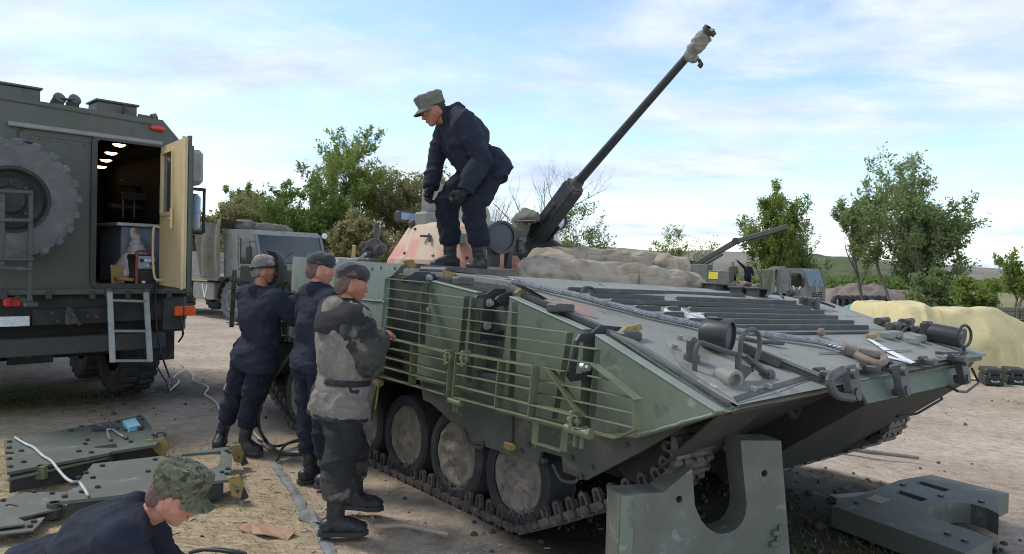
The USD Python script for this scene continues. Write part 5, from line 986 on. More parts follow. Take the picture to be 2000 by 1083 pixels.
for k in range(4):
    for y in (-1.22, 1.2): part(ct, 'bed_board', MB().box((-6.6, y, 1.28 + .19 * k), (-.75, y + .03, 1.455 + .19 * k), .004), MT['truck_dust'])
part(ct, 'tool_locker', MB().box((-2.2, -1.2, .55), (-1.0, -.75, 1.08), .03), MT['truck_dust'])
Vm = Polygon([(-.17, .2), (-.12, .2), (0, -.13), (.12, .2), (.17, .2), (.03, -.2), (-.03, -.2)])
part(ct, 'white_mark', prism(Vm, (-1.5, -1.203, .82), (1, 0, 0), (0, 0, 1), .004), MT['white_paint'])
part(ct, 'paper_card', MB().box((1.08, .62, 1.8), (1.082, .95, 2.1)), MT['plate_white'])
part(ct, 'pennant', prism(Polygon([(0, 0), (.55, .02), (.42, .38)]), (1.16, -.25, 1.78), (0, 1, 0), (-.25, 0, 1), .01), MT['bag_white'])
part(ct, 'spot_lamp', lathe([(0, -.08), (.07, -.06), (.09, 0), (0, .01)], 16, (1.1, 1.28, 2.62), (.8, -.5, 0)), MT['lens_glass'], 40)
def drape(name, label, fn, nu, nv, m, M, cat='tarpaulin'):
    u = np.linspace(0, 1, nu); v = np.linspace(0, 1, nv); U, Vv = np.meshgrid(u, v, indexing='ij'); P = fn(U, Vv)
    mm = rows(0, 0, P); mm.fix_normals(); n = mm.vertex_normals; back = trimesh.Trimesh(mm.vertices - n * .012, mm.faces[:, ::-1], process=False)
    return single(name, trimesh.util.concatenate([mm, back]), MT[m], label, cat, M, True)
def ctfn(U, Vv):                             # canvas over the front of the bed, hanging down its right side
    s = Vv * 4.2; y = np.where(s < 1.55, -1.32 - .02 * np.sin(s * 2), -1.30 + np.clip(s - 1.75, 0, 3)); z = np.where(s < 1.55, 1.25 + s, 2.9 - .12 * np.clip(s - 1.8, 0, 3) ** 1.3)
    x = -.42 - U * (1.55 - .35 * np.clip(1 - Vv * 2, 0, 1))
    f = meshkit.fbm(np.stack([x * 3.2, y * 1.0, z * .55], -1), 3, 4) - .5
    return np.stack([x + .12 * f, y - .30 * f * (s < 1.75) - .05 * np.sin(x * 9) * (s < 1.7), z + .22 * f + .1 * np.sin(U * 5 + Vv * 3) * (s > 1.6)], -1)
drape('truck_canvas', 'crumpled olive canvas thrown over the front of the cargo truck bed', ctfn, 60, 60, 'canvas_olive', CTM)
roll = wrinkle(soften(union([hull([((-.55, -.6, 2.85), .14), ((-.45, .9, 2.78), .12)]), hull([((-.2, -.2, 2.84), .1), ((.15, .7, 2.78), .06)]), hull([((-.9, -.4, 2.85), .16), ((-.8, 1.1, 2.78), .12)])]), .04, 4), .1, 4, 7)
single('canvas_roll', roll, MT['canvas_olive'], 'rolled dark canvas lying on the cargo truck cab roof', 'tarpaulin', CTM, True)
# green field vehicle glimpsed between the cargo truck and the turret
FVM = place(690, 585, -50); 
fv = thing('field_truck', 'small dark green army vehicle half hidden behind the two beret men', 'truck', FVM)
zf_ = FVM[2, 3]; H_ = at(680, 487, FVM[1, 3])[2] - zf_
part(fv, 'body', MB().box((-2.4, -1.1, .7), (.4, 1.1, H_ - .08), .05), MT['skirt_green']); part(fv, 'roof', MB().box((-2.45, -1.15, H_ - .08), (.45, 1.15, H_), .02), MT['truck_green'])
part(fv, 'white_panel', MB().box((.401, -.9, H_ - .85), (.41, -.35, H_ - .2)), MT['plate_white'])
for y in (-.2, .35): part(fv, 'window', MB().box((.402, y, H_ - .7), (.412, y + .45, H_ - .25), .0), MT['lens_dark'])
part(fv, 'bonnet', MB().box((.4, -1.0, .7), (1.5, 1.0, H_ - .95), .12), MT['skirt_green'])
for x in (-1.7, .8):
    for s_ in (-1, 1): tyre(fv, 'wheel', (x, s_ * .95, .48), (0, s_, 0), .48, .3, 'rubber', 'chassis', 14)
# crane truck
KM = place(1530, 619, -44, (0, -1.2)); kz = KM[2, 3]
k_at = at(1563, 524, KM[1, 3] + .6)[2] - kz
kt = thing('crane_truck', 'grey green army truck with white V marks on cab and knuckle crane raised behind', 'truck', KM)
cab_parts(kt, 'truck_green', marks=True); truck_wheels(kt, (0, -3.6, -4.9))
part(kt, 'chassis_rail', MB().box((-6.9, -.45, .75), (1.2, -.3, 1.0)).box((-6.9, .3, .75), (1.2, .45, 1.0)), MT['chassis'])
part(kt, 'bed', MB().box((-6.9, -1.2, 1.05), (-1.2, 1.2, 1.25), .02), MT['truck_dust'])
part(kt, 'side_box', MB().box((-6.6, -1.25, 1.26), (-4.7, -.6, 2.8), .02), MT['truck_green']); part(kt, 'side_box', MB().box((-4.68, -1.25, 1.26), (-3.3, -.6, 2.45), .02), MT['truck_green'])
part(kt, 'yellow_sign', MB().box((-4.6, -1.262, 1.95), (-4.0, -1.252, 2.36)), MT['yellow_sign'])
part(kt, 'rear_cabin', MB().box((-7.9, -1.0, 1.2), (-6.7, .9, 3.05), .05), MT['van_dark'])
kb = A([-6.4, 0.1, 2.7]); part(kt, 'crane_post', cyl((-6.4, .1, 1.2), kb, .2, .16, n=14), MT['van_olive'])
part(kt, 'crane_boom', MB().bar(kb, kb + [2.9, -.1, 1.55], .25, .3, bev=.03).bar(kb + [.2, 0, -.25], kb + [2.0, -.1, .75], .12, .12), MT['van_olive'])
part(kt, 'crane_jib', MB().bar(kb + [2.75, -.1, 1.5], kb + [6.0, -.2, 2.35], .24, .28, bev=.03).bar(kb + [3.2, -.1, 1.3], kb + [5.0, -.15, 1.9], .1, .1), MT['van_olive'])
part(kt, 'crane_knuckle', cyl(kb + [2.85, -.25, 1.55], kb + [2.85, .1, 1.55], .2, n=14), MT['van_dark'])
def kfn(U, Vv):
    s = Vv * 3.2; y = np.where(s < 1.3, -1.28, -1.25 + (s - 1.3) * 1.2); z = np.where(s < 1.3, 1.35 + s, 2.68 + .1 * np.sin(s * 3)); x = -.5 - U * .8
    f = meshkit.fbm(np.stack([x * 4, y * 1.2, z * .6], -1), 3, 14) - .5
    return np.stack([x + .1 * f, y - .3 * f, z + .12 * f], -1)
drape('crane_truck_canvas', 'dark canvas bundled behind the cab of the crane truck', kfn, 40, 40, 'canvas_olive', KM)
gear = MB(); r_ = np.random.default_rng(5)
for k in range(7):
    p = A([-3.2 + .3 * k, -.9 + .1 * (k % 3), 1.3]); s_ = r_.uniform(.2, .36); g_ = thing('gear_bundle', ['olive canvas bundle beside the yellow sign on the truck bed', 'brown sack behind the first bundle on the truck bed', 'grey bundle near the middle of the crane truck bed', 'dark bundle under the waving man on the truck', 'pale sack right of the waving man on the truck', 'low olive bundle close to the cab of the crane truck', 'last dark bundle touching the crane truck cab canvas'][k], 'bundle', KM, 'gear bundles on the crane truck bed')
    part(g_, 'sack', wrinkle(soften(hull([(p + [0, 0, s_ * .8], s_), (p + [.2, .2, s_ * .7], s_ * .9)]), .06, 3), .12, 4, k), MT[['canvas_olive', 'rope_end', 'canvas_grey', 'canvas_dark', 'canvas_beige', 'canvas_olive', 'canvas_dark'][k]], True); part(g_, 'tie', tube([p + [-.05, -s_, s_ * .8], p + [.1, -s_ * .6, s_ * 1.5], p + [.15, .2, s_ * 1.6]], .02, 6), MT['hose_black'])
# ------------------------------------------------------------------ trees and bushes
def tree(name, label, px, py, Yd, h, spread, lf, bark='bark', seed=0, stems=1, leaves=7000, lsize=.16, base=.25, lean=(0, 0), bare=False, sparse=.9, group=None, droop=0.0, cat='tree'):
    r = np.random.default_rng(seed); g = at(px, py, Yd); g[2] = gz(g[0], g[1]) - .05
    wood, tips = MB(), []
    def grow(p, d, L, rad, lev):
        n = 5; pts = [p]; dd = d.copy()
        for k in range(n):
            dd = dd + r.normal(0, .13, 3) + A([0, 0, .05 - droop * lev * .05]); dd /= np.linalg.norm(dd); pts.append(pts[-1] + dd * L / n)
        wood.tube(pts, np.linspace(rad, rad * .45, n + 1), 7 if lev == 0 else 5 if lev < 3 else 3)
        mx = 4 if bare else 3
        if lev >= mx: tips.append((pts, L)); return
        m = [8, 5, 4, 4][lev]; m = int(m * (1.0 if lev else (h / 7 + .4)))
        for k in range(m):
            t = r.uniform(base if lev == 0 else .25, 1.0); i = min(int(t * n), n - 1); q = pts[i] + (pts[i + 1] - pts[i]) * (t * n - i)
            az = r.uniform(0, 2 * np.pi); sp = r.uniform(.45, 1.0); dv = A([np.cos(az) * sp, np.sin(az) * sp, r.uniform(.25, .9)]) * [spread, spread, 1]; dv = dv / np.linalg.norm(dv) * .8 + dd * .35; dv /= np.linalg.norm(dv)
            grow(q, dv, L * r.uniform(.42, .62) * (1.15 - .45 * t if lev == 0 else 1), rad * (1 - t * .55) * .5, lev + 1)
    for s_ in range(stems):
        a = 2 * np.pi * s_ / max(stems, 1) + seed; d = A([np.cos(a) * .28 * (stems > 1) + lean[0], np.sin(a) * .28 * (stems > 1) + lean[1], 1.0]); d /= np.linalg.norm(d)
        grow(A([.12 * np.cos(a), .12 * np.sin(a), 0.]) * (stems > 1), d, h * r.uniform(.72, .85) * (1 if s_ == 0 else r.uniform(.7, .95)), .017 * h / (1 + .25 * (stems - 1)), 0)
    t_ = thing(name, label, cat, T(*g), group); part(t_, 'trunk', wood, MT[bark], True)
    if not bare:
        n = leaves; k = r.integers(0, len(tips), n); f = r.uniform(.0, 1.1, n); P = np.empty((n, 3))
        clump = r.random(len(tips)) < sparse
        for i in range(n):
            kk = k[i]
            while not clump[kk]: kk = r.integers(0, len(tips))
            pts, L = tips[kk]; a = min(f[i], .999) * 5; j = int(a); P[i] = pts[j] + (pts[j + 1] - pts[j]) * (a - j) + r.normal(0, .05 + .10 * L, 3)
        w = r.normal(0, 1, (n, 3)); w /= np.linalg.norm(w, axis=1, keepdims=True); u = np.cross(w, r.normal(0, 1, (n, 3))); u /= np.linalg.norm(u, axis=1, keepdims=True); s_ = lsize * r.uniform(.6, 1.3, (n, 1))
        Q = np.stack([P - w * s_, P + u * s_ * .38, P + w * s_, P - u * s_ * .38], 1); i4 = np.arange(n)[:, None] * 4
        part(t_, 'crown', (Q.reshape(-1, 3), np.vstack([i4 + [0, 1, 2], i4 + [0, 2, 3]])), MT[lf], kind=None)
    return t_
B1 = 'bushes and trees behind the parked trucks'
LT = [('bush', 'grey olive bush filling the gap left of the round tree top', 440, 480, 58, 6.4, 1.8, 'leaf_olive', 4, 61, 'bush'), ('bush', 'tall olive bush behind the cargo truck windscreen', 548, 480, 56, 7.2, 1.6, 'leaf_olive', 4, 62, 'bush'), ('bush', 'pale bush below the leaning yellow green tree', 680, 490, 54, 7.0, 1.5, 'leaf_dry', 4, 63, 'bush'), ('bush', 'yellow green bush left of the bare tree', 905, 490, 56, 5.6, 1.5, 'leaf_bright', 4, 64, 'bush'), ('bush', 'dull green bush nearest the workshop van', 425, 470, 52, 6.3, 1.6, 'leaf_olive', 3, 11, 'bush'), ('tree', 'light green round tree top above the cargo truck canvas', 462, 440, 60, 7.6, .9, 'leaf_bright', 1, 12, 'tree'), ('bush', 'grey green bush above the cargo truck bed', 505, 470, 50, 6.2, 1.5, 'leaf_olive', 3, 13, 'bush'),
      ('bush', 'leafy dark green willow bush right behind the cargo truck cab', 592, 480, 44, 6.6, 1.5, 'leaf_dark', 4, 14, 'bush'), ('bush', 'dense dark bush right of the cargo truck', 655, 490, 42, 5.8, 1.5, 'leaf_dark', 4, 15, 'bush'), ('bush', 'low olive bush left of the turret antenna', 690, 495, 38, 4.2, 1.3, 'leaf_olive', 4, 16, 'bush'),
      ('bush', 'dry straw coloured bush behind the turret antenna', 738, 490, 38, 3.6, 1.0, 'leaf_dry', 4, 17, 'bush'), ('tree', 'tall leaning yellow green tree left of the standing man', 700, 480, 46, 9.8, .95, 'leaf_bright', 1, 18, 'tree'), ('tree', 'olive brown half bare tree directly behind the standing man', 790, 480, 48, 8.6, 1.2, 'leaf_olive', 3, 19, 'tree'), ('tree', 'green tree whose top shows behind the sleeve of the standing man', 835, 480, 52, 9.6, .9, 'leaf_dark', 2, 20, 'tree'), ('bush', 'dark bush between the legs of the standing man', 860, 490, 42, 4.4, 1.2, 'leaf_dark', 4, 21, 'bush')]
for nm, lb, px, py, Yd, h, sp, lf, st, sd, cat in LT:
    tree('bush' if nm == 'bush' else 'leafy_tree', lb, px, py, Yd, h, sp, lf, 'bark', sd, st, 19000 if cat == 'bush' else 15000, .12, .12 if cat == 'bush' else .35, (-.14, 0) if sd == 18 else (0, 0), group=B1, cat=cat, sparse=.8 if cat == 'tree' else .95)
tree('bare_tree', 'bare grey leafless tree between the standing man and the gun', 1006, 490, 42, 8.6, 1.0, None, 'bark_pale', 31, 2, bare=True, base=.3)
for px, py, Yd, h, sd, lb in ((1104, 500, 50, 5.0, 41, 'bright bush showing under the gun lamp'), (1158, 505, 48, 6.0, 42, 'dark pointed bush right of the turret'), (1300, 508, 60, 5.2, 43, 'small bush above the middle of the rolled tarpaulin'), (1362, 508, 60, 5.0, 44, 'thin sparse weedy bush left of the crane post'), (1560, 560, 46, 3.5, 47, 'bush behind the cab of the crane truck'), (1830, 600, 34, 2.6, 45, 'bush between the big tree and the yellow tarpaulin'), (1910, 600, 30, 2.2, 46, 'bright bush above the yellow tarpaulin at the right')):
    tree('bush', lb, px, py, Yd, h, 1.0, 'leaf_bright' if sd in (41, 46) else 'leaf_silver', 'bark', sd, 4, 4500 if sd != 44 else 500, .11, .1, group='low bushes along the far field', cat='bush')
RT = [('bushy young green tree behind the crane jib', 1488, 575, 44, 6.5, .6, 'leaf_bright', 2, 51, 9000), ('thin half bare tree right of the crane jib', 1550, 580, 46, 5.6, .75, 'leaf_silver', 3, 52, 2200), ('slender dark stemmed tree between the truck cab and the big tree', 1692, 592, 40, 6.3, .7, 'leaf_silver', 1, 53, 4200), ('pale trunked sparse tree just left of the big tree', 1748, 600, 39, 7.0, .65, 'leaf_silver', 2, 54, 2600),
      ('tallest broad leafy tree at the right', 1815, 602, 38, 7.8, 1.1, 'leaf_silver', 4, 55, 15000), ('small bright young tree at the right edge of the picture', 1988, 605, 32, 3.6, .6, 'leaf_bright', 1, 56, 1600)]
for lb, px, py, Yd, h, sp, lf, st, sd, nlv in RT: tree('leafy_tree', lb, px, py, Yd, h, sp, lf, 'bark_pale' if sd == 54 else 'bark', sd, st, int(nlv * 2.0), .105, .2, group='trees at the right of the field', sparse=.75)
rr_ = np.random.default_rng(77); hx = rr_.uniform(-40, 170, 1500); hy = 95 + rr_.uniform(0, 35, 1500)
def hedge():
    n = 30000; x = rr_.uniform(-90, 200, n); d = 120 + rr_.normal(0, 4, n); hh = 1.0 + 2.6 * meshkit.fbm(np.stack([x * .09, 0 * x, 0 * x], -1), 3, 9) ** 2; z = rr_.uniform(0, 1, n) * hh + gz(x, d); P = np.stack([x, d, z], -1)
    w = rr_.normal(0, 1, (n, 3)); w /= np.linalg.norm(w, axis=1, keepdims=True); u = np.cross(w, rr_.normal(0, 1, (n, 3))); u /= np.linalg.norm(u, axis=1, keepdims=True); s_ = .45
    Q = np.stack([P - w * s_, P + u * s_ * .6, P + w * s_, P - u * s_ * .6], 1); i4 = np.arange(n)[:, None] * 4; return (Q.reshape(-1, 3), np.vstack([i4 + [0, 1, 2], i4 + [0, 2, 3]]))
structure('far_hedge', hedge(), MT['leaf_dark'], kind='stuff', label='dark line of far bushes along the edge of the fields', cat='hedge')
mound = rows(0, 0, (lambda U, Vv: np.stack([at(1690, 600, 58)[0] + U * 4.2, 58 + Vv * 2.4, gz(at(1690, 600, 58)[0], 58) - .1 + 1.7 * np.clip(1 - U ** 2 - Vv ** 2, 0, 1) ** .7 * (.7 + .6 * meshkit.fbm(np.stack([U * 5, Vv * 4, 0 * U], -1), 3, 3))], -1))(*np.meshgrid(np.linspace(-1.2, 1.2, 50), np.linspace(-1.2, 1.2, 30), indexing='ij')))
single('soil_mound', mound, MT['rope_end'], 'brown heap of earth behind the row of tyres', 'heap', None, True)
# ------------------------------------------------------------------ stores at the right
def tpx(px, py, Yd): p = at(px, py, Yd); p[2] = gz(p[0], p[1]); return p
tyl = ['first dark tyre beside the crane truck bumper', 'second tyre from the crane truck in the row', 'third tyre from the crane truck in the row', 'tyre in the middle of the row above the teal sheet', 'tyre above the right end of the teal sheet', 'tyre just right of the slender tree', 'tyre between the slender tree and the yellow tarpaulin', 'last tyre of the row next to the yellow tarpaulin']
t0 = None
for k in range(8):
    p = tpx(1636 + 13 * k, 600, 50 + .3 * k); M = T(p[0], p[1], p[2] + .45, math.radians(-15 + 9 * (k % 3)), 0, math.radians(8 * (k % 2)))
    if t0 is None:
        t0 = thing('loose_tyre', tyl[0], 'tyre', M, 'row of loose tyres'); part(t0, 'tread', lathe([(.28, -.15), (.42, -.17), (.5, -.13), (.5, .13), (.42, .17), (.28, .15)], 28, (0, 0, 0), (.55, -.8, .1)), MT['rubber'], 40); part(t0, 'bead_ring', lathe([(.26, .145), (.3, .15), (.3, .17), (.26, .165)], 28, (0, 0, 0), (.55, -.8, .1)), MT['tyre_grey'], 40)
    else: copy_of(t0, 'loose_tyre', M, tyl[k])
for k, (px, py, Yd, w, lb) in enumerate(((1672, 606, 41.0, 1.1, 'left one of two teal plastic sheets beyond the front deck'), (1722, 609, 40.0, .9, 'right one of two teal plastic sheets beside the yellow tarpaulin'))):
    p = tpx(px, py, Yd); p[2] += .45; single('teal_sheet', wrinkle(soften(hull([(p + [-w * .8, 0, -.2], .25), (p + [w * .8, .3, -.2], .25), (p + [0, .2, .0], .25)]), .07, 3), .14, 4, k), MT['teal_plastic'], lb, 'plastic sheet', None, True)
for k, (px, py, Yd, lb) in enumerate(((1668, 622, 34.0, 'dark olive box in front of the left teal sheet'), (1702, 627, 33.0, 'dark olive box in front of the right teal sheet'))):
    p = tpx(px, py, Yd); bxx = thing('store_box', lb, 'box', T(p[0], p[1], p[2], .3 + .3 * k)); part(bxx, 'body', MB().box((-.7, -.3, 0), (.7, .3, .5), .02), MT['crate_olive']); part(bxx, 'lid', MB().box((-.72, -.32, .5), (.72, .32, .56), .01), MT['crate_olive']); part(bxx, 'handle', MB().box((-.15, -.34, .25), (.15, -.31, .3), .01), MT['black_steel'])
def pile(U, Vv):
    cy = 17.6; X = 8.1 + U * 7.4; Y = cy + (Vv - .5) * (4.5 + .5 * meshkit.noise(np.stack([U * 14, 0 * U, 0 * U], -1), 2)); ss = lambda t: np.clip(t, 0, 1) ** 2 * (3 - 2 * np.clip(t, 0, 1))
    p2 = lambda k, sd: np.stack([X * k, Y * k, 0 * X], -1)
    w = 1.4 * (meshkit.fbm(p2(.9, 0), 3, 31) - .5); rg = lambda k, sd: np.clip(1 - np.abs(2 * meshkit.noise(np.stack([(X + w) * k, (Y + .6 * w) * k * .55, 0 * X], -1), sd) - 1), 0, 1) ** 2.5
    top = 1.44 * ss((X - 8.45) / .55) * (1 - .46 * ss((X - 10.7) / 2.0)) * (1 - ss((X - 14.2) / .9))
    h = top * ss((2.0 - np.abs(Y - cy + .15 * w)) / .8) ** .8; side = np.clip(h / .5, 0, 1) * np.clip((1.35 - h) / .6, .12, 1)
    d = rg(1.1, 5) * .16 + rg(2.3, 9) * .07; f = meshkit.fbm(p2(1.6, 0), 3, 12) - .5
    return np.stack([X + .18 * f, Y - side * d * 1.2 + .2 * f, gz(X, Y) + h * (1 + .10 * f) + (d * .55) * np.clip(h, .1, 1) + .02], -1)
drape('sand_tarpaulin', 'large pale yellow tarpaulin draped over stores at the right', pile, 190, 130, 'tarp_sand', None)
cs = [('black plastic equipment case at the foot of the yellow tarpaulin', 1940), ('black plastic case cut by the right edge of the picture', 1985)]
c0 = None
for k, (lb, px) in enumerate(cs):
    p = G(px + 12, 754); M = T(p[0], p[1] + .25, p[2], -.35)
    if c0 is None:
        c0 = thing('equipment_case', lb, 'case', M, 'black equipment cases'); part(c0, 'body', MB().box((-.17, -.25, 0), (.17, .3, .2), .02), MT['black_case']); part(c0, 'lid', MB().box((-.175, -.255, .21), (.175, .305, .33), .03), MT['black_case'])
        for x in (-.1, .1): part(c0, 'latch', MB().box((x - .025, -.275, .15), (x + .025, -.25, .25), .006), MT['dark_steel'])
        part(c0, 'handle', tube(spline([(-.06, -.26, .10), (-.05, -.3, .08), (.05, -.3, .08), (.06, -.26, .10)], 4), .012, 6), MT['bench_grey'])
    else: copy_of(c0, 'equipment_case', M, lb)
crl = ['long wooden crate on top of the stack above the yellow tarpaulin', 'lower left crate in the stack behind the yellow tarpaulin', 'lower right crate in the stack at the right edge', 'short crate on top at the right edge of the picture']
q0 = None
for k, (dx, dz) in enumerate(((0, .5), (-.1, 0), (1.25, 0), (1.15, .5))):
    p = tpx(1952, 640, 29.0); M = T(p[0] + dx, p[1], p[2] + dz + .35, .08 * (k % 2))
    if q0 is None:
        q0 = thing('wooden_crate', crl[0], 'crate', M, 'stacked wooden crates')
        for j in range(3): part(q0, 'plank', MB().box((-.58, -.3, .02 + .15 * j), (.58, .3, .16 + .15 * j), .008), MT['crate_olive'])
        for x in (-.45, .45): part(q0, 'batten', MB().box((x - .04, -.325, 0), (x + .04, -.30, .48), .004), MT['crate_olive'])
    else: copy_of(q0, 'wooden_crate', M, crl[k])
pp = tpx(1952, 640, 29.0); single('pallet_base', MB().box((pp[0] - .9, pp[1] - .4, pp[2] - .1), (pp[0] + 2.0, pp[1] + .4, pp[2] + .345), .02), MT['wood_grey'], 'low grey wooden base under the stacked crates', 'pallet')
# ------------------------------------------------------------------ people
def nrm(v): v = A(v, float); return v / np.linalg.norm(v)
def limb(pts, rad, seg=18, cut_end=None, cut_start=None):
    L = [hull([(pts[i], rad[i]), (pts[i + 1], rad[i + 1])], seg) for i in range(len(pts) - 1)]
    m = union(L)
    if cut_end is not None: n = nrm(A(pts[-2]) - A(pts[-1])); m = m.trim_by_plane([float(v) for v in n], float(n @ (A(pts[-1]) + n * cut_end)))
    if cut_start is not None: n = nrm(A(pts[1]) - A(pts[0])); m = m.trim_by_plane([float(v) for v in n], float(n @ (A(pts[0]) + n * cut_start)))
    return m
def head_shape(c, f, u, k=1.0):
    r = np.cross(f, u); P = lambda a, b, d: c + (f * a + r * b + u * d) * k
    skull = hull([(P(-.022, 0, .035), .085 * k), (P(.015, 0, .045), .078 * k), (P(.03, .03, -.01), .05 * k), (P(.03, -.03, -.01), .05 * k), (P(.052, 0, -.075), .036 * k), (P(.062, 0, -.088), .022 * k), (P(-.02, .045, -.03), .04 * k), (P(-.02, -.045, -.03), .04 * k), (P(.055, .025, .02), .035 * k), (P(.055, -.025, .02), .035 * k)], 24)
    L = [skull, hull([(P(.088, 0, .022), .009 * k), (P(.108, 0, -.022), .012 * k), (P(.088, .012, -.028), .010 * k), (P(.088, -.012, -.028), .010 * k)], 12)]
    L.append(hull([(P(.083, .042, .03), .009 * k), (P(.090, .015, .034), .010 * k), (P(.090, -.015, .034), .010 * k), (P(.083, -.042, .03), .009 * k)], 10))
    L.append(hull([(P(.086, .02, -.055), .008 * k), (P(.093, 0, -.055), .010 * k), (P(.086, -.02, -.055), .008 * k)], 10))
    for s in (-1, 1): L.append(hull([(P(-.008, s * .083, .022), .010 * k), (P(-.018, s * .090, .012), .010 * k), (P(-.004, s * .083, -.03), .008 * k), (P(.006, s * .080, .0), .008 * k)], 10))
    sk = union(L)
    for s in (-1, 1): sk = sk - Manifold.sphere(.015 * k, 16).translate([float(v) for v in P(.096, s * .031, .010)])
    return sk, P
def hand_shape(w, d, n, curl=.6, k=1.0, fat=1.0, side=1):
    d, n = nrm(d), A(n, float); n = nrm(n - (n @ d) * d); s = np.cross(d, n) * side
    R = .0092 * k * fat; L = [hull([(w, .022 * k), (w + d * .03 * k + s * .022 * k, .014 * k * fat), (w + d * .03 * k - s * .022 * k, .014 * k * fat), (w + d * .085 * k + s * .032 * k, .012 * k * fat), (w + d * .085 * k - s * .030 * k, .012 * k * fat)], 14)]
    for i, (o, ln) in enumerate(((.031, .066), (.011, .078), (-.010, .072), (-.029, .056))):
        b = w + d * .086 * k + s * o * k; a = 0.0; p = b; seg = []
        for j, fr in enumerate((.45, .32, .23)):
            a += curl * (.75 if j == 0 else 1.0); q = p + (d * math.cos(a) + n * math.sin(a) + s * o * .6) * ln * fr * k; seg.append(hull([(p, R * (1 - .07 * j)), (q, R * (.94 - .08 * j))], 10)); p = q
        L += seg
    b = w + d * .03 * k + s * .028 * k; m1 = b + (d * .55 + s * .65 + n * .35) * .045 * k; e = m1 + (d * .8 + n * .5 - s * .1) * .033 * k
    L += [hull([(b, .014 * k * fat), (m1, .011 * k * fat)], 10), hull([(m1, .011 * k * fat), (e, .009 * k * fat)], 10)]
    return union(L)
def person(label, J, face, up, spec, group=None, coarse=1.0):
    """J: joints in the world. spec: clothing materials and choices."""
    c = A(J['head']); f = nrm(face); u = A(up, float); u = nrm(u - (u @ f) * f); k = spec.get('k', 1.0)
    base = (A(J['ank'][0]) + A(J['ank'][1])) / 2; base[2] -= .09
    sl, sr = A(J['sh'][0]), A(J['sh'][1]); hl_, hr_ = A(J['hip'][0]), A(J['hip'][1]); right = nrm(sr - sl); spine = nrm((sl + sr) / 2 - (hl_ + hr_) / 2); right = nrm(right - (right @ spine) * spine); front = np.cross(spine, right)
    if front @ A(spec['front']) < 0: front = -front
    NB = (sl + sr) / 2 + spine * .05; hp_r = nrm(hr_ - hl_)
    t = thing('person', label, 'person', T(*base), group); e1 = .012 * coarse; e2 = .0115 * coarse
    hd, P = head_shape(c, f, u, k)
    ribs = (sl + sr) / 2 * .62 + (hl_ + hr_) / 2 * .38; waist = (sl + sr) / 2 * .3 + (hl_ + hr_) / 2 * .7
    ch = spec.get('chest', 0.0)
    def torso(g, hem=None, belly=0.0):
        L = [hull([(sl, .062 + g), (sr, .062 + g), (NB - spine * .02, .06 + g)]), hull([(sl, .065 + g), (sr, .065 + g), (ribs + right * .10 + front * (.02 + ch), .10 + g + ch * .5), (ribs - right * .10 + front * (.02 + ch), .10 + g + ch * .5), (ribs - front * .045, .09 + g)]),
             hull([(ribs + right * .10 + front * (.02 + ch), .10 + g + ch * .5), (ribs - right * .10 + front * (.02 + ch), .10 + g + ch * .5), (ribs - front * .045, .09 + g), (waist + right * .085 + front * (.02 + belly), .10 + g), (waist - right * .085 + front * (.02 + belly), .10 + g)]),
             hull([(waist + right * .085 + front * (.02 + belly), .10 + g), (waist - right * .085 + front * (.02 + belly), .10 + g), (hr_ + spine * .02, .098 + g), (hl_ + spine * .02, .098 + g), ((hl_ + hr_) / 2 - front * .04, .10 + g)])]
        if hem is not None:
            lo = -spine * hem
            L.append(hull([(hr_ + spine * .02, .10 + g), (hl_ + spine * .02, .10 + g), ((hl_ + hr_) / 2 - front * .05, .10 + g), (hr_ + lo, .112 + g), (hl_ + lo, .112 + g), ((hl_ + hr_) / 2 + front * .03 + lo, .10 + g)]))
            m = union(L); o = (hl_ + hr_) / 2 + lo; return m.trim_by_plane([float(v) for v in spine], float(spine @ o))
        return union(L)
    armp = [(A(J['sh'][i]), A(J['elb'][i]), A(J['wri'][i])) for i in (0, 1)]; legp = [(A(J['hip'][i]), A(J['knee'][i]), A(J['ank'][i])) for i in (0, 1)]
    hn = J.get('hand', [None, None]); hands = []
    for i in (0, 1):
        s_, el, w = armp[i]; d = nrm(hn[i][0]) if hn[i] else nrm(w - el); n = hn[i][1] if hn[i] else front - spine * .3; hands.append((w, d, n, hn[i][2] if hn[i] else .5, 1 if i else -1))
    neck = hull([(c - u * .07 * k - f * .02 * k, .052 * k), (NB - spine * .04 + front * .0, .060 * k)])
    body = [hd, neck, torso(-.012)] + [limb(a, (.048, .040, .027)) for a in armp] + [limb(l, (.082, .055, .038)) for l in legp] + [hull([(l[2], .038), (l[2] + nrm(J['toe'][i] - l[2]) * .12 - A([0, 0, .03]), .03)]) for i, l in enumerate(legp)] + [hand_shape(w, d, n, cu, k, 1.0, sd) for w, d, n, cu, sd in hands]
    b = soften(union(body), .0085 * coarse, 5); bp = part(t, 'body', b, MT[spec.get('skin', 'skin')], True, True)
    for s in (-1, 1):
        ey = trimesh.creation.icosphere(2, .0125 * k); part(bp, 'eye', MB().add(ey, T(*P(.079, s * .031, .010))), MT['eye_white'], True, True)
    # hair
    if spec.get('hair'):
        hk = .945 if spec['hat'] == 'beret' else 1.0; h = hull([(P(-.03, 0, .04), .089 * k * hk), (P(.0, 0, .055), .083 * k * hk), (P(-.04, 0, -.02), .076 * k)], 24); h = h.trim_by_plane([float(v) for v in nrm(-f * .75 + u * .6)], float(nrm(-f * .75 + u * .6) @ P(-.0, 0, .02)))
        hm = wrinkle(soften(h, .009, 2), .004, 60, 3); part(t, 'hair', hm, MT[spec['hair']], True, True)
    # jacket
    g = spec.get('g', .018)
    jk = [torso(g, spec.get('hem', .10), spec.get('belly', .0))] + [limb((a[0], a[0] * .45 + a[1] * .55, a[1], a[2]), (.068 + g, .060 + g, .055 + g, .036 + g * .8), cut_end=.0) for a in armp]
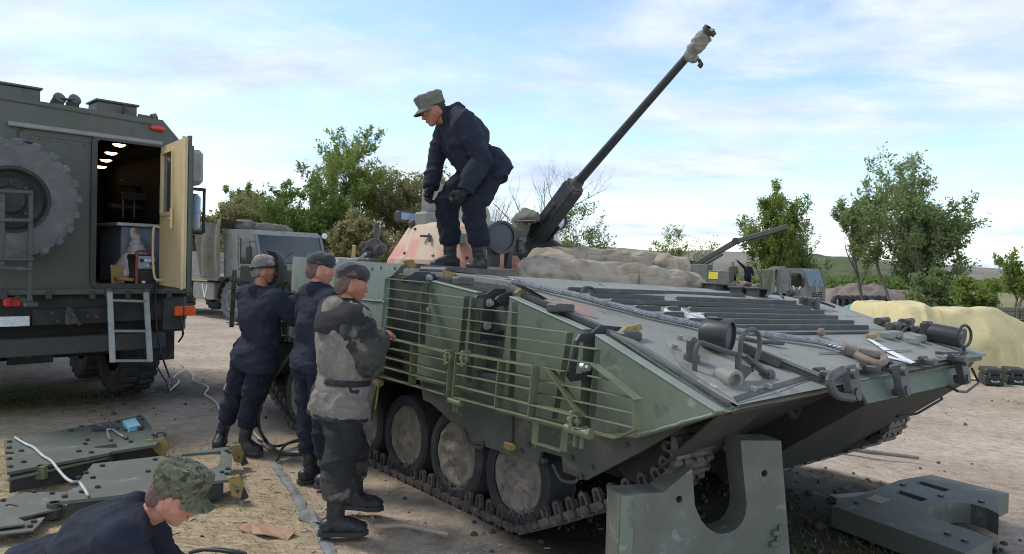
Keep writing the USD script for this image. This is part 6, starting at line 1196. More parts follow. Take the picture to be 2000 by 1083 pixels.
    col = hull([(NB + front * .03 - spine * .01, .066 + g * .4), (NB - front * .03 + spine * .02, .066 + g * .4), (NB + spine * .045 + f * .01, .062 + g * .3)]).trim_by_plane([float(v) for v in -spine], float(-spine @ (NB + spine * .055)))
    jm = soften(union(jk + [col]), e2, 5); jm = cloth(jm, spec.get('wr', .016), spec.get('seed', 1))
    J_ = part(t, 'jacket', jm, MT[spec['jacket']], True, True)
    if spec.get('collar'):
        b2 = MB(); an = np.linspace(-2.5, 2.5, 22)
        ring = [NB + spine * (.055 - .035 * (math.cos(a_) * .5 + .5)) + (front * math.cos(a_) * 1.0 + right * math.sin(a_)) * .082 for a_ in an]; ring2 = [q + (front * math.cos(a_) + right * math.sin(a_)) * .022 - spine * .045 for q, a_ in zip(ring, an)]
        Pn = np.stack([A(ring), A(ring2)], 1); cm = rows(0, 0, np.stack([A(ring) - spine * .02, A(ring) + spine * .012, A(ring2)], 1)); part(J_, 'collar', trimesh.util.concatenate([cm, trimesh.Trimesh(cm.vertices * 1.0, cm.faces[:, ::-1], process=False)]), MT[spec['jacket']], True, True)
    if spec.get('sleeve'):
        for i in (0, 1):
            a = armp[i]; m_ = limb((a[0] * .85 + a[1] * .15, a[1], a[2]), (.082 + g, .073 + g, .052 + g), cut_end=.02); part(J_, 'sleeve', cloth(soften(m_, .012, 5), .013, 5 + i), MT[spec['sleeve']], True, True)
        yk = hull([(sl + right * .01, .086 + g), (sr - right * .01, .086 + g), (NB - spine * .02, .080 + g), ((sl + sr) / 2 - spine * .07 - front * .05, .108 + g), ((sl + sr) / 2 - spine * .07 + front * .06, .100 + g)]).trim_by_plane([float(v) for v in spine], float(spine @ ((sl + sr) / 2 - spine * .10))); part(J_, 'shoulder_yoke', cloth(soften(yk, .014, 3), .006, 3), MT['cloth_black'], True, True)
        hood = hull([(NB - front * .075 + spine * .03, .05), (NB - front * .07 + right * .07 + spine * .02, .045), (NB - front * .07 - right * .07 + spine * .02, .045), (NB - front * .10 - spine * .06, .05)]); part(J_, 'hood', wrinkle(soften(hood, .012, 5), .022, 10, 6), MT['jacket_grey'], True, True)
        o = (hl_ + hr_) / 2 - spine * spec['hem']; hb = torso(g + .012, spec['hem']).trim_by_plane([float(v) for v in -spine], float(-spine @ (o + spine * .022))); part(J_, 'hem_band', soften(hb, .02, 2), MT['cloth_black'], True, True)
        wb = torso(g + .018, .1).trim_by_plane([float(v) for v in -spine], float(-spine @ (waist + spine * .0))).trim_by_plane([float(v) for v in spine], float(spine @ (waist - spine * .035))).trim_by_plane([float(v) for v in right], float(right @ (waist + right * .075))); part(J_, 'waist_tab', soften(wb, .02, 2), MT['cloth_black'], True, True)
    else:
        for i in (0, 1):
            a = armp[i]; dv = nrm(a[2] - a[1]); cf = hull([(a[2] - dv * .03, .040 + g), (a[2] - dv * .005, .040 + g)]).trim_by_plane([float(v) for v in -dv], float(-dv @ a[2])).trim_by_plane([float(v) for v in dv], float(dv @ (a[2] - dv * .045))); part(J_, 'cuff', wrinkle(soften(cf, .012, 2), .006, 14, 2), MT[spec['jacket']], True, True)
    # trousers
    tr = [hull([(hr_ + spine * .06, .10 + g * .5), (hl_ + spine * .06, .10 + g * .5), (hr_ - spine * .02, .105 + g * .5), (hl_ - spine * .02, .105 + g * .5)])]
    for i, l in enumerate(legp):
        mid = l[0] * .5 + l[1] * .5; en = l[2] + nrm(l[1] - l[2]) * spec.get('boot', .17); lo = l[1] * .35 + en * .65
        tr.append(limb((l[0], mid, l[1], lo, en), (.105 + g * .5, .092 + g * .6, .070 + g * .9, .064 + g * .9, .062 + g * .6), cut_end=-.03))
    tm = soften(union(tr), e2, 5); tm = cloth(tm, spec.get('twr', .018), spec.get('seed', 1) + 7, 1.25); T_ = part(t, 'trousers', tm, MT[spec['trousers']], True, True)
    if spec.get('knee'):
        for i, l in enumerate(legp):
            m_ = limb((l[1] * .72 + l[2] * .28, l[2] + nrm(l[1] - l[2]) * .15), (.074 + g * .8, .066 + g * .6), cut_end=-.02); m_ = cloth(soften(m_, .012, 5), .016, i, 1.3); part(T_, 'gaiter', m_, MT[spec['knee']], True, True)
            th = l[0] * .45 + l[1] * .55; pk = hull([(th + right * .075 * (1 if i else -1) + spine * .07, .055), (th + right * .075 * (1 if i else -1) - spine * .08, .055)]); part(T_, 'pocket', wrinkle(soften(pk, .013, 4), .012, 12, 2), MT[spec['trousers']], True, True)
    # boots
    for i, l in enumerate(legp):
        an = l[2]; td = A(J['toe'][i]) - an; td[2] = 0; td = nrm(td); z0 = an[2] - .085; sd_ = np.cross(A([0, 0, 1.]), td); q = lambda a_, b_, z_: A([*(an[:2] + td[:2] * a_ + sd_[:2] * b_), z0 + z_])
        sh_ = limb((an + nrm(l[1] - an) * (spec.get('boot', .17) + .04), an + nrm(l[1] - an) * .06, an - A([0, 0, .02])), (.056, .052, .050), cut_start=.0)
        ft = hull([(q(-.045, 0, .05), .048), (q(.03, 0, .06), .05), (q(.11, .012, .042), .040), (q(.11, -.012, .042), .040), (q(.165, .01, .034), .032), (q(.165, -.01, .034), .032)])
        bt = wrinkle(soften(union([sh_, ft]).trim_by_plane([0., 0., 1.], float(z0 + .012)), .012, 4), .010, 16, i + 2, (1, 1, 2)); B_ = part(t, 'boot', bt, MT['leather'], True, True)
        so = Polygon([(-.095, -.02), (-.07, -.042), (.04, -.04), (.12, -.052), (.18, -.036), (.205, 0), (.18, .036), (.12, .052), (.04, .04), (-.07, .042), (-.095, .02)]).buffer(.006); part(B_, 'sole', prism(so, q(0, 0, -.012), td, sd_, .03), MT['rubber'], False, True)
        b3 = MB(); up_ = nrm(l[1] - an)
        for j in range(5): o = an + up_ * (.03 + .035 * j) + td * (.050 - .002 * j); b3.tube([o - sd_ * .022, o + td * .006, o + sd_ * .022], .0035, 5)
        part(B_, 'laces', b3, MT['cloth_black'], False, True, kind='stuff')
    if spec.get('gloves'):
        for i, (w, d, n, cu, sd) in enumerate(hands):
            gl = union([hand_shape(w, d, n, cu, k * 1.06, 1.35, sd), limb((w - nrm(w - armp[i][1]) * .07, w + d * .02), (.044, .034), cut_start=.0)]); part(t, 'glove', wrinkle(soften(gl, .007, 4), .005, 30, i), MT[spec['gloves']], True, True)
    # headgear
    r = np.cross(f, u)
    if spec['hat'] == 'cap':
        an = np.linspace(0, 2 * np.pi, 33); tilt = nrm(u * .98 + f * -.12); ell = lambda a_, z_, s_: P(0, 0, 0) + f * (-.006 + .108 * s_ * math.cos(a_)) * k + r * (.094 * s_ * math.sin(a_)) * k + tilt * z_ * k
        prof = [(.045, 1.00), (.06, 1.03), (.10, 1.07), (.128, 1.09), (.136, 1.05), (.142, .8), (.140, .4), (.137, .05)]
        cm = rows(0, 0, A([[ell(a_, z_ + .012 * math.cos(a_), s_) for a_ in an] for z_, s_ in prof])); cm.merge_vertices(); cm = cm.subdivide().subdivide(); trimesh.smoothing.filter_taubin(cm, iterations=2); cm.fix_normals(); cm = wrinkle(cm, .014, 16, 3); cm = wrinkle(cm, .004, 45, 5)
        cp_ = part(t, 'field_cap', cm, MT[spec['hatm']], True, True)
        part(cp_, 'band', rows(0, 0, A([[ell(a_, z_ + .012 * math.cos(a_), s_) for a_ in an] for z_, s_ in ((.036, 1.0), (.040, 1.025), (.072, 1.045), (.074, 1.0))])), MT[spec['hatm']], True, True)
        va = np.linspace(-1.15, 1.15, 21); vs = A([[ell(a_, .048 - .03 * q_ ** 1.3 + .012 * math.cos(a_) - .012 * abs(a_) * q_, 1.0 + q_ * .62 * math.cos(a_ * 1.25) ** .8) for a_ in va] for q_ in np.linspace(0, 1, 7)]); vm = rows(0, 0, vs); vm.fix_normals()
        vn = vm.vertex_normals; part(cp_, 'visor', trimesh.util.concatenate([vm, trimesh.Trimesh(vm.vertices - vn * .004, vm.faces[:, ::-1], process=False)]), MT[spec['hatm']], True, True)
        if spec.get('badge'): part(cp_, 'badge', MB().add(hull([(ell(0, .085, 1.07), .007), (ell(0, .11, 1.09), .009), (ell(.12, .1, 1.08), .006), (ell(-.12, .1, 1.08), .006)], 10)), MT['brass_yellow'], True, True)
    elif spec['hat'] == 'beret':
        bz = A(spec.get('tilt', r * 1.0)); m_ = union([hull([(P(.035, .03, .07), .058 * k), (P(.035, -.03, .07), .058 * k), (P(-.05, .0, .055), .074 * k), (P(-.02, .0, .088), .056 * k)], 20), hull([(P(-.02, .0, .095), .045 * k), (P(-.05, 0, .07) + bz * .16 * k, .036 * k), (P(.02, 0, .085) + bz * .10 * k, .035 * k)], 16)]).trim_by_plane([float(v) for v in nrm(u + f * -.12)], float(nrm(u + f * -.14) @ P(0, 0, .046)))
        B_ = part(t, 'beret', cloth(soften(m_, .009, 5), .007, 2, 1.6), MT['beret'], True, True); an = np.linspace(0, 2 * np.pi, 34); part(B_, 'band', tube(A([P(-.004 + .102 * math.cos(a_), .090 * math.sin(a_), .050 + .013 * math.cos(a_)) for a_ in an]), .009, 6), MT['leather'], True, True)
        if spec.get('badge'): o = P(.098, -.045 * spec['badge'], .085); part(B_, 'badge', MB().add(hull([(o, .010), (o + u * .016, .008)], 12)), MT['plate_white'], True, True)
    elif spec['hat'] == 'welder':
        m_ = hull([(P(-.022, 0, .045), .094 * k), (P(.015, 0, .05), .088 * k)], 24).trim_by_plane([float(v) for v in nrm(u * .9 + f * .35)], float(nrm(u * .9 + f * .35) @ P(0, 0, .055))); part(t, 'bandana', wrinkle(soften(m_, .010, 4), .008, 16, 2), MT['cap_check'], True, True)
        an = np.linspace(0, 2 * np.pi, 34); part(t, 'head_band', MB().tube(A([P(-.008 + .108 * math.cos(a_), .096 * math.sin(a_), .03 + .02 * math.cos(a_)) for a_ in an]), .011, 6).add(hull([(P(-.118, .03, .0), .018), (P(-.118, -.03, .0), .018)], 10)), MT['hose_black'], True, True)
        va = np.linspace(-1.45, 1.45, 25); fwd = .06; vs = A([[P(fwd + .105 * math.cos(a_) * s_ + o_, .125 * math.sin(a_) * s_, z_) for a_ in va] for z_, s_, o_ in ((.175, .75, -.05), (.165, .92, -.03), (.12, 1.0, 0), (.03, 1.02, .015), (-.06, 1.0, .02), (-.12, .9, .015), (-.15, .72, .0))]); vm = rows(0, 0, vs); vm.fix_normals(); vn = vm.vertex_normals
        M_ = part(t, 'welding_mask', trimesh.util.concatenate([vm, trimesh.Trimesh(vm.vertices - vn * .004, vm.faces[:, ::-1], process=False)]), MT['black_steel'], True, True)
        part(M_, 'visor_window', MB().bar(P(fwd + .122, -.05, .03), P(fwd + .122, .05, .03), .075, .010, up=f), MT['lens_dark'], False, True)
        part(M_, 'yellow_label', MB().bar(P(fwd + .075, .100, .0), P(fwd + .035, .121, -.0), .05, .004, up=np.cross(f, u)), MT['yellow_sign'], False, True)
    return t
a_ = at
# the man standing on the roof
person('person bending over on the vehicle roof in navy work suit, field cap and black gloves', {
    'head': a_(846, 218, 5.98), 'sh': (a_(908, 238, 5.78), a_(878, 232, 6.18)), 'elb': (a_(940, 312, 5.72), a_(853, 305, 6.22)), 'wri': (a_(908, 374, 5.66), a_(842, 366, 6.10)),
    'hand': ((nrm(a_(888, 400, 5.68) - a_(908, 374, 5.66)), A([-.6, .3, -.5]), .75), (nrm(a_(832, 398, 6.08) - a_(842, 366, 6.10)), A([.5, -.3, .0]), .75)),
    'hip': (a_(964, 328, 5.88), a_(944, 322, 6.12)), 'knee': (a_(925, 402, 5.76), a_(873, 392, 6.10)), 'ank': (a_(937, 508, 5.83), a_(880, 505, 6.10)), 'toe': (a_(915, 530, 5.62), a_(850, 525, 5.98))},
    (-.80, -.36, -.48), (-.40, -.1, .9), {'front': A([-1, -.3, -.4]), 'jacket': 'navy', 'trousers': 'navy_black', 'gloves': 'glove_black', 'hat': 'cap', 'hatm': 'cap_green', 'badge': True, 'hair': 'hair_dark', 'skin': 'skin_tan', 'seed': 3, 'collar': True, 'hem': .13, 'wr': .018, 'g': .028, 'belly': .08, 'chest': .045, 'boot': .16})
# the welder
person('person welding at the rear of the vehicle, navy suit and raised black welding mask', {
    'head': a_(516, 528, 6.50), 'sh': (a_(482, 578, 6.66), a_(538, 584, 6.36)), 'elb': (a_(548, 606, 6.86), a_(574, 622, 6.48)), 'wri': (a_(570, 576, 6.92), a_(572, 588, 6.72)),
    'hand': ((A([.8, .4, .25]), A([.3, -.3, -.9]), .7), (A([.5, .8, .15]), A([-.5, .4, -.8]), .7)),
    'hip': (a_(481, 694, 6.62), a_(512, 700, 6.44)), 'knee': (a_(459, 778, 6.62), a_(492, 786, 6.42)), 'ank': (a_(432, 848, 6.64), a_(477, 862, 6.44)), 'toe': (a_(424, 866, 6.45), a_(512, 880, 6.36))},
    (.82, .55, -.12), (0, 0, 1), {'front': A([.8, .6, 0]), 'jacket': 'navy', 'trousers': 'navy_black', 'gloves': 'glove_tan', 'hat': 'welder', 'hair': 'hair_grey', 'skin': 'skin_tan', 'seed': 11, 'collar': True, 'hem': .10, 'wr': .016, 'g': .022, 'belly': .03})
# two men in black berets
person('person in navy suit and black beret standing between the welder and the man in grey', {
    'head': a_(627, 528, 5.58), 'sh': (a_(603, 578, 5.74), a_(648, 585, 5.44)), 'elb': (a_(598, 650, 5.80), a_(668, 655, 5.48)), 'wri': (a_(640, 690, 5.86), a_(690, 690, 5.70)),
    'hip': (a_(600, 705, 5.68), a_(630, 712, 5.52)), 'knee': (a_(606, 812, 5.66), a_(632, 822, 5.48)), 'ank': (a_(606, 918, 5.64), a_(640, 928, 5.46)), 'toe': (a_(622, 940, 5.68), a_(660, 948, 5.46))},
    (.86, .42, -.16), (0, 0, 1), {'front': A([.8, .5, 0]), 'jacket': 'navy', 'trousers': 'navy_black', 'hat': 'beret', 'tilt': A([-.25, .1, -.15]), 'badge': -1, 'hair': 'hair_short', 'seed': 21, 'collar': True, 'hem': .05, 'g': .02})
person('person in grey and black work jacket and black beret holding a screen slat', {
    'head': a_(688, 556, 4.72), 'sh': (a_(652, 612, 4.88), a_(694, 628, 4.56)), 'elb': (a_(672, 700, 5.02), a_(716, 706, 4.62)), 'wri': (a_(702, 660, 5.05), a_(738, 656, 4.86)),
    'hand': (None, (A([.75, .45, .12]), A([.3, .5, -.7]), .75)),
    'hip': (a_(646, 782, 4.80), a_(678, 790, 4.60)), 'knee': (a_(690, 885, 4.90), a_(664, 900, 4.50)), 'ank': (a_(693, 966, 4.95), a_(654, 1015, 4.48)), 'toe': (a_(746, 982, 4.92), a_(712, 1040, 4.50))},
    (.82, .50, -.20), (0, 0, 1), {'front': A([.75, .6, 0]), 'jacket': 'jacket_grey', 'sleeve': 'jacket_camo', 'trousers': 'cloth_black', 'knee': 'jacket_camo', 'hat': 'beret', 'tilt': A([-.3, .0, -.2]), 'hair': 'hair_short', 'skin': 'skin_tan', 'seed': 31, 'hem': .09, 'g': .032, 'belly': .02, 'wr': .014})
# the man kneeling in front
kf = 1.16
person('person crouching in the front left corner in navy jacket and camouflage field cap', {
    'head': a_(342, 972, 2.72 * kf), 'sh': (a_(262, 1000, 2.94 * kf), a_(238, 1052, 2.58 * kf)), 'elb': (a_(318, 1105, 3.02 * kf), a_(268, 1170, 2.62 * kf)), 'wri': (a_(380, 1140, 3.0 * kf), a_(360, 1180, 2.75 * kf)),
    'hip': (a_(84, 1120, 2.86 * kf), a_(66, 1150, 2.64 * kf)), 'knee': (a_(230, 1190, 3.0 * kf), a_(225, 1225, 2.62 * kf)), 'ank': (a_(110, 1275, 2.86 * kf), a_(95, 1290, 2.62 * kf)), 'toe': (a_(180, 1290, 2.9 * kf), a_(180, 1300, 2.62 * kf))},
    (.80, .15, -.50), (.42, .05, .9), {'front': A([.7, .1, -.7]), 'jacket': 'navy', 'trousers': 'navy_black', 'hat': 'cap', 'hatm': 'cap_camo', 'hair': 'hair_short', 'skin': 'skin', 'seed': 41, 'collar': True, 'hem': .10, 'g': .026, 'wr': .016})
# two small figures on the crane truck
def far_man(label, x, y, arm, jm, seed):
    o = KM[:3, :3] @ A([x, y, 1.25]) + KM[:3, 3]; p = lambda a, b, c_: o + A([a, b, c_])
    person(label, {'head': p(0, 0, 1.62), 'sh': (p(-.19, 0, 1.40), p(.19, 0, 1.40)), 'elb': (p(-.45, -.05, 1.62) if arm else p(-.26, -.05, 1.14), p(.27, -.05, 1.14)), 'wri': (p(-.66, -.05, 1.82) if arm else p(-.2, -.25, 1.0), p(.25, -.2, .95)),
        'hip': (p(-.09, 0, .92), p(.09, 0, .92)), 'knee': (p(-.1, -.03, .5), p(.1, -.03, .5)), 'ank': (p(-.1, 0, .09), p(.1, 0, .09)), 'toe': (p(-.1, -.2, .05), p(.1, -.2, .05))},
        (.2, -1, -.1), (0, 0, 1), {'front': A([0, -1, 0]), 'jacket': jm, 'trousers': 'navy_black', 'hat': 'none', 'hair': 'hair_dark', 'seed': seed, 'g': .012, 'hem': .06}, coarse=2.2)
far_man('small person in black shirt with one arm raised on the crane truck', -2.6, -.3, True, 'cloth_black', 5)
far_man('small person in dark green beside the crane boom on the truck', -3.6, -.2, False, 'leaf_dark' if False else 'canvas_olive', 6)
# ------------------------------------------------------------------ rolled tarpaulin on the deck
def tarp_roll():
    L = []
    def chain(pts, rad):
        P = [GL(px, py, 0) for px, py in pts]; Q = []
        for (p, r) in zip(P, rad): p = p.copy(); p[2] = glac(p[0], p[1]) + r * .9; Q.append((p, r))
        for i in range(len(Q) - 1): L.append(hull([Q[i], Q[i + 1]], 20))
    yr = [(-.95), (-.6), (-.2), (.25), (.75), (1.25)]
    return L
def TP(px, py, y): return V(px, py, 1, y)
tl = []
front_ = [((1036, 534), -.72, .095), ((1075, 536), -.50, .115), ((1140, 540), -.2, .125), ((1210, 544), .12, .122), ((1270, 549), .42, .118), ((1320, 553), .68, .11), ((1354, 555), .88, .09)]
back_ = [((1050, 512), -.30, .10), ((1090, 504), -.05, .085), ((1150, 507), .28, .095), ((1215, 511), .62, .095), ((1285, 514), 1.0, .09), ((1330, 520), 1.25, .065)]
for ch in (front_, back_):
    Q = [(TP(*p, y), r) for p, y, r in ch]
    for i in range(len(Q) - 1): tl.append(hull([Q[i], Q[i + 1]], 20))
tl.append(hull([(TP(1060, 512, -.40), .07), (TP(1085, 500, -.2), .035), (TP(1110, 520, -.3), .08)], 16)); tl.append(hull([(TP(1022, 528, -.70), .05), (TP(1050, 514, -.55), .06), (TP(1030, 548, -.72), .08)], 16)); tl.append(hull([(TP(1285, 512, .95), .06), (TP(1300, 510, .95), .07), (TP(1310, 520, .95), .06)], 14))
tl.append(hull([(TP(1085, 520, -.40), .05), (TP(1125, 516, -.25), .03), (TP(1105, 535, -.32), .05)], 14))
tm = soften(union(tl), .013, 6)
def folds(m, seed):
    v = m.vertices; n = m.vertex_normals; ax = nrm([.15, 1, 0]); s = v @ ax; f1 = meshkit.fbm(np.stack([s * 1.6, v[:, 0] * 7, v[:, 2] * 9], -1), 4, seed); f2 = meshkit.fbm(v * [9, 5, 9], 3, seed + 3)
    cr = np.clip(1 - np.abs(f1 - .5) * 12, 0, 1); cr2 = np.clip(1 - np.abs(f2 - .5) * 10, 0, 1); d = (f1 - .5) * .03 - cr * .016 + .008
    m.vertices = v + n * d[:, None]; return m
tm = folds(tm, 12); tm = cloth(tm, .018, 6, .8)
tp_ = thing('rolled_tarpaulin', 'long beige canvas tarpaulin rolled up on the deck below the gun', 'tarpaulin', VM)
part(tp_, 'canvas', tm, MT['canvas_beige'], True)
for (px, py), y, r in (((1228, 546), .20, .128),):
    c = TP(px, py, y); an = np.linspace(0, 2 * np.pi, 30); part(tp_, 'seam', tube(np.c_[c[0] + r * np.cos(an), np.full(30, c[1]), c[2] + r * np.sin(an)], .006, 5), MT['canvas_beige'], True)
# ------------------------------------------------------------------ loose armour plates
def flatplate(name, label, pts, up, th, mt, holes=(), group=None):
    P = [G(px, py, up) for px, py in pts]; z = np.mean([p[2] for p in P]); po = Polygon([p[:2] for p in P])
    for h in holes: po = po.difference(Polygon([G(px, py, up)[:2] for px, py in h]))
    t = thing(name, label, 'armour plate', T(*[float(v) for v in (*np.mean([p[:2] for p in P], 0), gz(*np.mean([p[:2] for p in P], 0)))]), group)
    part(t, 'plate', prism(po, (0, 0, z - th), (1, 0, 0), (0, 1, 0), th), MT[mt], False, True); return t, z
def studs(t, pts, z, up, m='black_steel', r=.016, name='bolt'):
    for px, py in pts: p = G(px, py, up); part(t, name, MB().cyl([p[0], p[1], z - .004], [p[0], p[1], z + .014], r, n=8), MT[m], False, True)
mat('plate_green', (.075, .085, .062), .6, (.10, .11, .092), 4.0, (.42, .68), (.21, .22, .20), 7.0, (.63, .74), .12, 40, rough2=.65)
mat('plate_grey', (.092, .098, .076), .62, (.118, .126, .105), 4.0, (.42, .68), (.22, .215, .19), 8.0, (.60, .74), .2, 40, rough2=.72, col4=(.16, .13, .10), mix4=(.62, .75), scale4=4.0)
s2 = lambda x, y: (x / 3.252, 750 + y / 3.252)
t1, z1 = flatplate('armour_plate', 'dark green bolted armour plate lying at the left with tools on it', [s2(*p) for p in [(25, 360), (905, 200), (935, 235), (985, 320), (1010, 368), (990, 385), (710, 430), (690, 440), (45, 562)]], .17, .022, 'plate_green', [[s2(*p) for p in [(35, 432), (88, 430), (88, 456), (38, 460)]]])
studs(t1, [s2(*p) for p in [(60, 372), (58, 410), (60, 480), (65, 530), (150, 500), (135, 430), (125, 360), (450, 303), (500, 432), (540, 385), (555, 360), (580, 440), (515, 275), (750, 245), (880, 210), (900, 230), (830, 372), (975, 330), (985, 350), (800, 300)]], z1, .17, r=.018)
p, q, r3 = G(*s2(45, 560), .17), G(*s2(700, 432), .17), G(*s2(1005, 372), .17); part(t1, 'edge_flange', MB().bar(p + [0, .03, -.09], q + [0, .03, -.09], .02, .14).bar(q + [0, .12, -.09], r3 + [0, .12, -.09], .02, .14), MT['black_steel'], False, True)
part(t1, 'edge_rod', cyl(p + [.02, -.02, -.05], q + [0, -.02, -.04], .012, n=10), MT['slat_olive'], False, True); part(t1, 'rod_clip', MB().add(rbox((.07, .05, .10), .006), T(*(p * .68 + q * .32 + [0, -.01, -.05]))), MT['slat_olive'], False, True)
for x, y in ((680, 440), (1000, 400)): c = G(*s2(x, y), .12); part(t1, 'bracket', MB().add(prism(Polygon([(-.09, .06), (.06, .08), (.10, 0), (.04, -.09), (-.02, -.03)]), c, (1, .2, 0), (0, 0, 1), .02)), MT['brass_yellow' if x > 900 else 'dark_steel'], False, True)
an = np.linspace(0, 2 * np.pi, 20); c = G(*s2(1020, 332), .19); part(t1, 'ring', tube(np.c_[c[0] + .04 * np.cos(an), np.full(20, c[1]), c[2] + .035 * np.sin(an)], .010, 6), MT['dark_steel'], True, True)
t2, z2 = flatplate('armour_plate', 'grey green armour plate with an open frame end lying behind the crouching man', [s2(*p) for p in [(380, 748), (440, 690), (590, 508), (1050, 455), (1440, 400), (1478, 405), (1470, 520), (1452, 608), (1320, 622), (1000, 680)]], .15, .022, 'plate_grey', [[s2(*p) for p in [(1135, 468), (1160, 446), (1405, 428), (1390, 520), (1330, 540), (1200, 530)]]])
studs(t2, [s2(*p) for p in [(650, 525), (590, 600), (940, 560), (985, 485), (620, 660), (520, 690), (410, 720), (470, 640), (500, 600), (545, 570), (1470, 415), (1455, 440), (1440, 430), (1445, 545), (1410, 565), (1440, 575)]], z2, .15, r=.018)
for x, y in ((1500, 425), (1490, 630)): c = G(*s2(x, y), .13); part(t2, 'hinge_lug', MB().add(prism(Polygon([(-.05, .05), (.03, .06), (.06, -.02), (.04, -.10), (-.02, -.08)]).difference(Point(.02, -.05).buffer(.012)), c, (.9, .4, 0), (0, 0, 1), .04)), MT['brass_yellow'], False, True); part(t2, 'hinge_leg', MB().bar(c + [.0, .04, 0], c + [.06, .05, -.13], .03, .05), MT['dark_steel'], False, True)
c0_, c1_ = G(*s2(380, 748), .15), G(*s2(1452, 608), .15); part(t2, 'edge_flange', MB().bar(c0_ + [.03, .03, -.08], c1_ + [-.05, .03, -.08], .02, .12), MT['black_steel'], False, True)
p = G(*s2(345, 800), .05); part(t2, 'tube_end', MB().add(lathe([(.03, -.05), (.045, -.05), (.045, .05), (.03, .05)], 18, p)), MT['dark_steel'], False, True)
t3, z3 = flatplate('armour_plate', 'thin grey slotted armour plate at the left edge of the picture', [s2(*p) for p in [(-120, 760), (0, 738), (150, 690), (430, 685), (400, 760), (385, 790), (110, 852), (150, 868), (150, 890), (-120, 925)]], .07, .012, 'plate_grey', [[s2(*p) for p in [(30, 768), (60, 763), (115, 772), (118, 780), (40, 782)]]])
studs(t3, [s2(*p) for p in [(215, 690), (20, 745), (330, 700)]], z3, .07)
t4, z4 = flatplate('armour_plate', 'small grey plate offcut below the slotted plate at the left edge', [s2(*p) for p in [(-100, 905), (150, 872), (285, 845), (260, 880), (210, 930), (-100, 965)]], .045, .010, 'plate_grey'); studs(t4, [s2(*p) for p in [(190, 910), (215, 880)]], z4, .045)
# tools on the plate
hm = thing('hammer', 'brown handled hammer lying on the dark green plate', 'hammer', T(*G(205, 830, .17)))
part(hm, 'handle', bar(G(*s2(570, 232), .21), G(*s2(660, 275), .19), .03, .022, bev=.008), MT['wood_brown'], False, True); c = G(*s2(655, 285), .19); part(hm, 'head', MB().bar(c - [.09, .02, 0], c + [.09, .03, 0], .04, .04, bev=.008), MT['black_steel'], False, True)
for k, (pts, lb, m_) in enumerate((([(700, 265), (730, 300), (790, 338)], 'bright spanner nearest the cyan box', 'bright_metal'), ([(680, 300), (690, 330), (700, 352)], 'short steel punch nearest the front edge of the plate', 'bright_metal'), ([(660, 285), (695, 290), (740, 280)], 'pliers with pale grips between hammer and cyan box', 'wood_pale'), ([(690, 250), (705, 262), (720, 268)], 'small chisel beside the hammer head', 'dark_steel'))):
    P_ = [G(*s2(*p), .185) for p in pts]; tt = thing('hand_tool', lb, 'tool', T(*P_[0])); part(tt, 'shaft', tube(spline(P_, 4), .010, 6), MT[m_], True, True); part(tt, 'jaw', MB().add(hull([(P_[-1], .016), (P_[-1] + (P_[-1] - P_[-2]) * .2 + [0, .01, 0], .013)], 8)), MT['dark_steel'], False, True)
cb = [G(*s2(*p), .17) for p in [(780, 262), (855, 245), (890, 290), (815, 306)]]; bx_ = thing('cyan_box', 'small pale cyan plastic box on the dark green plate', 'box', T(*cb[0])); po = Polygon([p[:2] for p in cb]); part(bx_, 'body', prism(po.buffer(-.006).buffer(.006), (0, 0, z1), (1, 0, 0), (0, 1, 0), .026), MT['cyan_box'], False, True); part(bx_, 'lid', prism(po.buffer(.003), (0, 0, z1 + .028), (1, 0, 0), (0, 1, 0), .012), MT['cyan_box'], False, True); c = cb[2]; part(bx_, 'clasp', MB().add(rbox((.05, .06, .03), .006), T(c[0], c[1], z1 + .02)), MT['dark_steel'], False, True)
W2 = [(95, 340), (160, 380), (215, 405), (270, 455), (325, 490), (370, 545), (420, 600), (460, 622)]
cable([G(*s2(*p), .185) for p in W2] + [G(*s2(500, 625), .16), G(*s2(530, 660), .165), G(*s2(560, 710), .165)], .010, 'cable_white', 'white cable lying across the dark green plate and the grey plate')
# thick cut-out plates of the front armour
pn = nrm([.30, -.954, 0]); pu = A([-pn[1], pn[0], 0]); o_ = at(1390, 1000, 3.72)
def onp(px, py): d = ray(px, py); t = ((o_ - C0) @ pn) / (d @ pn); p = C0 + d * t; return ((p - o_) @ pu, p[2])
s3 = lambda x, y: (1200 + x / 4.456, 840 + y / 4.456)
up_ = [onp(*s3(*p)) for p in [(50, 568), (310, 550), (430, 545), (675, 335), (682, 420), (690, 500), (700, 650), (722, 715), (760, 790), (805, 850), (850, 880), (890, 900), (940, 906), (1000, 895), (1060, 865), (1110, 810), (1140, 740), (1152, 640), (1142, 540), (1130, 440), (1112, 260), (1100, 92), (1450, 95)]]
xr_ = onp(*s3(1570, 1083))[0]; zb_ = float(gz(o_[0], o_[1])) - .02
upoly = Polygon([(up_[0][0], zb_)] + up_ + [(xr_, zb_)])
for cx, cy in ((565, 605), (1307, 380)): q = onp(*s3(cx, cy)); upoly = upoly.difference(Point(q).buffer(.019, 12))
ut = thing('cutout_plate', 'thick upright armour plate with a U shaped cut-out under the nose', 'armour plate', T(o_[0], o_[1], zb_), 'thick cut-out plates'); part(ut, 'plate', prism(upoly, (o_[0], o_[1], 0), pu, (0, 0, 1), -.15), MT['plate_grey'], False, True)
for x, y in ((1390, 890), (1370, 985)): q = onp(*s3(x, y)); c = A([o_[0], o_[1], 0]) + pu * q[0] + A([0, 0, q[1]]); part(ut, 'welded_lug', MB().bar(c - pu * .02, c + pu * .035, .05, .03, bev=.006).bar(c + pu * .03 - [0, 0, .01], c + pu * .03 + [0, 0, .04], .04, .012, up=(1, 0, 0)), MT['plate_grey'], False, True)
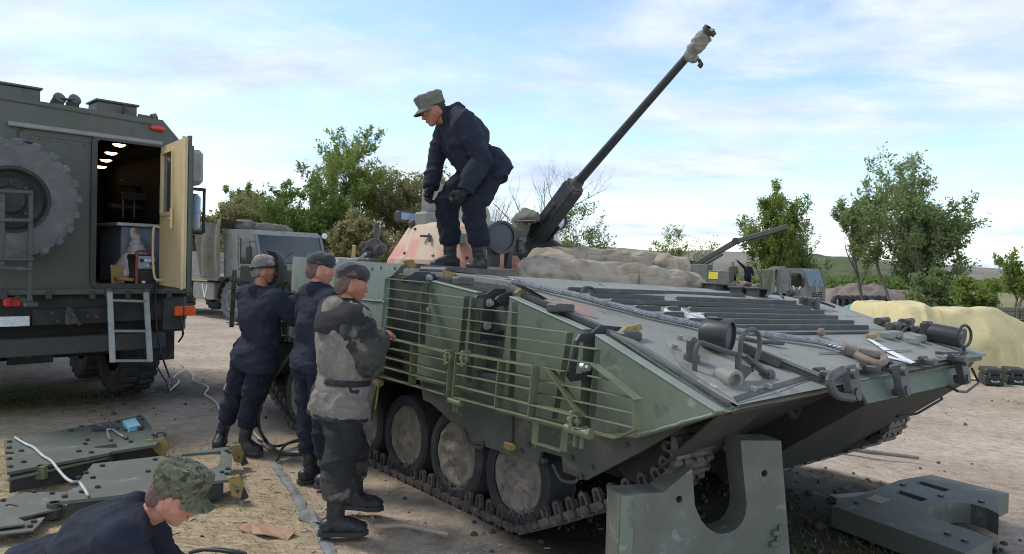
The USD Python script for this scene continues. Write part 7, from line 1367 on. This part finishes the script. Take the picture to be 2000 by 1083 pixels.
a0 = onp(*s3(168, 565)); part(ut, 'edge_strip', prism(Polygon([(up_[0][0] + .003, zb_), (up_[0][0] + .003, a0[1] - .002), (a0[0], a0[1] - .002), (a0[0], zb_)]), A([o_[0], o_[1], 0]) + pn * .002, pu, (0, 0, 1), .003), MT['armour_green'], False, True)
s5 = lambda x, y: (1560 + x / 4.457, 840 + y / 4.457)
rt_, zr = flatplate('cutout_plate', 'thick armour plate with a curved cut-out lying flat at the right', [s5(*p) for p in [(290, 630), (870, 455), (1150, 420), (1830, 585), (1715, 626), (1742, 740), (1640, 692), (1500, 652), (1380, 640), (1280, 642), (1180, 655), (1122, 682), (1130, 712), (1180, 750), (1290, 792), (1450, 838), (1690, 925), (1453, 1030)]], .19, .15, 'plate_grey', [[s5(*p) for p in [(1008, 478), (1062, 468), (1318, 540), (1270, 555)]], [s5(*p) for p in [(820, 541), (880, 530), (1125, 606), (1070, 623)]]], 'thick cut-out plates')
stage.GetPrimAtPath(rt_).SetCustomDataByKey('label', 'thick armour plate with a curved cut-out lying flat at the right')
studs(rt_, [s5(*p) for p in [(905, 495), (510, 620), (1590, 645), (1300, 880), (1450, 938), (1235, 590)]], zr, .19, r=.022, name='lifting_stud')
cq = [G(*s5(*p), .19) for p in [(585, 590), (668, 562), (800, 600), (710, 628)]]; part(rt_, 'masked_square', prism(Polygon([p[:2] for p in cq]), (0, 0, zr + .001), (1, 0, 0), (0, 1, 0), .003), MT['canvas_beige'], False, True)
for k, (px, py) in enumerate(((1700, 1010), (1880, 1000))): p = G(px, py, .0); single('timber_block', MB().add(rbox((.5, .09, .05), .005), T(p[0] + .12, p[1] + .45 - .35 * k, gz(p[0], p[1]) + .005, .3)), MT['wood_grey'], ['grey timber block under the flat cut-out plate on its left', 'grey timber block under the flat cut-out plate on its right'][k], 'timber')
# ------------------------------------------------------------------ litter on the ground
def strip_on(pts, w, m, name, label, cat, th=.006, up=.012):
    P = spline([G(px, py) for px, py in pts], 8); t = np.gradient(P, axis=0); n = np.c_[-t[:, 1], t[:, 0]]; n /= np.linalg.norm(n, axis=1, keepdims=True); r = np.random.default_rng(len(pts)); ww = w * (1 + .35 * (r.random(len(P)) - .5)); zz = ground_z(P[:, 0], P[:, 1]) + up
    l = np.c_[P[:, :2] + n * ww[:, None] / 2, zz + r.normal(0, .003, len(P))]; rr = np.c_[P[:, :2] - n * ww[:, None] / 2, zz + r.normal(0, .003, len(P))]; mm = rows(0, 0, np.stack([l - [0, 0, th * 2], l, (l + rr) / 2 + [0, 0, th], rr, rr - [0, 0, th * 2]], 1)); mm.fix_normals()
    if mm.face_normals[:, 2].mean() < 0: mm.invert()
    return single(name, mm, MT[m], label, cat)
strip_on([(536, 902), (560, 935), (580, 965), (598, 1000), (615, 1022), (632, 1050), (650, 1090)], .07, 'strap_grey', 'ground_strap', 'torn grey strap lying diagonally on the straw ground', 'strap')
def flake(name, label, pts, m, cat, up=.02, th=.006, bend=.02):
    P = A([G(px, py) for px, py in pts]); z = ground_z(P[:, 0], P[:, 1]) + up; v = np.c_[P[:, :2], z + bend * np.sin(np.arange(len(P)) * 2.1)]; mm = slab(v, th); return single(name, mm, MT[m], label, cat)
flake('cardboard_scrap', 'torn faded brown cardboard scrap on the straw ground', [(466, 1030), (492, 1027), (520, 1031), (545, 1030), (578, 1046), (560, 1054), (540, 1050), (515, 1050), (490, 1040), (470, 1038)], 'card_faded', 'cardboard')
flake('grey_rag', 'flat grey rag on the ground beside the strap', [(585, 1000), (610, 996), (628, 1012), (636, 1030), (620, 1028), (600, 1018), (582, 1012)], 'strap_grey', 'rag')
st = lambda pts, r, m, lb, cat='stick': single(cat, tube(spline([G(px, py, r * 1.1) + [0, 0, r * .4] for px, py in pts], 6), r * np.linspace(1, .7, 6 * (len(pts) - 1) + 1), 7), MT[m], lb, cat, None, True)
st([(733, 1032), (775, 1028), (803, 1030), (850, 1040), (876, 1045)], .016, 'wood_pale', 'split pale wooden stick on the dirt beside the front boots')
st([(1637, 875), (1690, 884), (1740, 890), (1795, 897)], .028, 'wood_grey', 'long weathered plank edge lying on the pale dirt at the right', 'plank')
st([(548, 900), (562, 898), (570, 889), (565, 884)], .010, 'wood_pale', 'short curved pale twig behind the strap')
for k in range(3): cable([G(370, 1080, .02), G(400, 1074, .03 + .01 * k), G(440 + 6 * k, 1075 + 2 * k, .03 + .01 * k), G(480, 1084 + 3 * k, .02), G(430, 1100 + 4 * k, .02), G(380, 1094 + 3 * k, .02)], .011, 'hose_black', ['lowest turn of the black hose coil at the bottom edge', 'middle turn of the black hose coil at the bottom edge', 'upper turn of the black hose coil at the bottom edge'][k], 'hose', 'hose')
r = np.random.default_rng(19); xs, ys = [], []
for px, py in [(170, 800), (250, 850), (660, 920)]: pass
def chips(n, cx, cy, sx, sy, seed):
    r = np.random.default_rng(seed); L = []
    for k in range(n):
        x, y = r.normal(cx, sx), r.normal(cy, sy); z = float(ground_z(A([x]), A([y]))[0]); L.append(MB().add(rbox((r.uniform(.02, .07), r.uniform(.008, .02), .006), .002), T(x, y, z + .006, r.uniform(0, 3.1), r.normal(0, .2), r.normal(0, .2))).mesh())
    return trimesh.util.concatenate(L)
structure('wood_chips', chips(260, -1.6, 4.9, 1.6, 1.2, 3), MT['wood_pale'], kind='stuff', label='pale wood chips scattered over the straw ground', cat='wood chips')
